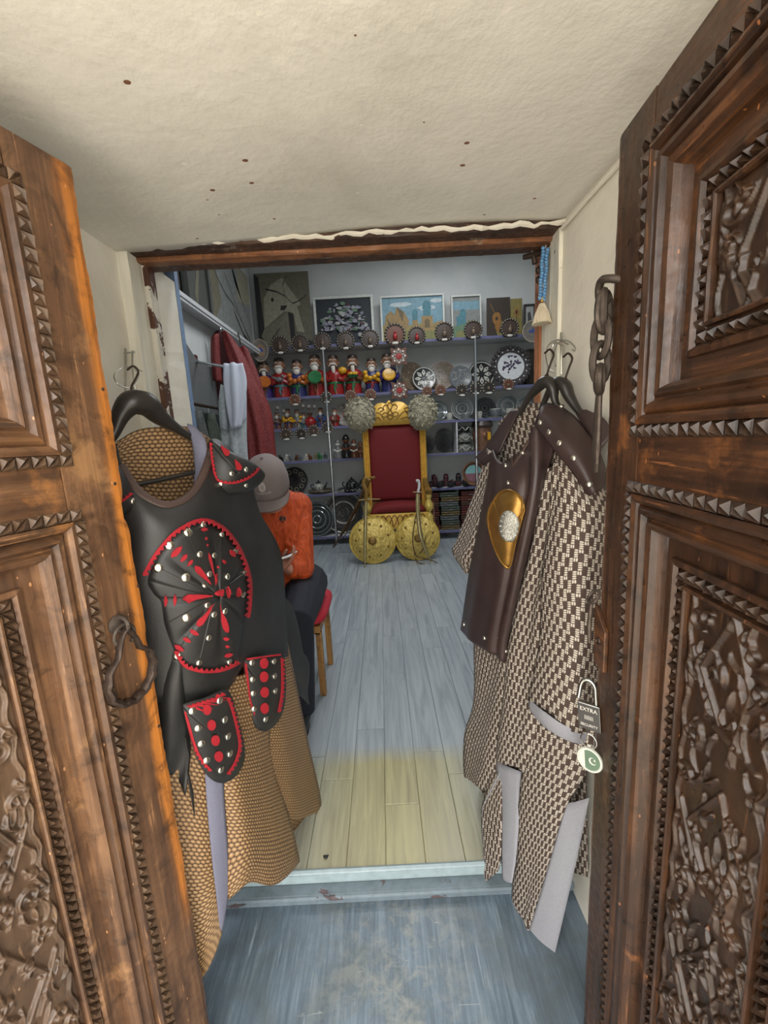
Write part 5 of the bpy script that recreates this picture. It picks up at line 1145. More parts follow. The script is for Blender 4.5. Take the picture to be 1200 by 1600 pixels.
# ---- bearded figurines
plain('clay_skin', (146, 104, 78), .35); plain('clay_hat', (62, 50, 44), .4); plain('glaze_white', (212, 208, 200), .25)
GL = dict(purple=(58, 44, 104), red=(142, 34, 32), navy=(46, 50, 98), orange=(176, 96, 34), yellow=(204, 154, 34), green=(46, 110, 66), teal=(78, 122, 124), brown=(102, 62, 40), grey=(110, 112, 112), black=(30, 28, 28), blue=(62, 84, 134))
for k_, v_ in GL.items(): plain('glaze_'+k_, v_, .25, noise=.25, nscale=70)
def figurine(px, zb, hpx, robe_c, arm_c, load_c, sash_c, label, grp, turn=0, tilt=0, load='bowl', beard='round', Y=5.08, tiny=False, name='bearded_figurine'):
    b = atY(px, 620, Y); h = hpx*K(Y); c = Vector((b.x, Y, zb)); t = Thing(name, c, label, 'figurine', grp)
    F = lambda x, y, z: c+Vector((x*h, y*h, z*h)); n = 14
    mb = MB(); mb.lathe([(0, 0), (.19*h, 0), (.205*h, .06*h), (.19*h, .25*h), (.21*h, .42*h), (.225*h, .52*h), (.17*h, .60*h), (.09*h, .635*h), (0, .64*h)], c, n, Matrix.Diagonal((1, .8, 1, 1))); t.part('robe', mb, 'glaze_'+robe_c)
    hd = F(.0+tilt, -.02, .79); mb = MB(); mb.ball(hd, (.135*h, .13*h, .165*h), 14); mb.ball(hd+Vector((0, -.13*h, -.01*h)), (.03*h, .035*h, .05*h), 8); mb.ball(hd+Vector((.135*h, 0, -.02*h)), (.025*h, .03*h, .05*h), 6); mb.ball(hd+Vector((-.135*h, 0, -.02*h)), (.025*h, .03*h, .05*h), 6)
    head = t.part('head', mb, 'clay_skin')
    mb = MB(); mb.lathe([(.125*h, 0), (.128*h, .02*h), (.11*h, .07*h), (.06*h, .09*h), (0, .095*h)], hd+Vector((0, .015*h, .095*h)), 14); t.part('cap', mb, 'clay_hat', parent=head)
    mb = MB()
    if beard == 'round': mb.ball(hd+Vector((0, -.10*h, -.13*h)), (.09*h, .06*h, .10*h), 10)
    else: mb.tube([hd+Vector((0, -.12*h, -.10*h)), hd+Vector((.01*h, -.13*h, -.22*h)), hd+Vector((.02*h, -.12*h, -.30*h))], [.055*h, .045*h, .012*h], 8)
    mb.tube([hd+Vector((-.11*h, -.11*h, -.10*h)), hd+Vector((-.05*h, -.15*h, -.045*h)), hd+Vector((.05*h, -.15*h, -.045*h)), hd+Vector((.11*h, -.11*h, -.10*h))], [.012*h, .028*h, .028*h, .012*h], 6); t.part('beard', mb, 'glaze_white', parent=head)
    if not tiny:
        mb = MB()
        for sx in (-.05, .05): mb.tube([hd+Vector((sx*h-.03*h, -.125*h, .045*h)), hd+Vector((sx*h, -.14*h, .055*h)), hd+Vector((sx*h+.03*h, -.125*h, .045*h))], .011*h, 5)
        t.part('eyebrows', mb, 'glaze_white', parent=head)
    for sx in (-1, 1):
        mb = MB(); mb.tube(spline([F(.17*sx, 0, .54), F(.225*sx, -.05, .44), F(.19*sx, -.16, .36), F(.09*sx, -.20, .40)], 4), [.06*h]*5+[.065*h]*4+[.05*h]*4, 8); t.part('arm', mb, 'glaze_'+arm_c)
    lc = F(.0, -.23, .43)
    mb = MB()
    if load == 'bowl':
        mb.lathe([(0, -.05*h), (.08*h, -.05*h), (.15*h, .02*h), (.0, .03*h)], lc, 14); t.part('bowl', mb, 'glaze_'+sash_c); mb = MB()
        for k in range(6): a = math.pi*k/3; mb.ball(lc+Vector((.08*h*math.cos(a), .06*h*math.sin(a), .05*h)), .05*h, 8)
    elif load == 'bread':
        mb.lathe([(0, -.02*h), (.14*h, -.02*h), (.17*h, .01*h), (.14*h, .04*h), (.05*h, .03*h), (0, .03*h)], lc, 16, Matrix.Rotation(R(70), 4, 'X'))
    elif load == 'fruit':
        for dx, dz in ((-.16, .02), (-.05, -.03), (.07, 0), (.17, .06), (-.18, .12)): mb.ball(lc+Vector((dx*h, 0, dz*h)), .07*h, 10)
    elif load == 'bird':
        mb.ball(lc, (.1*h, .07*h, .06*h), 10); mb.ball(lc+Vector((.09*h, -.02*h, .08*h)), .04*h, 8); mb.tube([lc+Vector((-.08*h, 0, .02*h)), lc+Vector((-.17*h, 0, .07*h))], [.04*h, .015*h], 6)
    elif load == 'melon': mb.ball(F(.2, -.12, .58), (.11*h, .09*h, .09*h), 12)
    t.part({'bowl': 'fruit', 'fruit': 'fruit', 'bread': 'bread', 'bird': 'bird', 'melon': 'melon'}[load], mb, 'glaze_'+load_c)
    mb = MB(); mb.lathe([(.205*h, 0), (.215*h, .025*h), (.205*h, .05*h)], F(0, 0, .27), n, Matrix.Diagonal((1, .8, 1, 1))); mb.tube([F(.0, -.175, .29), F(-.02, -.185, .15), F(.01, -.18, .05)], [.02*h, .025*h, .01*h], 6); mb.tube([F(.0, -.175, .29), F(.05, -.18, .17)], [.02*h, .012*h], 6); t.part('sash', mb, 'glaze_'+sash_c if sash_c != robe_c else 'glaze_white')
    if turn: t.o.rotation_euler = (0, 0, turn)
    return t
g1 = 'large bearded figurines on the second shelf'; z2 = SZ['S2']+.001
figurine(416, z2, 56, 'purple', 'purple', 'orange', 'brown', 'bearded old man figurine in purple, leftmost beside the red robe', g1, .2, 0, 'bread', 'long')
figurine(442, z2, 60, 'red', 'red', 'grey', 'teal', 'bearded figurine in red robe holding a white bird and a tray', g1, 0, -.02, 'bird')
figurine(468, z2, 56, 'navy', 'orange', 'orange', 'green', 'long bearded figurine in navy with a wide orange melon slice', g1, 0, .0, 'fruit')
figurine(496, z2, 62, 'red', 'orange', 'green', 'brown', 'bearded figurine in red with a green scarf, left of the chrome post', g1, 0, .0, 'bread')
figurine(526, z2, 60, 'red', 'red', 'yellow', 'green', 'red robed figurine with a drooping moustache carrying yellow fruit on its shoulder', g1, 0, -.03, 'melon', 'long')
figurine(554, z2, 59, 'red', 'brown', 'yellow', 'green', 'bearded figurine holding a bowl of yellow fruit above a glossy red robe', g1, 0, .0, 'bowl', 'long')
figurine(583, z2, 53, 'navy', 'yellow', 'yellow', 'red', 'navy robed figurine with an armful of orange and yellow fruit', g1, 0, .0, 'fruit')
figurine(609, z2, 58, 'navy', 'purple', 'yellow', 'purple', 'blue robed figurine holding a big round yellow bread, rightmost of the row', g1, 0, -.03, 'bread')
g2 = 'little figurines on the third shelf'; z3 = SZ['S3']+.001
for px, h_, rc, ac, lc_, sc_, ld, lab in ((430, 27, 'brown', 'brown', 'grey', 'purple', 'bird', 'little brown figurine leftmost on the third shelf'), (447, 31, 'brown', 'yellow', 'yellow', 'navy', 'fruit', 'little figurine with an armful of yellow fruit'), (462, 29, 'grey', 'yellow', 'yellow', 'brown', 'melon', 'little grey figurine carrying a yellow bundle'), (472, 24, 'teal', 'teal', 'grey', 'navy', 'bread', 'little teal figurine standing close beside the grey one'), (499, 30, 'blue', 'blue', 'brown', 'brown', 'bird', 'little blue figurine just left of the chrome post'), (521, 28, 'red', 'red', 'brown', 'brown', 'bread', 'little red hooded figurine just right of the chrome post')):
    figurine(px, z3, h_, rc, ac, lc_, sc_, lab, g2, 0, 0, ld, tiny=True)
def pomegranate(px, zb, rpx, label):
    b = atY(px, 660, 5.06); r = rpx*K(5.06); c = Vector((b.x, 5.06, zb)); t = Thing('pomegranate_ornament', c, label, 'ornament')
    mb = MB(); mb.ball(c+Vector((0, 0, r*.95)), (r, r, r*.95), 14); t.part('fruit', mb, 'glaze_red')
    mb = MB(); mb.lathe([(r*.25, 0), (r*.3, r*.3), (r*.5, r*.7), (r*.3, r*.4), (0, r*.3)], c+Vector((0, 0, r*1.75)), 8); t.part('crown', mb, 'glaze_brown')
pomegranate(485, z3, 9, 'little red ceramic pomegranate between the little figurines')
def plate(px, py, rpx, Y, shelf, cols, label, grp, kind='flower', lean=.22, sq=1.0, turn=0, name='plate'):
    """plate leaning on the wall, standing on its rim on the shelf"""
    b = atY(px, py, Y); r = rpx*K(Y); c = Vector((b.x, Y, SZ[shelf]+r*math.cos(lean)+.002 if shelf else b.z)); t = Thing(name, (c.x, c.y, c.z-r if shelf else c.z), label, 'plate', grp)
    M = face_cam(c, -lean) @ Matrix.Rotation(turn, 4, 'Y'); sc_, wh_, c3 = cols; r = r*sq if sq < 1 else r
    mb = MB(); mb.lathe([(0, -.012), (r*.45, -.012), (r*.6, 0), (r, .014), (r*1.0, .019), (r*.93, .0185), (r*.62, .006), (0, .003)], (0, 0, 0), 36, M); b_ = t.part('dish', mb, sc_)
    if kind == 'flower':
        mb = MB()
        for k in range(8):
            a = math.pi*k/4; pts = [(.2, 0), (.45, .15), (.58, .13), (.78, 0), (.58, -.13), (.45, -.15)]; mb.prism([M @ Vector((r*(x*math.cos(a)-y*math.sin(a)), r*(x*math.sin(a)+y*math.cos(a)), .0085+.012*max(0, x-.6))) for x, y in pts], M.to_3x3() @ Vector((0, 0, .0015)))
        t.part('petals', mb, wh_, parent=b_, smooth=False)
        mb = MB()
        for k in range(8):
            a = math.pi*k/4; mb.ball(M @ Vector((r*.55*math.cos(a), r*.55*math.sin(a), .010)), (r*.06, r*.03, r*.06), 6)
        mb.lathe([(0, .010), (r*.14, .0095), (r*.14, .006)], (0, 0, 0), 14, M); t.part('petal_eyes', mb, c3, parent=b_)
        mb = MB(); mb.lathe([(r*.86, .0165), (r*.90, .0182), (r*.94, .0195)], (0, 0, 0), 36, M); t.part('rim_line', mb, wh_, parent=b_)
    elif kind == 'rings':
        for k, (q0, q1) in enumerate(((.18, .26), (.48, .56), (.74, .80), (.92, .99))):
            mb = MB(); zz = lambda q: .0065+(.013*max(0, (q-.62)/.38)); mb.lathe([(r*q0, zz(q0)), (r*(q0+q1)/2, zz((q0+q1)/2)+.004), (r*q1, zz(q1)+.001)], (0, 0, 0), 36, M); t.part('ring', mb, wh_ if k % 2 == 0 else c3, parent=b_)
    elif kind == 'circles':
        mb = MB()
        for k in range(9):
            a = 2*math.pi*k/9; mb.tube([M @ Vector((r*.68*math.cos(a)+r*.14*math.cos(q), r*.68*math.sin(a)+r*.14*math.sin(q), .013)) for q in np.linspace(0, 2*math.pi, 12)[:-1]], r*.025, 5, closed=True)
        t.part('painted_circles', mb, wh_, parent=b_)
        mb = MB(); mb.lathe([(0, .008), (r*.3, .007), (r*.3, .005)], (0, 0, 0), 18, M); t.part('centre', mb, c3, parent=b_)
    elif kind == 'scatter':
        mb = MB(); rn_ = random.Random(int(px))
        for k in range(70):
            a = rn_.uniform(0, 6.28); q = math.sqrt(rn_.uniform(.01, .75)); p = M @ Vector((r*q*math.cos(a), r*q*math.sin(a), .007+.012*max(0, (q-.62)/.38))); d = (M.to_3x3() @ Vector((math.cos(a*3), math.sin(a*3), 0)))*r*.07; mb.tube([p-d, p+d*.2+M.to_3x3() @ Vector((0, 0, .002)), p+d], r*.016, 4)
        t.part('painted_scrolls', mb, wh_, parent=b_)
    elif kind == 'picture':
        mb = MB(); mb.lathe([(0, .0075), (r*.66, .0085), (r*.70, .010)], (0, 0, 0), 36, M); t.part('centre', mb, wh_, parent=b_)
        mb = MB(); rn_ = random.Random(9)
        for k in range(34):
            a = rn_.uniform(0, 6.28); q = math.sqrt(rn_.uniform(.0, .3)); mb.ball(M @ Vector((r*q*math.cos(a), r*(.1+q*.8*math.sin(a)), .009)), (r*rn_.uniform(.04, .1), .002, r*rn_.uniform(.03, .07)), 7)
        t.part('painted_flowers', mb, c3, parent=b_)
        mb = MB()
        for k in range(28): a = 2*math.pi*k/28; mb.ball(M @ Vector((r*.97*math.cos(a), r*.97*math.sin(a), .015)), r*.12, 6)
        t.part('scalloped_rim', mb, sc_, parent=b_)
        mb = MB()
        for k in range(18): a = 2*math.pi*k/18; mb.ball(M @ Vector((r*.84*math.cos(a), r*.84*math.sin(a), .0155)), r*.045, 6)
        t.part('rim_dots', mb, wh_, parent=b_)
    return t
plain('pl_black', (40, 38, 38), .2, coat=.4); plain('pl_white', (172, 172, 164), .2); plain('pl_brown', (96, 82, 68), .3, noise=.35, nscale=40); plain('pl_cream', (140, 132, 108), .3); plain('pl_grey', (96, 100, 104), .2, noise=.3, nscale=60); plain('pl_ink', (70, 62, 84), .25, noise=.4, nscale=60); plain('pl_silver', (118, 124, 124), .12, .35, noise=.2); plain('pl_dkglass', (58, 62, 60), .12, .3, noise=.2); plain('pl_pale', (196, 198, 200), .2); plain('pl_rim', (66, 62, 62), .25, noise=.3, nscale=50)
gp = 'painted plates on the second shelf'
plate(645, 585, 22, 5.10, 'S2', ('pl_brown', 'pl_cream', 'pl_black'), 'brownish oval scroll painted plate right of the divider', gp, 'scatter', .2, 1, .5)
plate(662, 585, 18, 5.06, 'S2', ('pl_black', 'pl_white', 'pl_grey'), 'black plate with a white flower between the two brownish plates', gp, 'flower', .2)
plate(690, 580, 22, 5.12, 'S2', ('pl_brown', 'pl_cream', 'pl_black'), 'larger brownish scroll painted plate left of the grey plate', gp, 'scatter', .2, 1, -.3)
plate(719, 583, 17, 5.05, 'S2', ('pl_grey', 'pl_white', 'pl_black'), 'grey speckled plate with a scalloped top left of the right post', gp, 'scatter', .2)
plate(752, 579, 20, 5.08, 'S2', ('pl_black', 'pl_white', 'pl_black'), 'black plate with a white eight-petal flower beside the right post', gp, 'flower', .2)
plate(798, 568, 28.5, 5.02, 'S2', ('pl_rim', 'pl_pale', 'pl_ink'), 'large scalloped plate with a pale flower picture in the middle', gp, 'picture', .15)
mb = MB(); c = atY(832, 600, 5.12); mb.box((c.x-.10, 5.08, SZ['S2']+.001), (c.x+.16, 5.2, SZ['S2']+.42)); tag(mb.build('dark_tray', 'art_brown', smooth=False, bevel=.05), 'plain dark brown tray standing behind the large scalloped plate', 'tray')
gp = 'grey glazed plates on the third shelf'
for px, r_, lab, cc in ((684, 15, 'grey glazed plate half hidden by the right fur hat', ('pl_silver', 'pl_white', 'pl_grey')), (722, 17, 'bright ringed grey plate left of the right post', ('pl_silver', 'pl_white', 'pl_pale')), (757, 16, 'dark green-grey plate right of the right post', ('pl_dkglass', 'pl_silver', 'pl_grey')), (793, 17.5, 'domed grey plate beside the right hangers', ('pl_silver', 'pl_grey', 'pl_white')), (822, 16, 'grey plate mostly hidden behind the right hangers', ('pl_silver', 'pl_grey', 'pl_white'))):
    plate(px, 640, r_, 5.12, 'S3', cc, lab, gp, 'rings', .2)
def cup(px, zb, wpx, hpx, mat, label, grp, Y=5.02, handle=False):
    b = atY(px, 640, Y); w_ = wpx*K(Y)/2; h_ = hpx*K(Y); c = Vector((b.x, Y, zb)); t = Thing('cup', c, label, 'cup', grp)
    mb = MB(); mb.lathe([(0, .004), (w_*.55, 0), (w_*.8, h_*.25), (w_, h_*.6), (w_*.96, h_), (w_*.88, h_), (w_*.85, h_*.3), (0, h_*.2)], c, 18); b_ = t.part('bowl', mb, mat)
    mb = MB(); mb.lathe([(w_*.99, h_*.9), (w_*1.0, h_*.96), (w_*.9, h_*1.01)], c, 18); t.part('rim', mb, 'pl_white', parent=b_)
    mb = MB(); mb.lathe([(0, 0), (w_*1.25, .004), (w_*1.35, .012), (w_*.6, .008), (0, .008)], c-Vector((0, 0, .001)), 18); t.part('saucer', mb, 'pl_white')
for px, w_, h_, m_, lab in ((684, 17, 13, 'pl_silver', 'grey bowl at the left end before the glazed plates'), (702, 10, 11, 'pl_white', 'small white cup between two glazed plates'), (728, 15, 10, 'pl_silver', 'grey bowl in front of the bright ringed plate'), (749, 9, 11, 'pl_white', 'small patterned cup just right of the post'), (774, 17, 14, 'pl_grey', 'wide grey cup between the dark and the domed plates'), (797, 12, 13, 'pl_white', 'white patterned cup before the domed plate')):
    cup(px, SZ['S3']+.001, w_, h_, m_, lab, 'cups on the third shelf')
plate(541, 655, 17, 5.12, 'S3', ('pl_brown', 'pl_white', 'glaze_red'), 'dotted brown plate behind the left fur hat', None, 'circles', .2)
# ---- fourth shelf
z4 = SZ['S4']+.001; rn = random.Random(12)
names4 = ['black pair of tiny shoes', 'tiny white sheep', 'tiny grey owl', 'tiny dark camel', 'tiny striped bird', 'tiny white hen', 'tiny brown donkey', 'tiny pale elephant', 'tiny green lion', 'tiny grey goat']
for i in range(10):
    px = 440+i*7.6; b = atY(px, 715, 5.03); h_ = rn.uniform(9, 12)*K(5.03); c = Vector((b.x, 5.0+.04*(i % 2), z4)); mt = ['glaze_black', 'glaze_white', 'glaze_grey', 'glaze_brown', 'pl_grey', 'glaze_white', 'glaze_brown', 'pl_cream', 'glaze_green', 'pl_grey'][i]
    t = Thing('miniature_animal', c, names4[i].replace('tiny', 'tiny clay')+(' at the left end of the fourth shelf' if i == 0 else ', number %s along the row of miniatures' % ['one', 'two', 'three', 'four', 'five', 'six', 'seven', 'eight', 'nine', 'ten'][i]), 'figurine', 'miniatures on the fourth shelf')
    mb = MB(); mb.ball(c+Vector((0, 0, h_*.45)), (h_*.33, h_*.4, h_*.28), 10); 
    for sx in (-.18, .18):
        for sy in (-.2, .2): mb.tube([c+Vector((sx*h_, sy*h_, 0)), c+Vector((sx*h_, sy*h_, h_*.35))], h_*.09, 6)
    t.part('body', mb, mt)
    mb = MB(); hc = c+Vector((h_*.12*(1 if i % 2 else -1), -h_*.36, h_*.74)); mb.ball(hc, (h_*.2, h_*.22, h_*.22), 8); mb.ball(hc+Vector((-.14*h_, 0, .2*h_)), h_*.08, 6); mb.ball(hc+Vector((.14*h_, 0, .2*h_)), h_*.08, 6); t.part('head', mb, mt)
def doll(px, hpx, mat, m2, label):
    b = atY(px, 700, 5.04); h_ = hpx*K(5.04); c = Vector((b.x, 5.04, z4)); t = Thing('clay_doll', c, label, 'figurine', 'dark dolls left of the throne')
    mb = MB(); mb.lathe([(0, 0), (.26*h_, 0), (.28*h_, .1*h_), (.2*h_, .4*h_), (.13*h_, .62*h_), (0, .65*h_)], c, 14); t.part('gown', mb, mat)
    mb = MB(); mb.ball(c+Vector((0, 0, .76*h_)), .15*h_, 12); t.part('head', mb, m2)
    mb = MB(); mb.lathe([(.16*h_, 0), (.15*h_, .08*h_), (.08*h_, .2*h_), (0, .24*h_)], c+Vector((0, .01*h_, .78*h_)), 12); t.part('hood', mb, mat)
    mb = MB(); mb.tube([c+Vector((-.2*h_, -.1*h_, .45*h_)), c+Vector((0, -.22*h_, .36*h_)), c+Vector((.2*h_, -.1*h_, .45*h_))], .05*h_, 8); t.part('arms', mb, m2)
doll(528, 30, 'glaze_grey', 'glaze_white', 'grey and white clay doll right of the left post'); doll(541, 36, 'glaze_black', 'glaze_brown', 'tall black hooded clay doll beside the throne'); doll(553, 28, 'glaze_brown', 'glaze_white', 'brown clay doll beside the gold throne frame'); doll(563, 24, 'glaze_brown', 'clay_skin', 'small brown clay doll half behind the throne')
# ---- fifth shelf: teapots
plain('teapot_white', (150, 150, 142), .2); z5 = SZ['S5']+.001
plate(460, 748, 21, 5.12, 'S5', ('pl_black', 'pl_cream', 'pl_black'), 'big black plate painted with circles behind the orange shoulder', None, 'circles', .15)
def teapot(px, wpx, hpx, m1, m2, label, zb):
    Y = 5.02; b = atY(px, 760, Y); r = wpx*K(Y)/2; h_ = hpx*K(Y); c = Vector((b.x, Y, zb)); t = Thing('teapot', c, label, 'teapot', 'teapots on the fifth shelf')
    mb = MB(); mb.lathe([(0, 0), (r*.62, 0), (r*.66, h_*.06), (r*.95, h_*.22), (r, h_*.42), (r*.85, h_*.6), (r*.5, h_*.7), (0, h_*.71)], c, 22); b_ = t.part('body', mb, m1)
    mb = MB(); mb.lathe([(r*.52, 0), (r*.5, h_*.06), (r*.25, h_*.14), (r*.1, h_*.17), (r*.14, h_*.24), (0, h_*.29)], c+Vector((0, 0, h_*.69)), 16); t.part('lid', mb, m2)
    mb = MB(); mb.tube(spline([c+Vector((r*.8, 0, h_*.3)), c+Vector((r*1.25, 0, h_*.45)), c+Vector((r*1.45, 0, h_*.66)), c+Vector((r*1.7, 0, h_*.74))], 4), [r*.2]*4+[r*.15]*4+[r*.1]*5, 8); t.part('spout', mb, m2)
    mb = MB(); mb.tube(spline([c+Vector((-r*.75, 0, h_*.6)), c+Vector((-r*1.35, 0, h_*.62)), c+Vector((-r*1.4, 0, h_*.4)), c+Vector((-r*.85, 0, h_*.22))], 5), r*.09, 8); t.part('handle', mb, m2)
    mb = MB()
    for k in range(9):
        a = 2*math.pi*k/9; mb.tube([c+Vector((r*1.0*math.cos(a+q*.15), r*1.0*math.sin(a+q*.15), h_*(.18+.42*q)))*1 for q in (0, .35, .7)], r*.06, 5)
    t.part('painted_stripes', mb, 'pl_black' if m1 == 'teapot_white' else 'pl_grey', parent=b_)
def tray(px, wpx, m1, m2, label):
    Y = 5.02; b = atY(px, 768, Y); r = wpx*K(Y)/2; c = Vector((b.x, 5.08, z5)); t = Thing('tray', c, label, 'tray', 'trays on the fifth shelf')
    r = min(r, .16); mb = MB(); mb.lathe([(0, 0), (r*.75, 0), (r, .035), (r*.97, .042), (r*.72, .012), (0, .008)], c, 26); b_ = t.part('dish', mb, m1)
    mb = MB()
    for k in range(14): a = 2*math.pi*k/14; mb.ball(c+Vector((r*.93*math.cos(a), r*.93*math.sin(a), .03)), r*.06, 6)
    t.part('rim_pattern', mb, m2, parent=b_)
    return c
tray(500, 42, 'pl_brown', 'pl_cream', 'brown patterned tray under the black and white teapot'); teapot(498, 17, 20, 'teapot_white', 'pl_black', 'black and white striped teapot right of the orange shoulder', z5+.016)
tray(548, 42, 'pl_black', 'pl_white', 'dark plate under the black teapot beside the throne'); teapot(550, 20, 22, 'pl_black', 'pl_black', 'black teapot with a pointed lid beside the throne', z5+.016)
for px, lab in ((534, 'small pale bowl left in front of the black teapot'), (560, 'small pale bowl right in front of the black teapot')):
    b = atY(px, 768, 4.99); c = Vector((b.x, 4.985, z5)); t = Thing('small_bowl', c, lab, 'bowl', 'bowls by the black teapot'); mb = MB(); mb.lathe([(0, 0), (.03, 0), (.055, .035), (.05, .037), (.025, .01), (0, .008)], c, 16); b_ = t.part('bowl', mb, 'pl_white'); mb = MB(); mb.lathe([(.05, .036), (.057, .037), (.053, .042)], c, 16); t.part('rim', mb, 'pl_black', parent=b_)
plate(495, 808, 27, 5.02, 'S6', ('pl_dkglass', 'pl_silver', 'pl_silver'), 'shiny ringed grey-green dish on the bottom shelf beside the man', None, 'rings', .2)
plate(537, 800, 33, 5.12, 'S6', ('pl_black', 'pl_dkglass', 'pl_white'), 'large black ringed dish on the bottom shelf left of the throne', None, 'rings', .15)
# ---- right side: dark hats, patterned caps, textiles
def fur(name, rgb):
    s = NT(name); co = s.coord('Object'); a = s.noise(co, 26, 5, .75); c = lin(rgb)
    s.set(color=s.ramp(a, [(.3, tuple(x*.7 for x in c[:3])), (.66, tuple(min(1, x*1.2) for x in c[:3]))]), rough=.95); s.b.inputs['Sheen Weight'].default_value = .3; s.bump(a, 1.0, .03); return s.m
fur('fur_black', (14, 13, 13)); fur('fur_cream', (200, 192, 164))
def fur_hat(c, rx, rz, mat, label, grp, n=2600, ln=.022, seed=1, thick=None):
    """shaggy sheepskin hat: a rounded drum and its curls of wool"""
    t = Thing('fur_hat', (c.x, c.y, c.z-rz), label, 'hat', grp); rn_ = random.Random(seed); mb = MB()
    prof = [(0, -rz), (rx*.5, -rz*.92), (rx*.82, -rz*.65), (rx*.98, -rz*.2), (rx*.98, rz*.2), (rx*.84, rz*.6), (rx*.5, rz*.9), (0, rz)]; D = Matrix.Diagonal((1, .8, 1, 1)) if thick is None else Matrix.Diagonal((1, thick, 1, 1)); mb.lathe(prof, c, 22, D); b = t.part('crown', mb, mat)
    mb = MB(); vs, fs = [], []
    for k in range(n):
        a = rn_.uniform(0, 2*math.pi); z = rn_.uniform(-1, 1); q = math.sqrt(max(0, 1-abs(z)**2.1)); d = Vector((math.cos(a)*q, math.sin(a)*q, z)); p = c+Vector((d.x*rx*.98, d.y*rx*(D[1][1])*.98, d.z*rz*.97)); tan = Vector((rn_.uniform(-1, 1), rn_.uniform(-1, 1), rn_.uniform(-1.4, .4))); tan = (tan-d*tan.dot(d)).normalized(); sd = d.cross(tan)*ln*.16
        am = .25+1.1*(math.sin(d.x*13+seed)*math.sin(d.y*11+1)*math.sin(d.z*12+seed*2)*.5+.5)**1.5*rn_.uniform(.6, 1.3); p = p+d*ln*.5*(am-.4); p1 = p+d*ln*.55*am+tan*ln*.4; p2 = p+d*ln*(.75*am-.1)+tan*ln*.8; o = len(vs); vs += [p-sd, p+sd, p1+sd*.8, p1-sd*.8, p2]; fs += [(o, o+1, o+2, o+3), (o+3, o+2, o+4)]
    mb.add(vs, fs); w_ = t.part('wool', mb, mat, parent=b); w_['kind'] = 'stuff'
    return t
fur_hat(Vector((.548, 5.08, z4+.117)), .10, .105, 'fur_black', 'low black sheepskin hat left on the fourth shelf beside the throne', 'black fur hats on the shelf', 1500, .012, 4)
fur_hat(Vector((.765, 5.08, z4+.152)), .108, .14, 'fur_black', 'taller black sheepskin hat right beside the patterned cap stack', 'black fur hats on the shelf', 1500, .012, 5)
plain('paper', (120, 120, 114), .7); plain('paper_dark', (70, 66, 62), .6)
for i in range(8):
    t = Thing('booklet', (.37, 5.0, z4+i*.036), 'thin pale booklet, number %s from the bottom of the stack beside the throne' % ['one', 'two', 'three', 'four', 'five', 'six', 'seven', 'eight'][i], 'book', 'booklets stacked beside the throne'); dx = rn.uniform(-.008, .008)
    mb = MB(); mb.box((.31+dx, 4.97, z4+i*.036+.003), (.43+dx, 5.15, z4+i*.036+.031)); t.part('pages', mb, 'paper', smooth=False)
    for zz in (0, .031):
        mb = MB(); mb.box((.305+dx, 4.965, z4+i*.036+zz), (.435+dx, 5.155, z4+i*.036+zz+.003)); t.part('cover', mb, 'paper_dark', smooth=False)
plain('cap_pattern', (104, 104, 98), .6, noise=.9, nscale=45)
for i, (dz, r_, lab) in enumerate(((0, .095, 'black and white embroidered cap at the bottom of the stack by the right post'), (.12, .09, 'black and white embroidered cap in the middle of the stack by the right post'), (.235, .075, 'black bowl-shaped cap on top of the stack by the right post'))):
    c = Vector((1.005, 5.04, z4+dz)); t = Thing('embroidered_cap', c, lab, 'cap', 'caps stacked by the right post')
    mb = MB(); mb.lathe([(r_*.95, 0), (r_, .02), (r_*.95, .07), (r_*.6, .105), (0, .115)] if i < 2 else [(0, .0), (r_*.7, .0), (r_, .06), (r_*.95, .065), (r_*.6, .012), (0, .01)], c, 20); b_ = t.part('crown', mb, 'cap_pattern' if i < 2 else 'pl_black')
    mb = MB()
    mb.tube([c+Vector(((r_+.003)*math.cos(a), (r_+.003)*math.sin(a), .04+.018*math.cos(6*a))) for a in np.linspace(0, 2*math.pi, 49)[:-1]], .005, 6, closed=True)
    t.part('embroidery', mb, 'pl_white', parent=b_)
plain('mask_brown', (110, 76, 54), .5, noise=.4, nscale=30)
c = Vector((1.22, 5.05, z4)); t = Thing('carved_head', c, 'brown carved head ornament with a yellow tag right of the right post', 'ornament'); mb = MB(); mb.lathe([(0, 0), (.09, 0), (.10, .1), (.115, .2), (.10, .3), (0, .32)], c, 16); t.part('head', mb, 'mask_brown'); mb = MB(); mb.lathe([(.12, 0), (.13, .02), (.11, .07), (0, .085)], c+Vector((0, 0, .28)), 16); t.part('hat', mb, 'clay_hat'); mb = MB(); mb.ball(c+Vector((0, -.11, .19)), (.02, .03, .03), 8); mb.ball(c+Vector((-.04, -.10, .22)), .014, 6); mb.ball(c+Vector((.04, -.10, .22)), .014, 6); t.part('face', mb, 'clay_skin'); mb = MB(); mb.box((c.x+.035, c.y-.125, z4+.13), (c.x+.07, c.y-.118, z4+.22)); t.part('tag', mb, 'glaze_yellow', smooth=False)
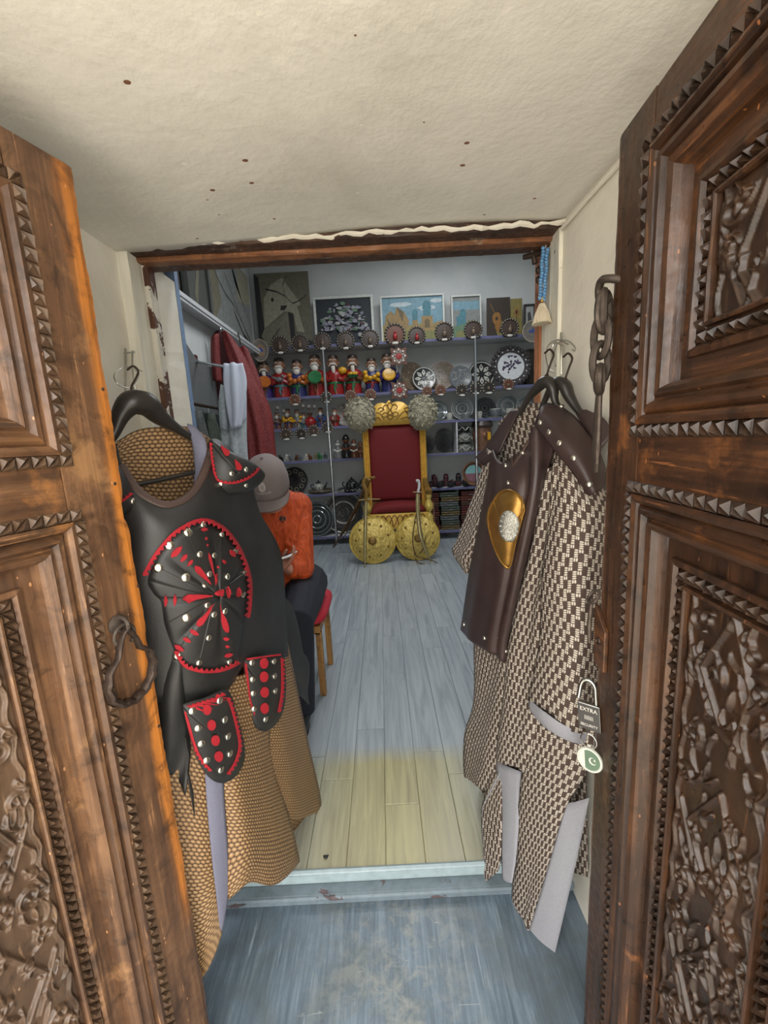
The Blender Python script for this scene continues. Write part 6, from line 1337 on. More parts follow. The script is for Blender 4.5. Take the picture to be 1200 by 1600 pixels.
# fifth shelf right: heap of slippers and dark puppets
plain('slip_black', (26, 24, 26), .6, noise=.3); plain('slip_maroon', (70, 26, 34), .6, noise=.3); plain('slip_pink', (122, 82, 92), .6); plain('slip_white', (168, 166, 162), .6)
for i in range(15):
    x = .37+.052*i+rn.uniform(-.01, .01); lay = i % 3; y = 5.0+.07*lay; z = z5; ang = rn.uniform(-.8, .8); mt = ['slip_maroon', 'slip_black', 'slip_black', 'slip_maroon', 'slip_black'][i % 5]
    if i == 1: mt = 'slip_white'
    if i == 0: mt = 'slip_pink'
    colr = {'slip_maroon': 'maroon', 'slip_black': 'black', 'slip_white': 'white', 'slip_pink': 'pink'}[mt]
    c = Vector((x, y, z)); st_ = Matrix.Rotation(ang, 4, 'Z') if lay < 2 else Matrix.Rotation(ang*.4, 4, 'Z') @ Matrix.Rotation(R(62), 4, 'X')
    wd = ['one', 'two', 'three', 'four', 'five', 'six', 'seven', 'eight', 'nine', 'ten', 'eleven', 'twelve', 'thirteen', 'fourteen', 'fifteen'][i]
    t = Thing('pointed_slipper', c, '%s pointed slipper, number %s from the throne in the heap' % (colr, wd), 'slipper', 'slippers heaped on the fifth shelf')
    M = Matrix.Translation(c+Vector((0, 0, .0 if lay < 2 else .04))) @ st_
    mb = MB(); mb.tube([M @ Vector(p) for p in ((0, .09, .035), (0, .05, .04), (0, 0, .035), (0, -.05, .03), (0, -.085, .028), (0, -.11, .05), (0, -.105, .075))], [.026, .034, .032, .03, .02, .010, .004], 10); b_ = t.part('upper', mb, mt)
    mb = MB(); mb.ball(M @ Vector((0, .05, .066)), (.02, .03, .012), 8); t.part('lining', mb, 'slip_pink', parent=b_)
t = Thing('painted_bowl', Vector((1.10, 4.99, z5)), 'brown bowl with a turquoise and white painted inside, standing on edge by the leather strap', 'bowl'); M = face_cam(Vector((1.10, 4.99, z5+.15)), -.15)
mb = MB(); mb.lathe([(0, -.05), (.08, -.04), (.135, .0), (.145, .03), (.13, .03), (.11, .0), (0, -.02)], (0, 0, 0), 28, M); b_ = t.part('bowl', mb, 'mask_brown'); plain('turq', (120, 168, 168), .4)
mb = MB(); mb.add([M @ Vector((.10*math.cos(a), .10*math.sin(a), .002)) for a in np.linspace(.0, math.pi, 14)], [tuple(range(14))]); t.part('sky_paint', mb, 'turq', parent=b_, smooth=False)
mb = MB(); mb.add([M @ Vector((.10*math.cos(a), .10*math.sin(a), .002)) for a in np.linspace(math.pi, 2*math.pi, 14)], [tuple(range(14))]); t.part('ground_paint', mb, 'slip_pink', parent=b_, smooth=False)
# bottom right: folded textiles
FC = [('tex_rust', (92, 46, 34)), ('tex_grey', (84, 88, 88)), ('tex_maroon', (78, 34, 32)), ('tex_olive', (96, 82, 54)), ('tex_brown', (76, 52, 40)), ('tex_green', (70, 78, 70))]
for n_, c_ in FC: cloth(n_, c_, scale=60, var=.35)
k = 0
for i in range(8):
    for j, x in enumerate((.56, .80, 1.05)):
        z = SZ['S6']+.001+i*.058; mn = FC[(i*2+j*3) % 6][0]; w_ = .11
        if z+.06 > SZ['S5']-.03: continue
        t = Thing('folded_textile', (x, 5.05, z), '%s folded textile, %s layer of the %s pile on the bottom shelf' % (mn.split('_')[1], ['lowest', 'second', 'third', 'fourth', 'fifth', 'sixth', 'seventh', 'top'][i], ['left', 'middle', 'right'][j]), 'textile', 'folded textiles on the bottom shelf')
        dx = rn.uniform(-.012, .012); mb = MB()
        for q in range(2):
            yy = 4.97; mb.tube([(x-w_+dx, yy+.0, z+.015+q*.027), (x+w_+dx, yy+.0, z+.015+q*.027)], .0135, 8); mb.box((x-w_+dx, yy, z+.002+q*.027), (x+w_+dx, yy+.2, z+.028+q*.027))
        t.part('folds', mb, mn); mb = MB(); mb.box((x-.02+dx, 4.9535, z+.012), (x+.02+dx, 4.955, z+.022)); t.part('tag', mb, 'paper', smooth=False)

# ================================================================== THRONE
plain('gold_paint', (222, 178, 82), .38, .12, noise=.15, nscale=30); plain('gold_engrave', (112, 76, 24), .5); cloth('red_velvet', (104, 6, 12), .75, 500, .15, 0); plain('brass', (204, 178, 90), .38, .35, noise=.22, nscale=14, bump=.4); sb = NT('brass_dented'); cb = sb.coord('Object'); nb = sb.noise(cb, 11, 3, .5); nf = sb.noise(cb, 45, 4, .6); sb.set(color=sb.ramp(nf, [(.3, lin((172, 144, 66))), (.65, lin((220, 192, 104)))]), rough=.42, metal=.2); sb.bump(sb.math('ADD', nb, sb.math('MULTIPLY', nf, .15)), 1.0, .05); plain('old_gold', (122, 92, 36), .5, .3, noise=.3)
th = Thing('throne', (.145, 4.55, 0), 'tall golden throne with dark red velvet back and seat', 'throne'); TX = .150
def tp(px, py, Y): p = atY(px, py, Y); return p
BY = 4.62
lx, rx_ = -.195, .50; zt = 1.42
mb = MB(); mb.box((lx+.07, BY, .45), (rx_-.07, BY+.05, zt)); th.part('back_board', mb, 'old_gold', smooth=False)
G = [[Vector((lx+.065+(rx_-lx-.13)*i/16, BY-.012-.03*math.sin(math.pi*min(1, max(0, i/16)))**.4*math.sin(math.pi*min(1, max(0, j/20)))**.4, .56+(zt-.03-.56)*j/20)) for i in range(17)] for j in range(21)]
mb = MB(); mb.grid(G); th.part('back_cushion', mb, 'red_velvet', thick=.004)
for x0, x1 in ((lx, lx+.07), (rx_-.07, rx_)):
    P = []
    for k in range(2):
        z = (.2, zt)[k]; P.append([Vector((x0+(x1-x0)*f, BY-h, z)) for f, h in ((0, -.05), (0, .015), (.18, .035), (.36, .02), (.5, .04), (.64, .02), (.82, .035), (1, .015), (1, -.05))])
    mb = MB(); mb.grid(P); mb.box((x0, BY-.01, 0), (x1, BY+.06, zt)); th.part('back_post', mb, 'gold_paint', angle=20)
# crest
cr_ = [(577, 663), (580, 657), (585, 646), (584, 638), (588, 632), (596, 630), (602, 631), (607, 626), (612, 630), (618, 628), (628, 629), (636, 635), (644, 646), (652, 654), (656, 660)]
def cz(px, py): p = atY(px, py, BY-.01); return Vector((p.x+.003, BY-.03, p.z))
poly = spline([cz(*p) for p in cr_], 4); mb = MB(); n = len(poly); base_z = zt-.03; G = [[p for p in poly], [Vector((p.x, p.y, base_z)) for p in poly]]; fl2 = MB(); fl2.grid(G); crest = th.part('crest', fl2, 'gold_paint', thick=.05, off=0, angle=30)
def eng(pts, r=.0045, par=None, Yo=.058):
    mb = MB(); mb.tube(spline([Vector((cz(*p).x, BY-Yo, cz(*p).z)) for p in pts], 4), r, 6); th.part('engraving', mb, 'gold_engrave', parent=par or crest)
for pts in ([(609, 657), (604, 650), (609, 641), (614, 650), (609, 657)], [(609, 649), (601, 645), (596, 650), (601, 652), (609, 649)], [(609, 649), (617, 644), (622, 648), (617, 651), (609, 649)], [(609, 641), (605, 635), (609, 629), (613, 634), (609, 641)], [(600, 641), (598, 637), (602, 633), (606, 635)], [(618, 640), (620, 636), (616, 632), (612, 634)], [(595, 658), (590, 652), (586, 657), (582, 661)], [(600, 657), (594, 648), (588, 645), (586, 650)], [(619, 656), (626, 647), (632, 643), (636, 647)], [(625, 655), (634, 652), (640, 656), (646, 657)], [(630, 639), (636, 637), (638, 642), (633, 643), (632, 640)], [(590, 640), (595, 637), (598, 641), (593, 644)]): eng(pts)
# seat
SF = 4.30
mb = MB(); mb.box((lx+.03, SF+.01, .42), (rx_-.03, BY, .47)); th.part('seat_frame', mb, 'gold_paint', smooth=False, bevel=.01)
G = [[Vector((lx+.055+(rx_-lx-.11)*i/14, SF+.0+(BY-SF-.02)*j/10, .48+.085*(math.sin(math.pi*i/14)**.3)*(1-(1-min(1, j/2.0))**2)**.5)) for i in range(15)] for j in range(11)]
mb = MB(); mb.grid(G); th.part('seat_cushion', mb, 'red_velvet', thick=.004)
ap = MB(); ap.box((lx+.04, SF, .30), (rx_-.04, SF+.03, .47)); apr = th.part('apron', ap, 'gold_paint', smooth=False, bevel=.006)
for k in range(9):
    x = TX-.24+.06*k; mb = MB(); mb.tube(spline([(x-.05, SF-.002, .33), (x-.01, SF-.002, .42), (x+.02, SF-.002, .45), (x+.05, SF-.002, .40), (x+.06, SF-.002, .33)], 4), .005, 6); th.part('engraving', mb, 'gold_engrave', parent=apr)
for s_ in (-1, 1):
    x = TX+s_*.325
    mb = MB(); mb.lathe([(.03, 0), (.035, .02), (.03, .05), (.042, .15), (.035, .26), (.028, .30), (.045, .33), (.045, .42), (.03, .44), (.022, .46), (.045, .50), (.048, .54), (.03, .58), (.024, .60), (.038, .63), (.03, .66), (0, .66)], (x, SF+.04, 0), 18); th.part('front_leg', mb, 'brass')
    mb = MB(); mb.tube(spline([(x, SF-.01, .675), (x, SF+.06, .70), (x, SF+.18, .71), (x-.0*s_, BY+.0, .80), (x, BY+.03, .86)], 5), [.038]*6+[.034]*6+[.03]*9, 10, flat=.7); th.part('armrest', mb, 'old_gold')
    mb = MB(); mb.box((x-.015, SF+.08, .20), (x+.015, BY, .46)); th.part('side_panel', mb, 'mask_brown', smooth=False)
mb = MB(); q = [Vector((.515, 4.36, .0)), Vector((.525, 4.40, .36)), Vector((.565, 4.75, .50)), Vector((.60, 4.9, .0))]; mb.prism(q, (.018, -.006, 0)); tag(mb.build('leaning_board', 'mask_brown', smooth=False), 'plain brown wooden board leaning beside the right side of the throne', 'board')
for px, py, r1, r2, lab, sd in ((562, 648, 22, 25, 'cream shaggy sheepskin hat on the left top corner of the throne', 2), (660, 645, 21, 25, 'cream shaggy sheepskin hat on the right top corner of the throne', 3)):
    c = atY(px, py, 4.56); fur_hat(c, r1*K(4.6)*.92, r2*K(4.6)*.92, 'fur_cream', lab, 'cream fur hats on the throne', 9000, .032, sd, .75)
# shields
def shield(px, py, rpx, Y, label):
    c = atY(px, py, Y); r = rpx*K(Y); c.z = r*.985+.002; t = Thing('brass_shield', (c.x, c.y, 0), label, 'shield', 'brass shields leaning on the throne'); M = face_cam(c, -.16)
    D = lambda q: .09*(1-q*q)
    mb = MB(); mb.lathe([(r, -.006), (r*1.0, .006)]+[(r*q, D(q)+.004) for q in (.96, .85, .7, .55, .4, .3, .22, .12)]+[(0, D(0)+.004)]+[(r*.5, D(.5)-.004), (r*.9, D(.9)-.006), (r, -.006)], (0, 0, 0), 40, M); b = t.part('bowl', mb, 'brass_dented')
    mb = MB(); mb.lathe([(r*.955, .010), (r*.985, .016), (r*1.01, .008), (r*1.0, -.004)], (0, 0, 0), 40, M); t.part('rim', mb, 'brass', parent=b)
    mb = MB(); mb.lathe([(r*.17, D(.17)), (r*.18, D(.17)+.012), (r*.13, D(0)+.025), (r*.06, D(0)+.03), (0, D(0)+.028)], (0, 0, 0), 18, M); t.part('boss', mb, 'old_gold', parent=b)
    for k in range(9):
        a = 2*math.pi*k/9+.3; mb = MB(); p = Vector((r*.70*math.cos(a), r*.70*math.sin(a), D(.70)+.003)); mb.ball(M @ p, r*.055, 8); t.part('stud', mb, 'old_gold', parent=b)
shield(582, 837, 37.5, 4.13, 'dented brass shield on the left, leaning against the throne with the straight sword'); shield(652, 835, 36, 4.17, 'dented brass shield on the right, behind the curved sabre')
# swords
plain('blade', (150, 136, 96), .35, .8, noise=.2); plain('scabbard', (88, 62, 34), .5, noise=.3); plain('cord', (84, 62, 38), .8)
t = Thing('straight_sword', atY(570, 893, 4.02), 'long straight sword standing on its point before the left shield', 'sword', 'swords at the throne')
Y0, Y1 = 3.97, 4.17
def sp(px, py, tip_py=893, top_py=745): f = (py-top_py)/(tip_py-top_py); Y = Y1+(Y0-Y1)*f; return atY(px, py, Y-.045*math.sin(math.pi*f))
mb = MB(); mb.tube([sp(572, 783), sp(571, 820), sp(570, 860), sp(570, 893)], [.016, .016, .014, .002], 8, flat=.35, nrm=(0, 1, 0)); t.part('blade', mb, 'blade')
mb = MB(); mb.tube(spline([sp(572, 783), sp(572, 768), sp(568, 756), sp(571, 747), sp(578, 751)], 4), [.018]*5+[.02]*5+[.018]*4+[.012]*3, 8); t.part('hilt', mb, 'old_gold')
mb = MB(); mb.tube([sp(560, 782), sp(572, 780), sp(594, 780)], [.006, .010, .005], 8); t.part('guard', mb, 'blade')
t = Thing('sheathed_sword', atY(520, 856, 4.55), 'brown sheathed sword leaning slantwise against the left arm of the throne', 'sword', 'swords at the throne')
def s2(px, py): f = (py-745)/(111); return atY(px, py, 4.22+.36*f)
mb = MB(); mb.tube(spline([s2(572, 760), s2(556, 795), s2(538, 828), s2(521, 855)], 5), [.028]*6+[.022]*6+[.014]*4, 8, flat=.6); t.part('scabbard', mb, 'scabbard')
mb = MB(); mb.tube(spline([s2(572, 760), s2(578, 748), s2(586, 746)], 4), [.024]*4+[.016]*5, 8); t.part('hilt', mb, 'old_gold')
mb = MB(); mb.tube(spline([s2(560, 790), s2(552, 815), s2(535, 842)], 4), .006, 6); t.part('cord', mb, 'cord')
t = Thing('curved_sabre', atY(673, 878, 4.0), 'curved sabre with a brown cord leaning before the right shield', 'sword', 'swords at the throne')
def s3(px, py): f = (py-750)/(128); return atY(px, py, 4.19-.20*f-.06*math.sin(math.pi*min(1, f)))
mb = MB(); mb.tube(spline([s3(653, 772), s3(653, 800), s3(657, 835), s3(665, 860), s3(674, 879)], 5), [.022]*6+[.021]*6+[.017]*5+[.01]*3+[.003], 8, flat=.35, nrm=(0, 1, 0)); t.part('blade', mb, 'blade')
mb = MB(); mb.tube(spline([s3(653, 770), s3(655, 760), s3(654, 752), s3(650, 752)], 4), [.014]*8+[.018]*5, 8); t.part('hilt', mb, 'slip_white')
mb = MB(); mb.tube([s3(645, 769), s3(653, 769), s3(662, 769)], [.005, .010, .005], 8); t.part('guard', mb, 'blade')
mb = MB(); mb.tube(spline([s3(653, 795), s3(648, 815), s3(645, 845), s3(650, 868), s3(664, 873), s3(676, 876), s3(683, 880), s3(676, 883), s3(655, 880), s3(649, 872)], 5), .0055, 6); mb.tube(spline([s3(665, 838), s3(662, 855), s3(655, 866)], 4), .005, 6); t.part('cord', mb, 'cord')

# ================================================================== CLOTHES ON THE LEFT WALL
cloth('red_brocade', (104, 18, 22), .65, 400, .2, 0, ((128, 62, 54), 90)); cloth('maroon_lining', (62, 16, 20), .8); cloth('white_cloth', (182, 186, 198), .7, 300, .08); cloth('silver_cloth', (160, 166, 168), .45, 40, .2); cloth('grey_cloth', (78, 82, 80), .8, 60, .35); cloth('olive_cloth', (64, 72, 62), .8, 60, .3)
RB = Base((-1.15, 3.75), (.94, .35), (.35, -.94))
t = Thing('brocade_robe', RB.at(400, 800, 0), 'long dark red brocade robe hanging on the left wall', 'robe')
garment(t, 'front', RB, [
    [(346, 518, -.05), (352, 517, .0), (358, 522, 0)], [(352, 545, .0), (366, 545, .04), (380, 552, .0)], [(364, 590, .02), (384, 590, .06), (402, 596, .0)],
    [(376, 640, .02), (398, 640, .06), (424, 640, .0)], [(384, 690, .02), (408, 690, .06), (431, 695, .0)], [(388, 740, .02), (412, 742, .06), (437, 748, .0)], [(392, 800, .02), (416, 802, .06), (442, 806, .0)]], 'red_brocade', .006, 8, 5, lambda u, v: .02*v*math.sin(17*u))
garment(t, 'back', RB, [[(332, 524, -.12), (340, 516, -.1), (352, 518, -.1)], [(333, 600, -.12), (348, 600, -.12), (372, 590, -.1)], [(345, 700, -.12), (380, 700, -.12), (420, 690, -.1)], [(355, 800, -.1), (395, 800, -.1), (435, 800, -.08)]], 'maroon_lining', .006)
garment(t, 'sleeve', RB, [[(330, 528, -.02), (335, 522, .02), (342, 521, .0)], [(330, 560, -.02), (336, 558, .02), (344, 560, .0)], [(333, 595, -.02), (339, 596, .02), (347, 596, .0)]], 'red_brocade', .006)
mb = MB(); mb.tube(spline([RB.at(345, 520, -.03), RB.at(344, 512, -.03), RB.at(341, 507, -.06), RB.at(345, 503, -.12)], 4), .006, 6); t.part('hook', mb, 'chrome')
t = Thing('brocade_robe', RB.at(385, 560, -.2), 'second red robe mostly hidden behind the long brocade robe', 'robe'); garment(t, 'front', RB, [[(373, 545, -.2), (380, 540, -.18), (388, 546, -.18)], [(385, 590, -.2), (396, 590, -.16), (406, 592, -.18)], [(400, 640, -.2), (410, 640, -.16), (419, 640, -.18)]], 'red_brocade', .006); mb = MB(); mb.tube([RB.at(376, 538, -.18), RB.at(374, 528, -.2), atX(372, 520, -1.305)], .006, 6); t.part('hook', mb, 'iron_dark')
WB = Base((-1.06, 3.1), (.94, .35), (.35, -.94))
br = Thing('wall_bracket', atX(306, 564, RXL+.01), 'chrome garment arm sticking out of the left wall', 'bracket')
p0 = atX(306, 565, RXL+.002); p1 = WB.at(352, 573, -.02); mb = MB(); mb.tube([p0, p1, p1+Vector((.06, 0, -.012))], .011, 8); br.part('arm', mb, 'chrome'); mb = MB(); mb.box((RXL, p0.y-.03, p0.z-.05), (RXL+.008, p0.y+.03, p0.z+.05)); br.part('wall_plate', mb, 'chrome', smooth=False)
t = Thing('white_trousers', WB.at(372, 660, 0), 'crumpled white cotton trousers draped over the chrome garment arm', 'trousers')
garment(t, 'front_leg', WB, [[(350, 569, .0), (362, 567, .03), (378, 568, .0)], [(351, 600, .02), (366, 600, .05), (384, 598, .0)], [(356, 640, .02), (370, 640, .05), (382, 630, .0)], [(362, 671, .02), (370, 669, .05), (376, 667, .0)]], 'white_cloth', .008, 6, 6, lambda u, v: .014*math.sin(14*u+3*v))
garment(t, 'back_leg', WB, [[(356, 570, -.03), (368, 568, -.02), (379, 570, -.02)], [(358, 620, -.03), (372, 620, -.02), (385, 610, -.02)], [(362, 660, -.03), (374, 662, -.02), (385, 655, -.02)]], 'white_cloth', .008)
t = Thing('silver_gown', WB.at(370, 720, -.05), 'shiny silver-white gown hanging behind the white trousers', 'gown')
garment(t, 'front', WB, [[(346, 605, -.04), (356, 600, -.03), (378, 600, -.05)], [(345, 640, -.05), (362, 640, -.01), (384, 635, -.06)], [(348, 690, -.05), (366, 690, .0), (386, 690, -.06)], [(356, 740, -.05), (372, 740, .0), (390, 735, -.06)], [(362, 800, -.05), (378, 800, .0), (394, 795, -.06)]], 'silver_cloth', .008, 7, 6, lambda u, v: .016*math.sin(15*u+2*v))
garment(t, 'sleeve', WB, [[(345, 600, -.02), (352, 604, .01), (356, 612, 0)], [(342, 630, -.02), (349, 632, .01), (356, 640, 0)], [(344, 670, -.03), (350, 672, .0), (356, 676, -.02)]], 'silver_cloth', .006)
# dark wardrobe panel with a rail of grey garments
plain('panel_grey', (104, 108, 108), .3, noise=.1)
poly = [atX(x, y, RXL+.004) for x, y in ((279, 522), (305, 562), (332, 576), (352, 584), (352, 770), (279, 770))]; mb = MB(); mb.prism(poly, (.012, 0, 0)); tag(mb.build('wardrobe_panel', 'panel_grey', smooth=False), 'dark grey panel with a slanted top on the left wall behind the clothes', 'panel')
ra = Thing('clothes_rail', atX(300, 630, RXL+.05), 'low dark rail on the grey wall panel', 'rail'); a_, b_ = atX(296, 630, RXL+.07), atX(352, 636, RXL+.07); b_.z = a_.z; mb = MB(); mb.tube([a_, b_], .012, 8); ra.part('bar', mb, 'iron_dark')
for f in (.05, .95): mb = MB(); p = a_.lerp(b_, f); mb.tube([p, Vector((RXL+.017, p.y, p.z))], .009, 8); ra.part('bracket', mb, 'iron_dark')
for i, (f, mt, lab) in enumerate(((.10, 'grey_cloth', 'grey jacket nearest the doorway on the low rail'), (.45, 'olive_cloth', 'olive jacket in the middle of the low rail'), (.80, 'grey_cloth', 'patterned grey jacket beside the silver gown'))):
    p = a_.lerp(b_, f); t = Thing('hanging_jacket', p-Vector((0, 0, .6)), lab, 'jacket', 'jackets on the low rail'); G = []
    for j in range(10):
        v = j/9; wv = .02+.085*min(1, v*2.5); G.append([p+Vector((.03*math.cos(a)*(1+.4*v)+.01, wv*math.sin(a)*.9, -.05-.62*v+(.0)))+Vector((.008*math.sin(5*a+3*v), 0, 0)) for a in np.linspace(0, 2*math.pi, 19)])
    mb = MB(); mb.grid(G); t.part('body', mb, mt, thick=.005); mb = MB(); mb.tube([p+Vector((0, 0, .015)), p+Vector((0, 0, -.05))], .005, 6); t.part('hook', mb, 'chrome')
    for s_ in (-1, 1): mb = MB(); mb.tube([p+Vector((.02, s_*.06, -.12)), p+Vector((.035, s_*.09, -.3)), p+Vector((.04, s_*.095, -.5))], [.03, .028, .025], 8, flat=.6); t.part('sleeve', mb, mt)

# ================================================================== MAN ON THE STOOL
cloth('stool_red', (168, 28, 46), .8, 300, .15); wood('stool_wood', (110, 76, 36), (150, 108, 54), (176, 134, 74), 2, .5)
st = Thing('stool', (-.50, 2.05, 0), 'wooden stool with a puffy red cushion under the man', 'stool')
def sup(c, hx, hy, hz, n=24, e=.35):
    mb = MB(); P = []
    for i in range(13):
        ph = -math.pi/2+math.pi*i/12; row_ = []
        for j in range(n+1):
            th_ = 2*math.pi*j/n; f = lambda v, q: math.copysign(abs(v)**q, v); row_.append(Vector((c[0]+hx*f(math.cos(ph), .5)*f(math.cos(th_), e), c[1]+hy*f(math.cos(ph), .5)*f(math.sin(th_), e), c[2]+hz*f(math.sin(ph), .8))))
        P.append(row_)
    mb.grid(P); return mb
st.part('cushion', sup((-.50, 2.05, .415), .195, .20, .045), 'stool_red')
mb = MB(); mb.box((-.66, 1.89, .33), (-.34, 2.21, .372)); st.part('seat_frame', mb, 'stool_wood', smooth=False)
for sx in (-1, 1):
    for sy in (-1, 1): mb = MB(); mb.box((-.50+sx*.15-.015, 2.05+sy*.145-.015, 0), (-.50+sx*.15+.015, 2.05+sy*.145+.015, .34)); st.part('leg', mb, 'stool_wood', smooth=False, bevel=.003)
plain('skin', (176, 120, 98), .5, noise=.12, nscale=30); cloth('orange_jacket', (188, 70, 20), .6, 250, .08, 0); cloth('navy_trousers', (22, 25, 36), .85, 300, .2); cloth('cap_grey', (124, 112, 108), .85, 350, .12); plain('shoe_black', (26, 24, 24), .45); plain('hair', (40, 34, 30), .8); plain('phone_white', (226, 228, 230), .25); plain('phone_dark', (18, 18, 20), .15); plain('badge_black', (22, 20, 22), .5); cloth('embroidery_white', (196, 188, 182), .7)
HD = Vector((-.525, 1.90, 1.075)); hu = Vector((.03, -.50, .86)).normalized(); hf = Vector((.10, -.86, -.50)); hf = (hf-hu*hf.dot(hu)).normalized(); hr = hf.cross(hu).normalized()
def hp(a, b, c): return HD+hr*a+hf*b+hu*c
HM_ = Matrix((hr, hf, hu)).transposed().to_4x4()
SHL, ELL, WRL = Vector((-.432, 2.05, .935)), Vector((-.415, 1.94, .655)), Vector((-.46, 1.86, .675))      # arm on the picture's right
SHR, ELR, WRR = Vector((-.69, 2.03, .945)), Vector((-.72, 1.92, .66)), Vector((-.495, 1.80, .690))
HIPL, KNL, ANL = Vector((-.42, 2.06, .53)), Vector((-.40, 1.665, .50)), Vector((-.42, 1.70, .08))
HIPR, KNR, ANR = Vector((-.59, 2.06, .53)), Vector((-.63, 1.64, .50)), Vector((-.62, 1.68, .08))
SPN = [Vector((-.505, 2.08, .54)), Vector((-.515, 2.10, .72)), Vector((-.535, 2.06, .90)), Vector((-.535, 2.0, .985))]
mb = MB()
mb.ball(HD, (.076, .094, .108), 20, M=HM_); mb.ball(hp(0, .032, -.088), (.052, .058, .045), 14, M=HM_)          # skull and jaw
mb.ball(hp(0, .092, -.062), (.014, .018, .016), 8, M=HM_); mb.tube([hp(0, .082, -.03), hp(0, .098, -.060)], [.008, .012], 8)   # nose
for s_ in (-1, 1): mb.ball(hp(s_*.078, -.005, -.01), (.010, .02, .031), 8, M=HM_); mb.ball(hp(s_*.035, .066, -.062), (.024, .02, .02), 8, M=HM_)
mb.tube([hp(-.022, .078, -.088), hp(0, .086, -.086), hp(.022, .078, -.088)], [.006, .009, .006], 6)
mb.tube([HD+Vector((-.005, .05, -.06)), SPN[3]], [.056, .062], 12)
mb.tube(SPN, [.14, .13, .14, .08], 14, flat=.8); mb.tube([SHL, SPN[2]+Vector((0, 0, .05)), SHR], [.055, .09, .055], 12)
def hand(wr, palm_dir, curl_dir, out_dir, mb, grip=.5):
    d = palm_dir.normalized(); o = (out_dir-d*out_dir.dot(d)).normalized(); c = curl_dir-d*curl_dir.dot(d)-o*curl_dir.dot(o); c.normalize()
    pc = wr+d*.05; mb.tube([wr-d*.02, wr+d*.015, pc, wr+d*.085], [.026, .027, .036, .034], 12, flat=.55, nrm=c)
    for i, (off, L) in enumerate(((-.027, .062), (-.009, .072), (.009, .068), (.026, .052))):
        b0 = wr+d*.085+o*off; a1, a2 = grip*.6, grip*1.5; p1 = b0+(d*math.cos(a1)+c*math.sin(a1))*L*.45; p2 = p1+(d*math.cos(a2)+c*math.sin(a2))*L*.32; p3 = p2+(d*math.cos(a2+.4)+c*math.sin(a2+.4))*L*.25
        mb.tube([b0-d*.01, b0, p1, p2, p3], [.009, .0095, .009, .008, .0065], 8); mb.ball(p3, .0066, 6)
    b0 = wr+d*.03-o*.03; p1 = b0-o*.022+d*.022+c*.012; p2 = p1+d*.028-o*.004+c*.008; mb.tube([wr+d*.02-o*.012, b0, p1, p2], [.013, .0125, .010, .008], 8); mb.ball(p2, .0082, 6)
for S, E, W2 in ((SHL, ELL, WRL), (SHR, ELR, WRR)): mb.tube([S, S.lerp(E, .5), E, E.lerp(W2, .4), W2], [.05, .045, .038, .037, .026], 10)
for H, Kn, A in ((HIPL, KNL, ANL), (HIPR, KNR, ANR)): mb.tube([H, H.lerp(Kn, .5), Kn, Kn.lerp(A, .35), A], [.085, .075, .055, .055, .036], 12); mb.tube([A+Vector((0, .03, -.03)), A+Vector((0, -.06, -.045)), A+Vector((0, -.15, -.055))], [.035, .036, .024], 10)
hand(WRL, Vector((-.30, -.62, .42)), Vector((-.75, .1, .55)), Vector((.55, -.45, -.35)), mb, .6)
hand(WRR, Vector((.62, -.22, .52)), Vector((-.3, .35, .6)), Vector((.3, -.9, -.1)), mb, .25)
person = mb.build('person', 'skin', None); person.location = (0, 0, 0)
def remesh(o, v, sm=3):
    md = o.modifiers.new('remesh', 'REMESH'); md.mode = 'VOXEL'; md.voxel_size = v; md.use_smooth_shade = True
    if sm: s2_ = o.modifiers.new('smooth', 'SMOOTH'); s2_.iterations = sm; s2_.factor = .5
remesh(person, .0038, 2)
s_j = NT('orange_quilt'); co_j = s_j.coord('Object'); wv = s_j.noise(s_j.coord('Object', (26, 26, 9), (0, R(35), 0)), 1, 4, .6, 1.5); s_j.set(color=s_j.ramp(wv, [(.25, lin((168, 60, 15))), (.6, lin((206, 82, 25)))]), rough=.55); s_j.bump(wv, .9, .03)
tag(person, 'seated man in an orange jacket and grey cap, head bowed over a phone', 'person')
def wear(name, mb, mat, vox=.006, sm=4):
    o = mb.build(name, mat, person); o.parent = person
    if vox: remesh(o, vox, sm)
    return o
mb = MB(); jr = random.Random(2)
mb.tube([SPN[0]+Vector((0, 0, -.03)), SPN[1], SPN[2], SPN[3]+Vector((0, .02, -.01))], [.165, .165, .165, .10], 16, flat=.8); mb.tube([SHL+Vector((-.01, 0, .0)), SPN[2]+Vector((0, .0, .05)), SHR], [.075, .10, .075], 14); mb.ball(SHL, .079, 14); mb.ball(SHR, .079, 14); mb.ball(ELL, .066, 12); mb.ball(ELR, .066, 12)
for S, E, W2 in ((SHL, ELL, WRL), (SHR, ELR, WRR)):
    mb.tube([S, S.lerp(E, .5), E+Vector((0, .005, -.005)), E.lerp(W2, .5), E.lerp(W2, .9)], [.074, .070, .064, .054, .040], 12)
    for k in range(5): p = S.lerp(E, .35+.15*k); mb.tube([p+Vector((-.05, -.045, .03)), p+Vector((0, -.068, 0)), p+Vector((.05, -.04, -.035))], .010, 6)
for k in range(4): mb.tube([SHL+Vector((-.10+.03*k, -.105+.012*k, -.01)), SHL+Vector((-.075+.028*k, -.085+.006*k, -.09))], [.008, .004], 6)
mb.tube([SPN[0]+Vector((0, 0, -.055)), SPN[0]+Vector((0, 0, -.02))], [.162, .168], 16, flat=.8); mb.tube([SPN[3]+Vector((0, .02, .0)), SPN[3]+Vector((0, -.01, .055))], [.088, .078], 14)
jk = wear('jacket', mb, 'orange_quilt')
mb = MB(); mb.tube([SPN[0]+Vector((0, .02, -.06)), SPN[0]+Vector((0, .01, .04))], [.15, .14], 14, flat=.75)
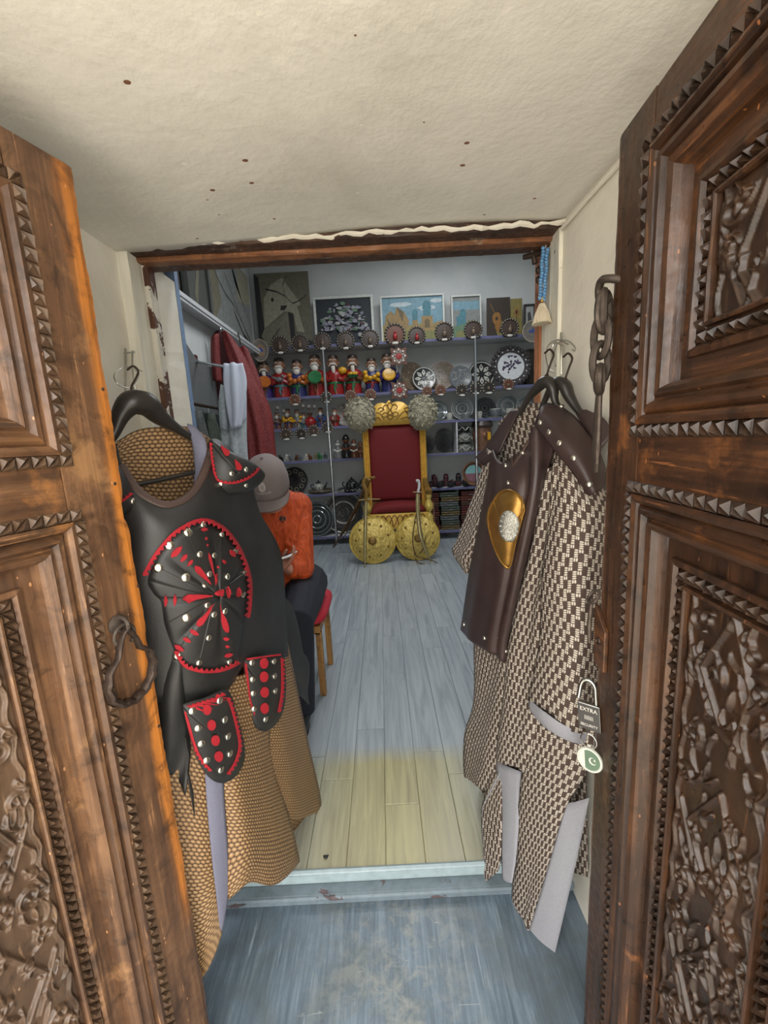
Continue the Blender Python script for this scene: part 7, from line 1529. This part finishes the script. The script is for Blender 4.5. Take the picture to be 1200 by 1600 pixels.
for H, Kn, A in ((HIPL, KNL, ANL), (HIPR, KNR, ANR)): mb.tube([H+Vector((0, .05, 0)), H.lerp(Kn, .5), Kn+Vector((0, .0, 0)), Kn.lerp(A, .2), Kn.lerp(A, .6), A+Vector((0, 0, -.02))], [.105, .098, .078, .076, .070, .062], 14)
wear('trousers', mb, 'navy_trousers')
for A in (ANL, ANR):
    mb = MB(); mb.tube([A+Vector((0, .05, -.03)), A+Vector((0, 0, -.03)), A+Vector((0, -.08, -.04)), A+Vector((0, -.17, -.052)), A+Vector((0, -.195, -.055))], [.035, .045, .044, .036, .018], 14); wear('shoe', mb, 'shoe_black', 0)
    mb = MB(); mb.prism([A+Vector((.04*math.cos(a), -.07+.13*math.sin(a), -.08)) for a in np.linspace(0, 2*math.pi, 17)[:-1]], (0, 0, .014)); wear('shoe_sole', mb, 'hair', 0)
mb = MB(); mb.ball(hp(0, -.012, .0), (.080, .092, .100), 18, M=HM_); wear('hair', mb, 'hair', 0)
mb = MB()
for s_ in (-1, 1): mb.ball(hp(s_*.031, .079, -.034), .011, 10)
wear('eyes', mb, 'fob_white', 0)
# cap: six-panel crown, bill, button, badge
mb = MB(); prof = [(.100, -.032), (.102, -.01), (.101, .03), (.091, .075), (.066, .108), (.03, .124), (0, .128)]; D = Matrix.Diagonal((.96, 1.12, 1, 1)); mb.lathe(prof, (0, 0, 0), 30, Matrix.Translation(hp(0, -.004, .005)) @ HM_ @ D); capo = wear('cap', mb, 'cap_grey', 0)
md = capo.modifiers.new('thickness', 'SOLIDIFY'); md.thickness = .003
P = []
for i in range(9):
    t_ = i/8; row_ = []
    for j in range(21):
        a = R(-78)+R(156)*j/20; r0 = .0; bx = .094*math.sin(a); by = .108*math.cos(a); row_.append(hp(bx*(1-.04*t_), -.004+by+t_*.052*math.cos(a*.62)**.6*(1 if abs(a) < R(77) else .2), -.020-.022*t_*1.0-.014*abs(math.sin(a))))
    P.append(row_)
mb = MB(); mb.grid(P); bill = mb.build('cap_bill', 'cap_grey', person); bill.parent = person; md = bill.modifiers.new('thickness', 'SOLIDIFY'); md.thickness = .004
mb = MB(); mb.ball(hp(0, -.004, .134), .007, 8); wear('cap_button', mb, 'cap_grey', 0)
def on_cap(u, v): a = u; z = v; rr = np.interp(z, [-.02, .0, .035, .075, .108], [.1025, .104, .1025, .093, .068]); return hp(rr*.96*math.sin(a), -.004+rr*1.12*math.cos(a), .005+z)
mb = MB()
for s_ in (-1, 1):
    mb.tube([on_cap(.05+s_*.03+s_*.10*math.sin(q), .052+.020*math.cos(q)) for q in np.linspace(0, math.pi, 8)], .0022, 6); mb.tube([on_cap(.05+s_*.02+s_*.06*math.sin(q), .052+.013*math.cos(q)) for q in np.linspace(0, math.pi, 7)], .0018, 6)
mb.tube([on_cap(.05, .075), on_cap(.05, .03)], .002, 6)
for k in range(7): mb.tube([on_cap(-.28+.09*k, .020+.004*math.sin(k)), on_cap(-.25+.09*k, .030 if k in (0, 4) else .024), on_cap(-.22+.09*k, .019)], .0014, 5)
wear('cap_emblem', mb, 'embroidery_white', 0)
J = Hit.__new__(Hit); dgm = MB(); dgm.tube([SPN[0]+Vector((0, 0, -.03)), SPN[1], SPN[2], SPN[3]+Vector((0, .02, -.01))], [.165, .165, .165, .10], 16, flat=.8); J.t = BVHTree.FromPolygons(dgm.v, dgm.f)
p, n = J.at(441, 811, .004); M = Vector((0, 0, 1)).rotation_difference(n).to_matrix().to_4x4(); M.translation = p; mb = MB(); mb.lathe([(0, .004), (.015, .004), (.015, -.006)], (0, 0, 0), 18, M); wear('jacket_badge', mb, 'badge_black', 0)
mb = MB()
for pts in ([(438, 808), (444, 808)], [(441, 808), (441, 815)], [(438, 814), (444, 814)]): mb.tube([J.at(x, y, .009)[0] for x, y in pts], .0012, 5)
wear('badge_lines', mb, 'orange_jacket', 0)
mb = MB(); p, n = J.at(410, 800, .008); mb.box(p-Vector((.004, .003, .010)), p+Vector((.004, .003, .010))); wear('zip_pull', mb, 'rivet_steel', 0)
# phone
pc = atY(446, 869, 1.76); pe = (atY(460, 865, 1.76)-atY(432, 874, 1.76)).normalized(); vw = (pc-CAM).normalized(); pn = pe.cross(vw).normalized(); pn = (pn if pn.z > 0 else -pn); pn = (pn+vw*-.06).normalized(); pf = pn.cross(pe)
ph = Thing('phone', pc, 'white edged mobile phone held in the hands of the man', 'phone')
def slab3(a, b, c0_, c1): m_ = MB(); m_.prism([pc+pe*x+pf*y+pn*c0_ for x, y in ((-a, -b), (a, -b), (a, b), (-a, b))], pn*(c1-c0_)); return m_
b_ = ph.part('case', slab3(.037, .075, -.005, .004), 'phone_white', bevel=.004); ph.part('screen', slab3(.034, .071, .0045, .0052), 'phone_dark', parent=b_, smooth=False)

# ================================================================== SMALL THINGS BY THE DOORWAY
plain('bead_blue', (84, 134, 178), .15, noise=.15, coat=.5); cloth('tassel_cream', (206, 194, 170), .8, 500, .1); plain('bead_gold', (196, 160, 88), .3, .8)
t = Thing('prayer_beads', atY(846, 500, 1.2), 'string of blue glass beads with a cream tassel hanging on the right door frame', 'beads')
mb = MB(); mb.tube([atY(853, 383, 1.2), atY(851, 420, 1.2), atY(847, 470, 1.2)], .0012, 6); t.part('cord', mb, 'tassel_cream')
for k in range(17):
    f = k/16; y = 388+78*f
    for dx, o_ in ((-3.3+.6*math.sin(k), 0), (3.0+.6*math.cos(k), 2)):
        c = atY(852-5*f+dx, y+o_, 1.195+.004*(k % 2)); m_ = MB(); m_.ball(c, .0056, 10); t.part('bead', m_, 'bead_blue')
mb = MB(); mb.ball(atY(847, 470, 1.195), .005, 8); mb.ball(atY(847, 466, 1.195), .004, 8); t.part('gold_bead', mb, 'bead_gold')
top = atY(847, 473, 1.195); mb = MB(); mb.lathe([(0, 0), (.006, -.002), (.010, -.014), (.018, -.030), (.024, -.052), (.020, -.053), (0, -.050)], top, 20); ts = t.part('tassel', mb, 'tassel_cream')
for k in range(26):
    a = 2*math.pi*k/26; mb = MB(); mb.tube([top+Vector((.006*math.cos(a), .006*math.sin(a), -.003)), top+Vector((.018*math.cos(a), .018*math.sin(a), -.030)), top+Vector((.0245*math.cos(a), .0245*math.sin(a), -.054))], .0016, 5); t.part('strand', mb, 'tassel_cream', parent=ts)
t = Thing('iron_latch', atY(833, 400, 1.26), 'dark cross-shaped iron latch in the top right corner of the doorway', 'latch')
def lq(x, y): return atY(x, y, 1.25)
mb = MB(); mb.tube([lq(818, 402), lq(832, 399), lq(850, 394)], [.007, .008, .006], 8); t.part('bar', mb, 'iron_dark'); mb = MB(); mb.tube([lq(831, 392), lq(834, 402), lq(836, 412)], [.006, .007, .008], 8); t.part('cross_bar', mb, 'iron_dark'); mb = MB(); mb.tube([lq(846, 385), lq(842, 390), lq(836, 388), lq(834, 392)], .0025, 6); t.part('wire', mb, 'wire')
for y in (422, 437): mb = MB(); mb.ball(atY(841, y, 1.27), (.008, .008, .011), 8); t.part('knob', mb, 'iron_dark')
mb = MB(); mb.tube(spline([(.480, 1.14, 1.742), (.479, 1.0, 1.742), (.480, .85, 1.739), (.478, .7, 1.738), (.48, .3, 1.745)], 6), .005, 8); tag(mb.build('ceiling_cable', 'plaster_wall'), 'painted-over cable along the edge of ceiling and right wall', 'cable')
mb = MB(); p = atZ(509, 1341, 0); mb.ball(p+Vector((0, 0, .004)), (.007, .005, .004), 8); mb.tube([p+Vector((-.008, .006, .002)), p+Vector((.008, .006, .003))], .002, 5); tag(mb.build('floor_scrap', 'badge_black'), 'small black scrap lying on the floor by the step', 'scrap')
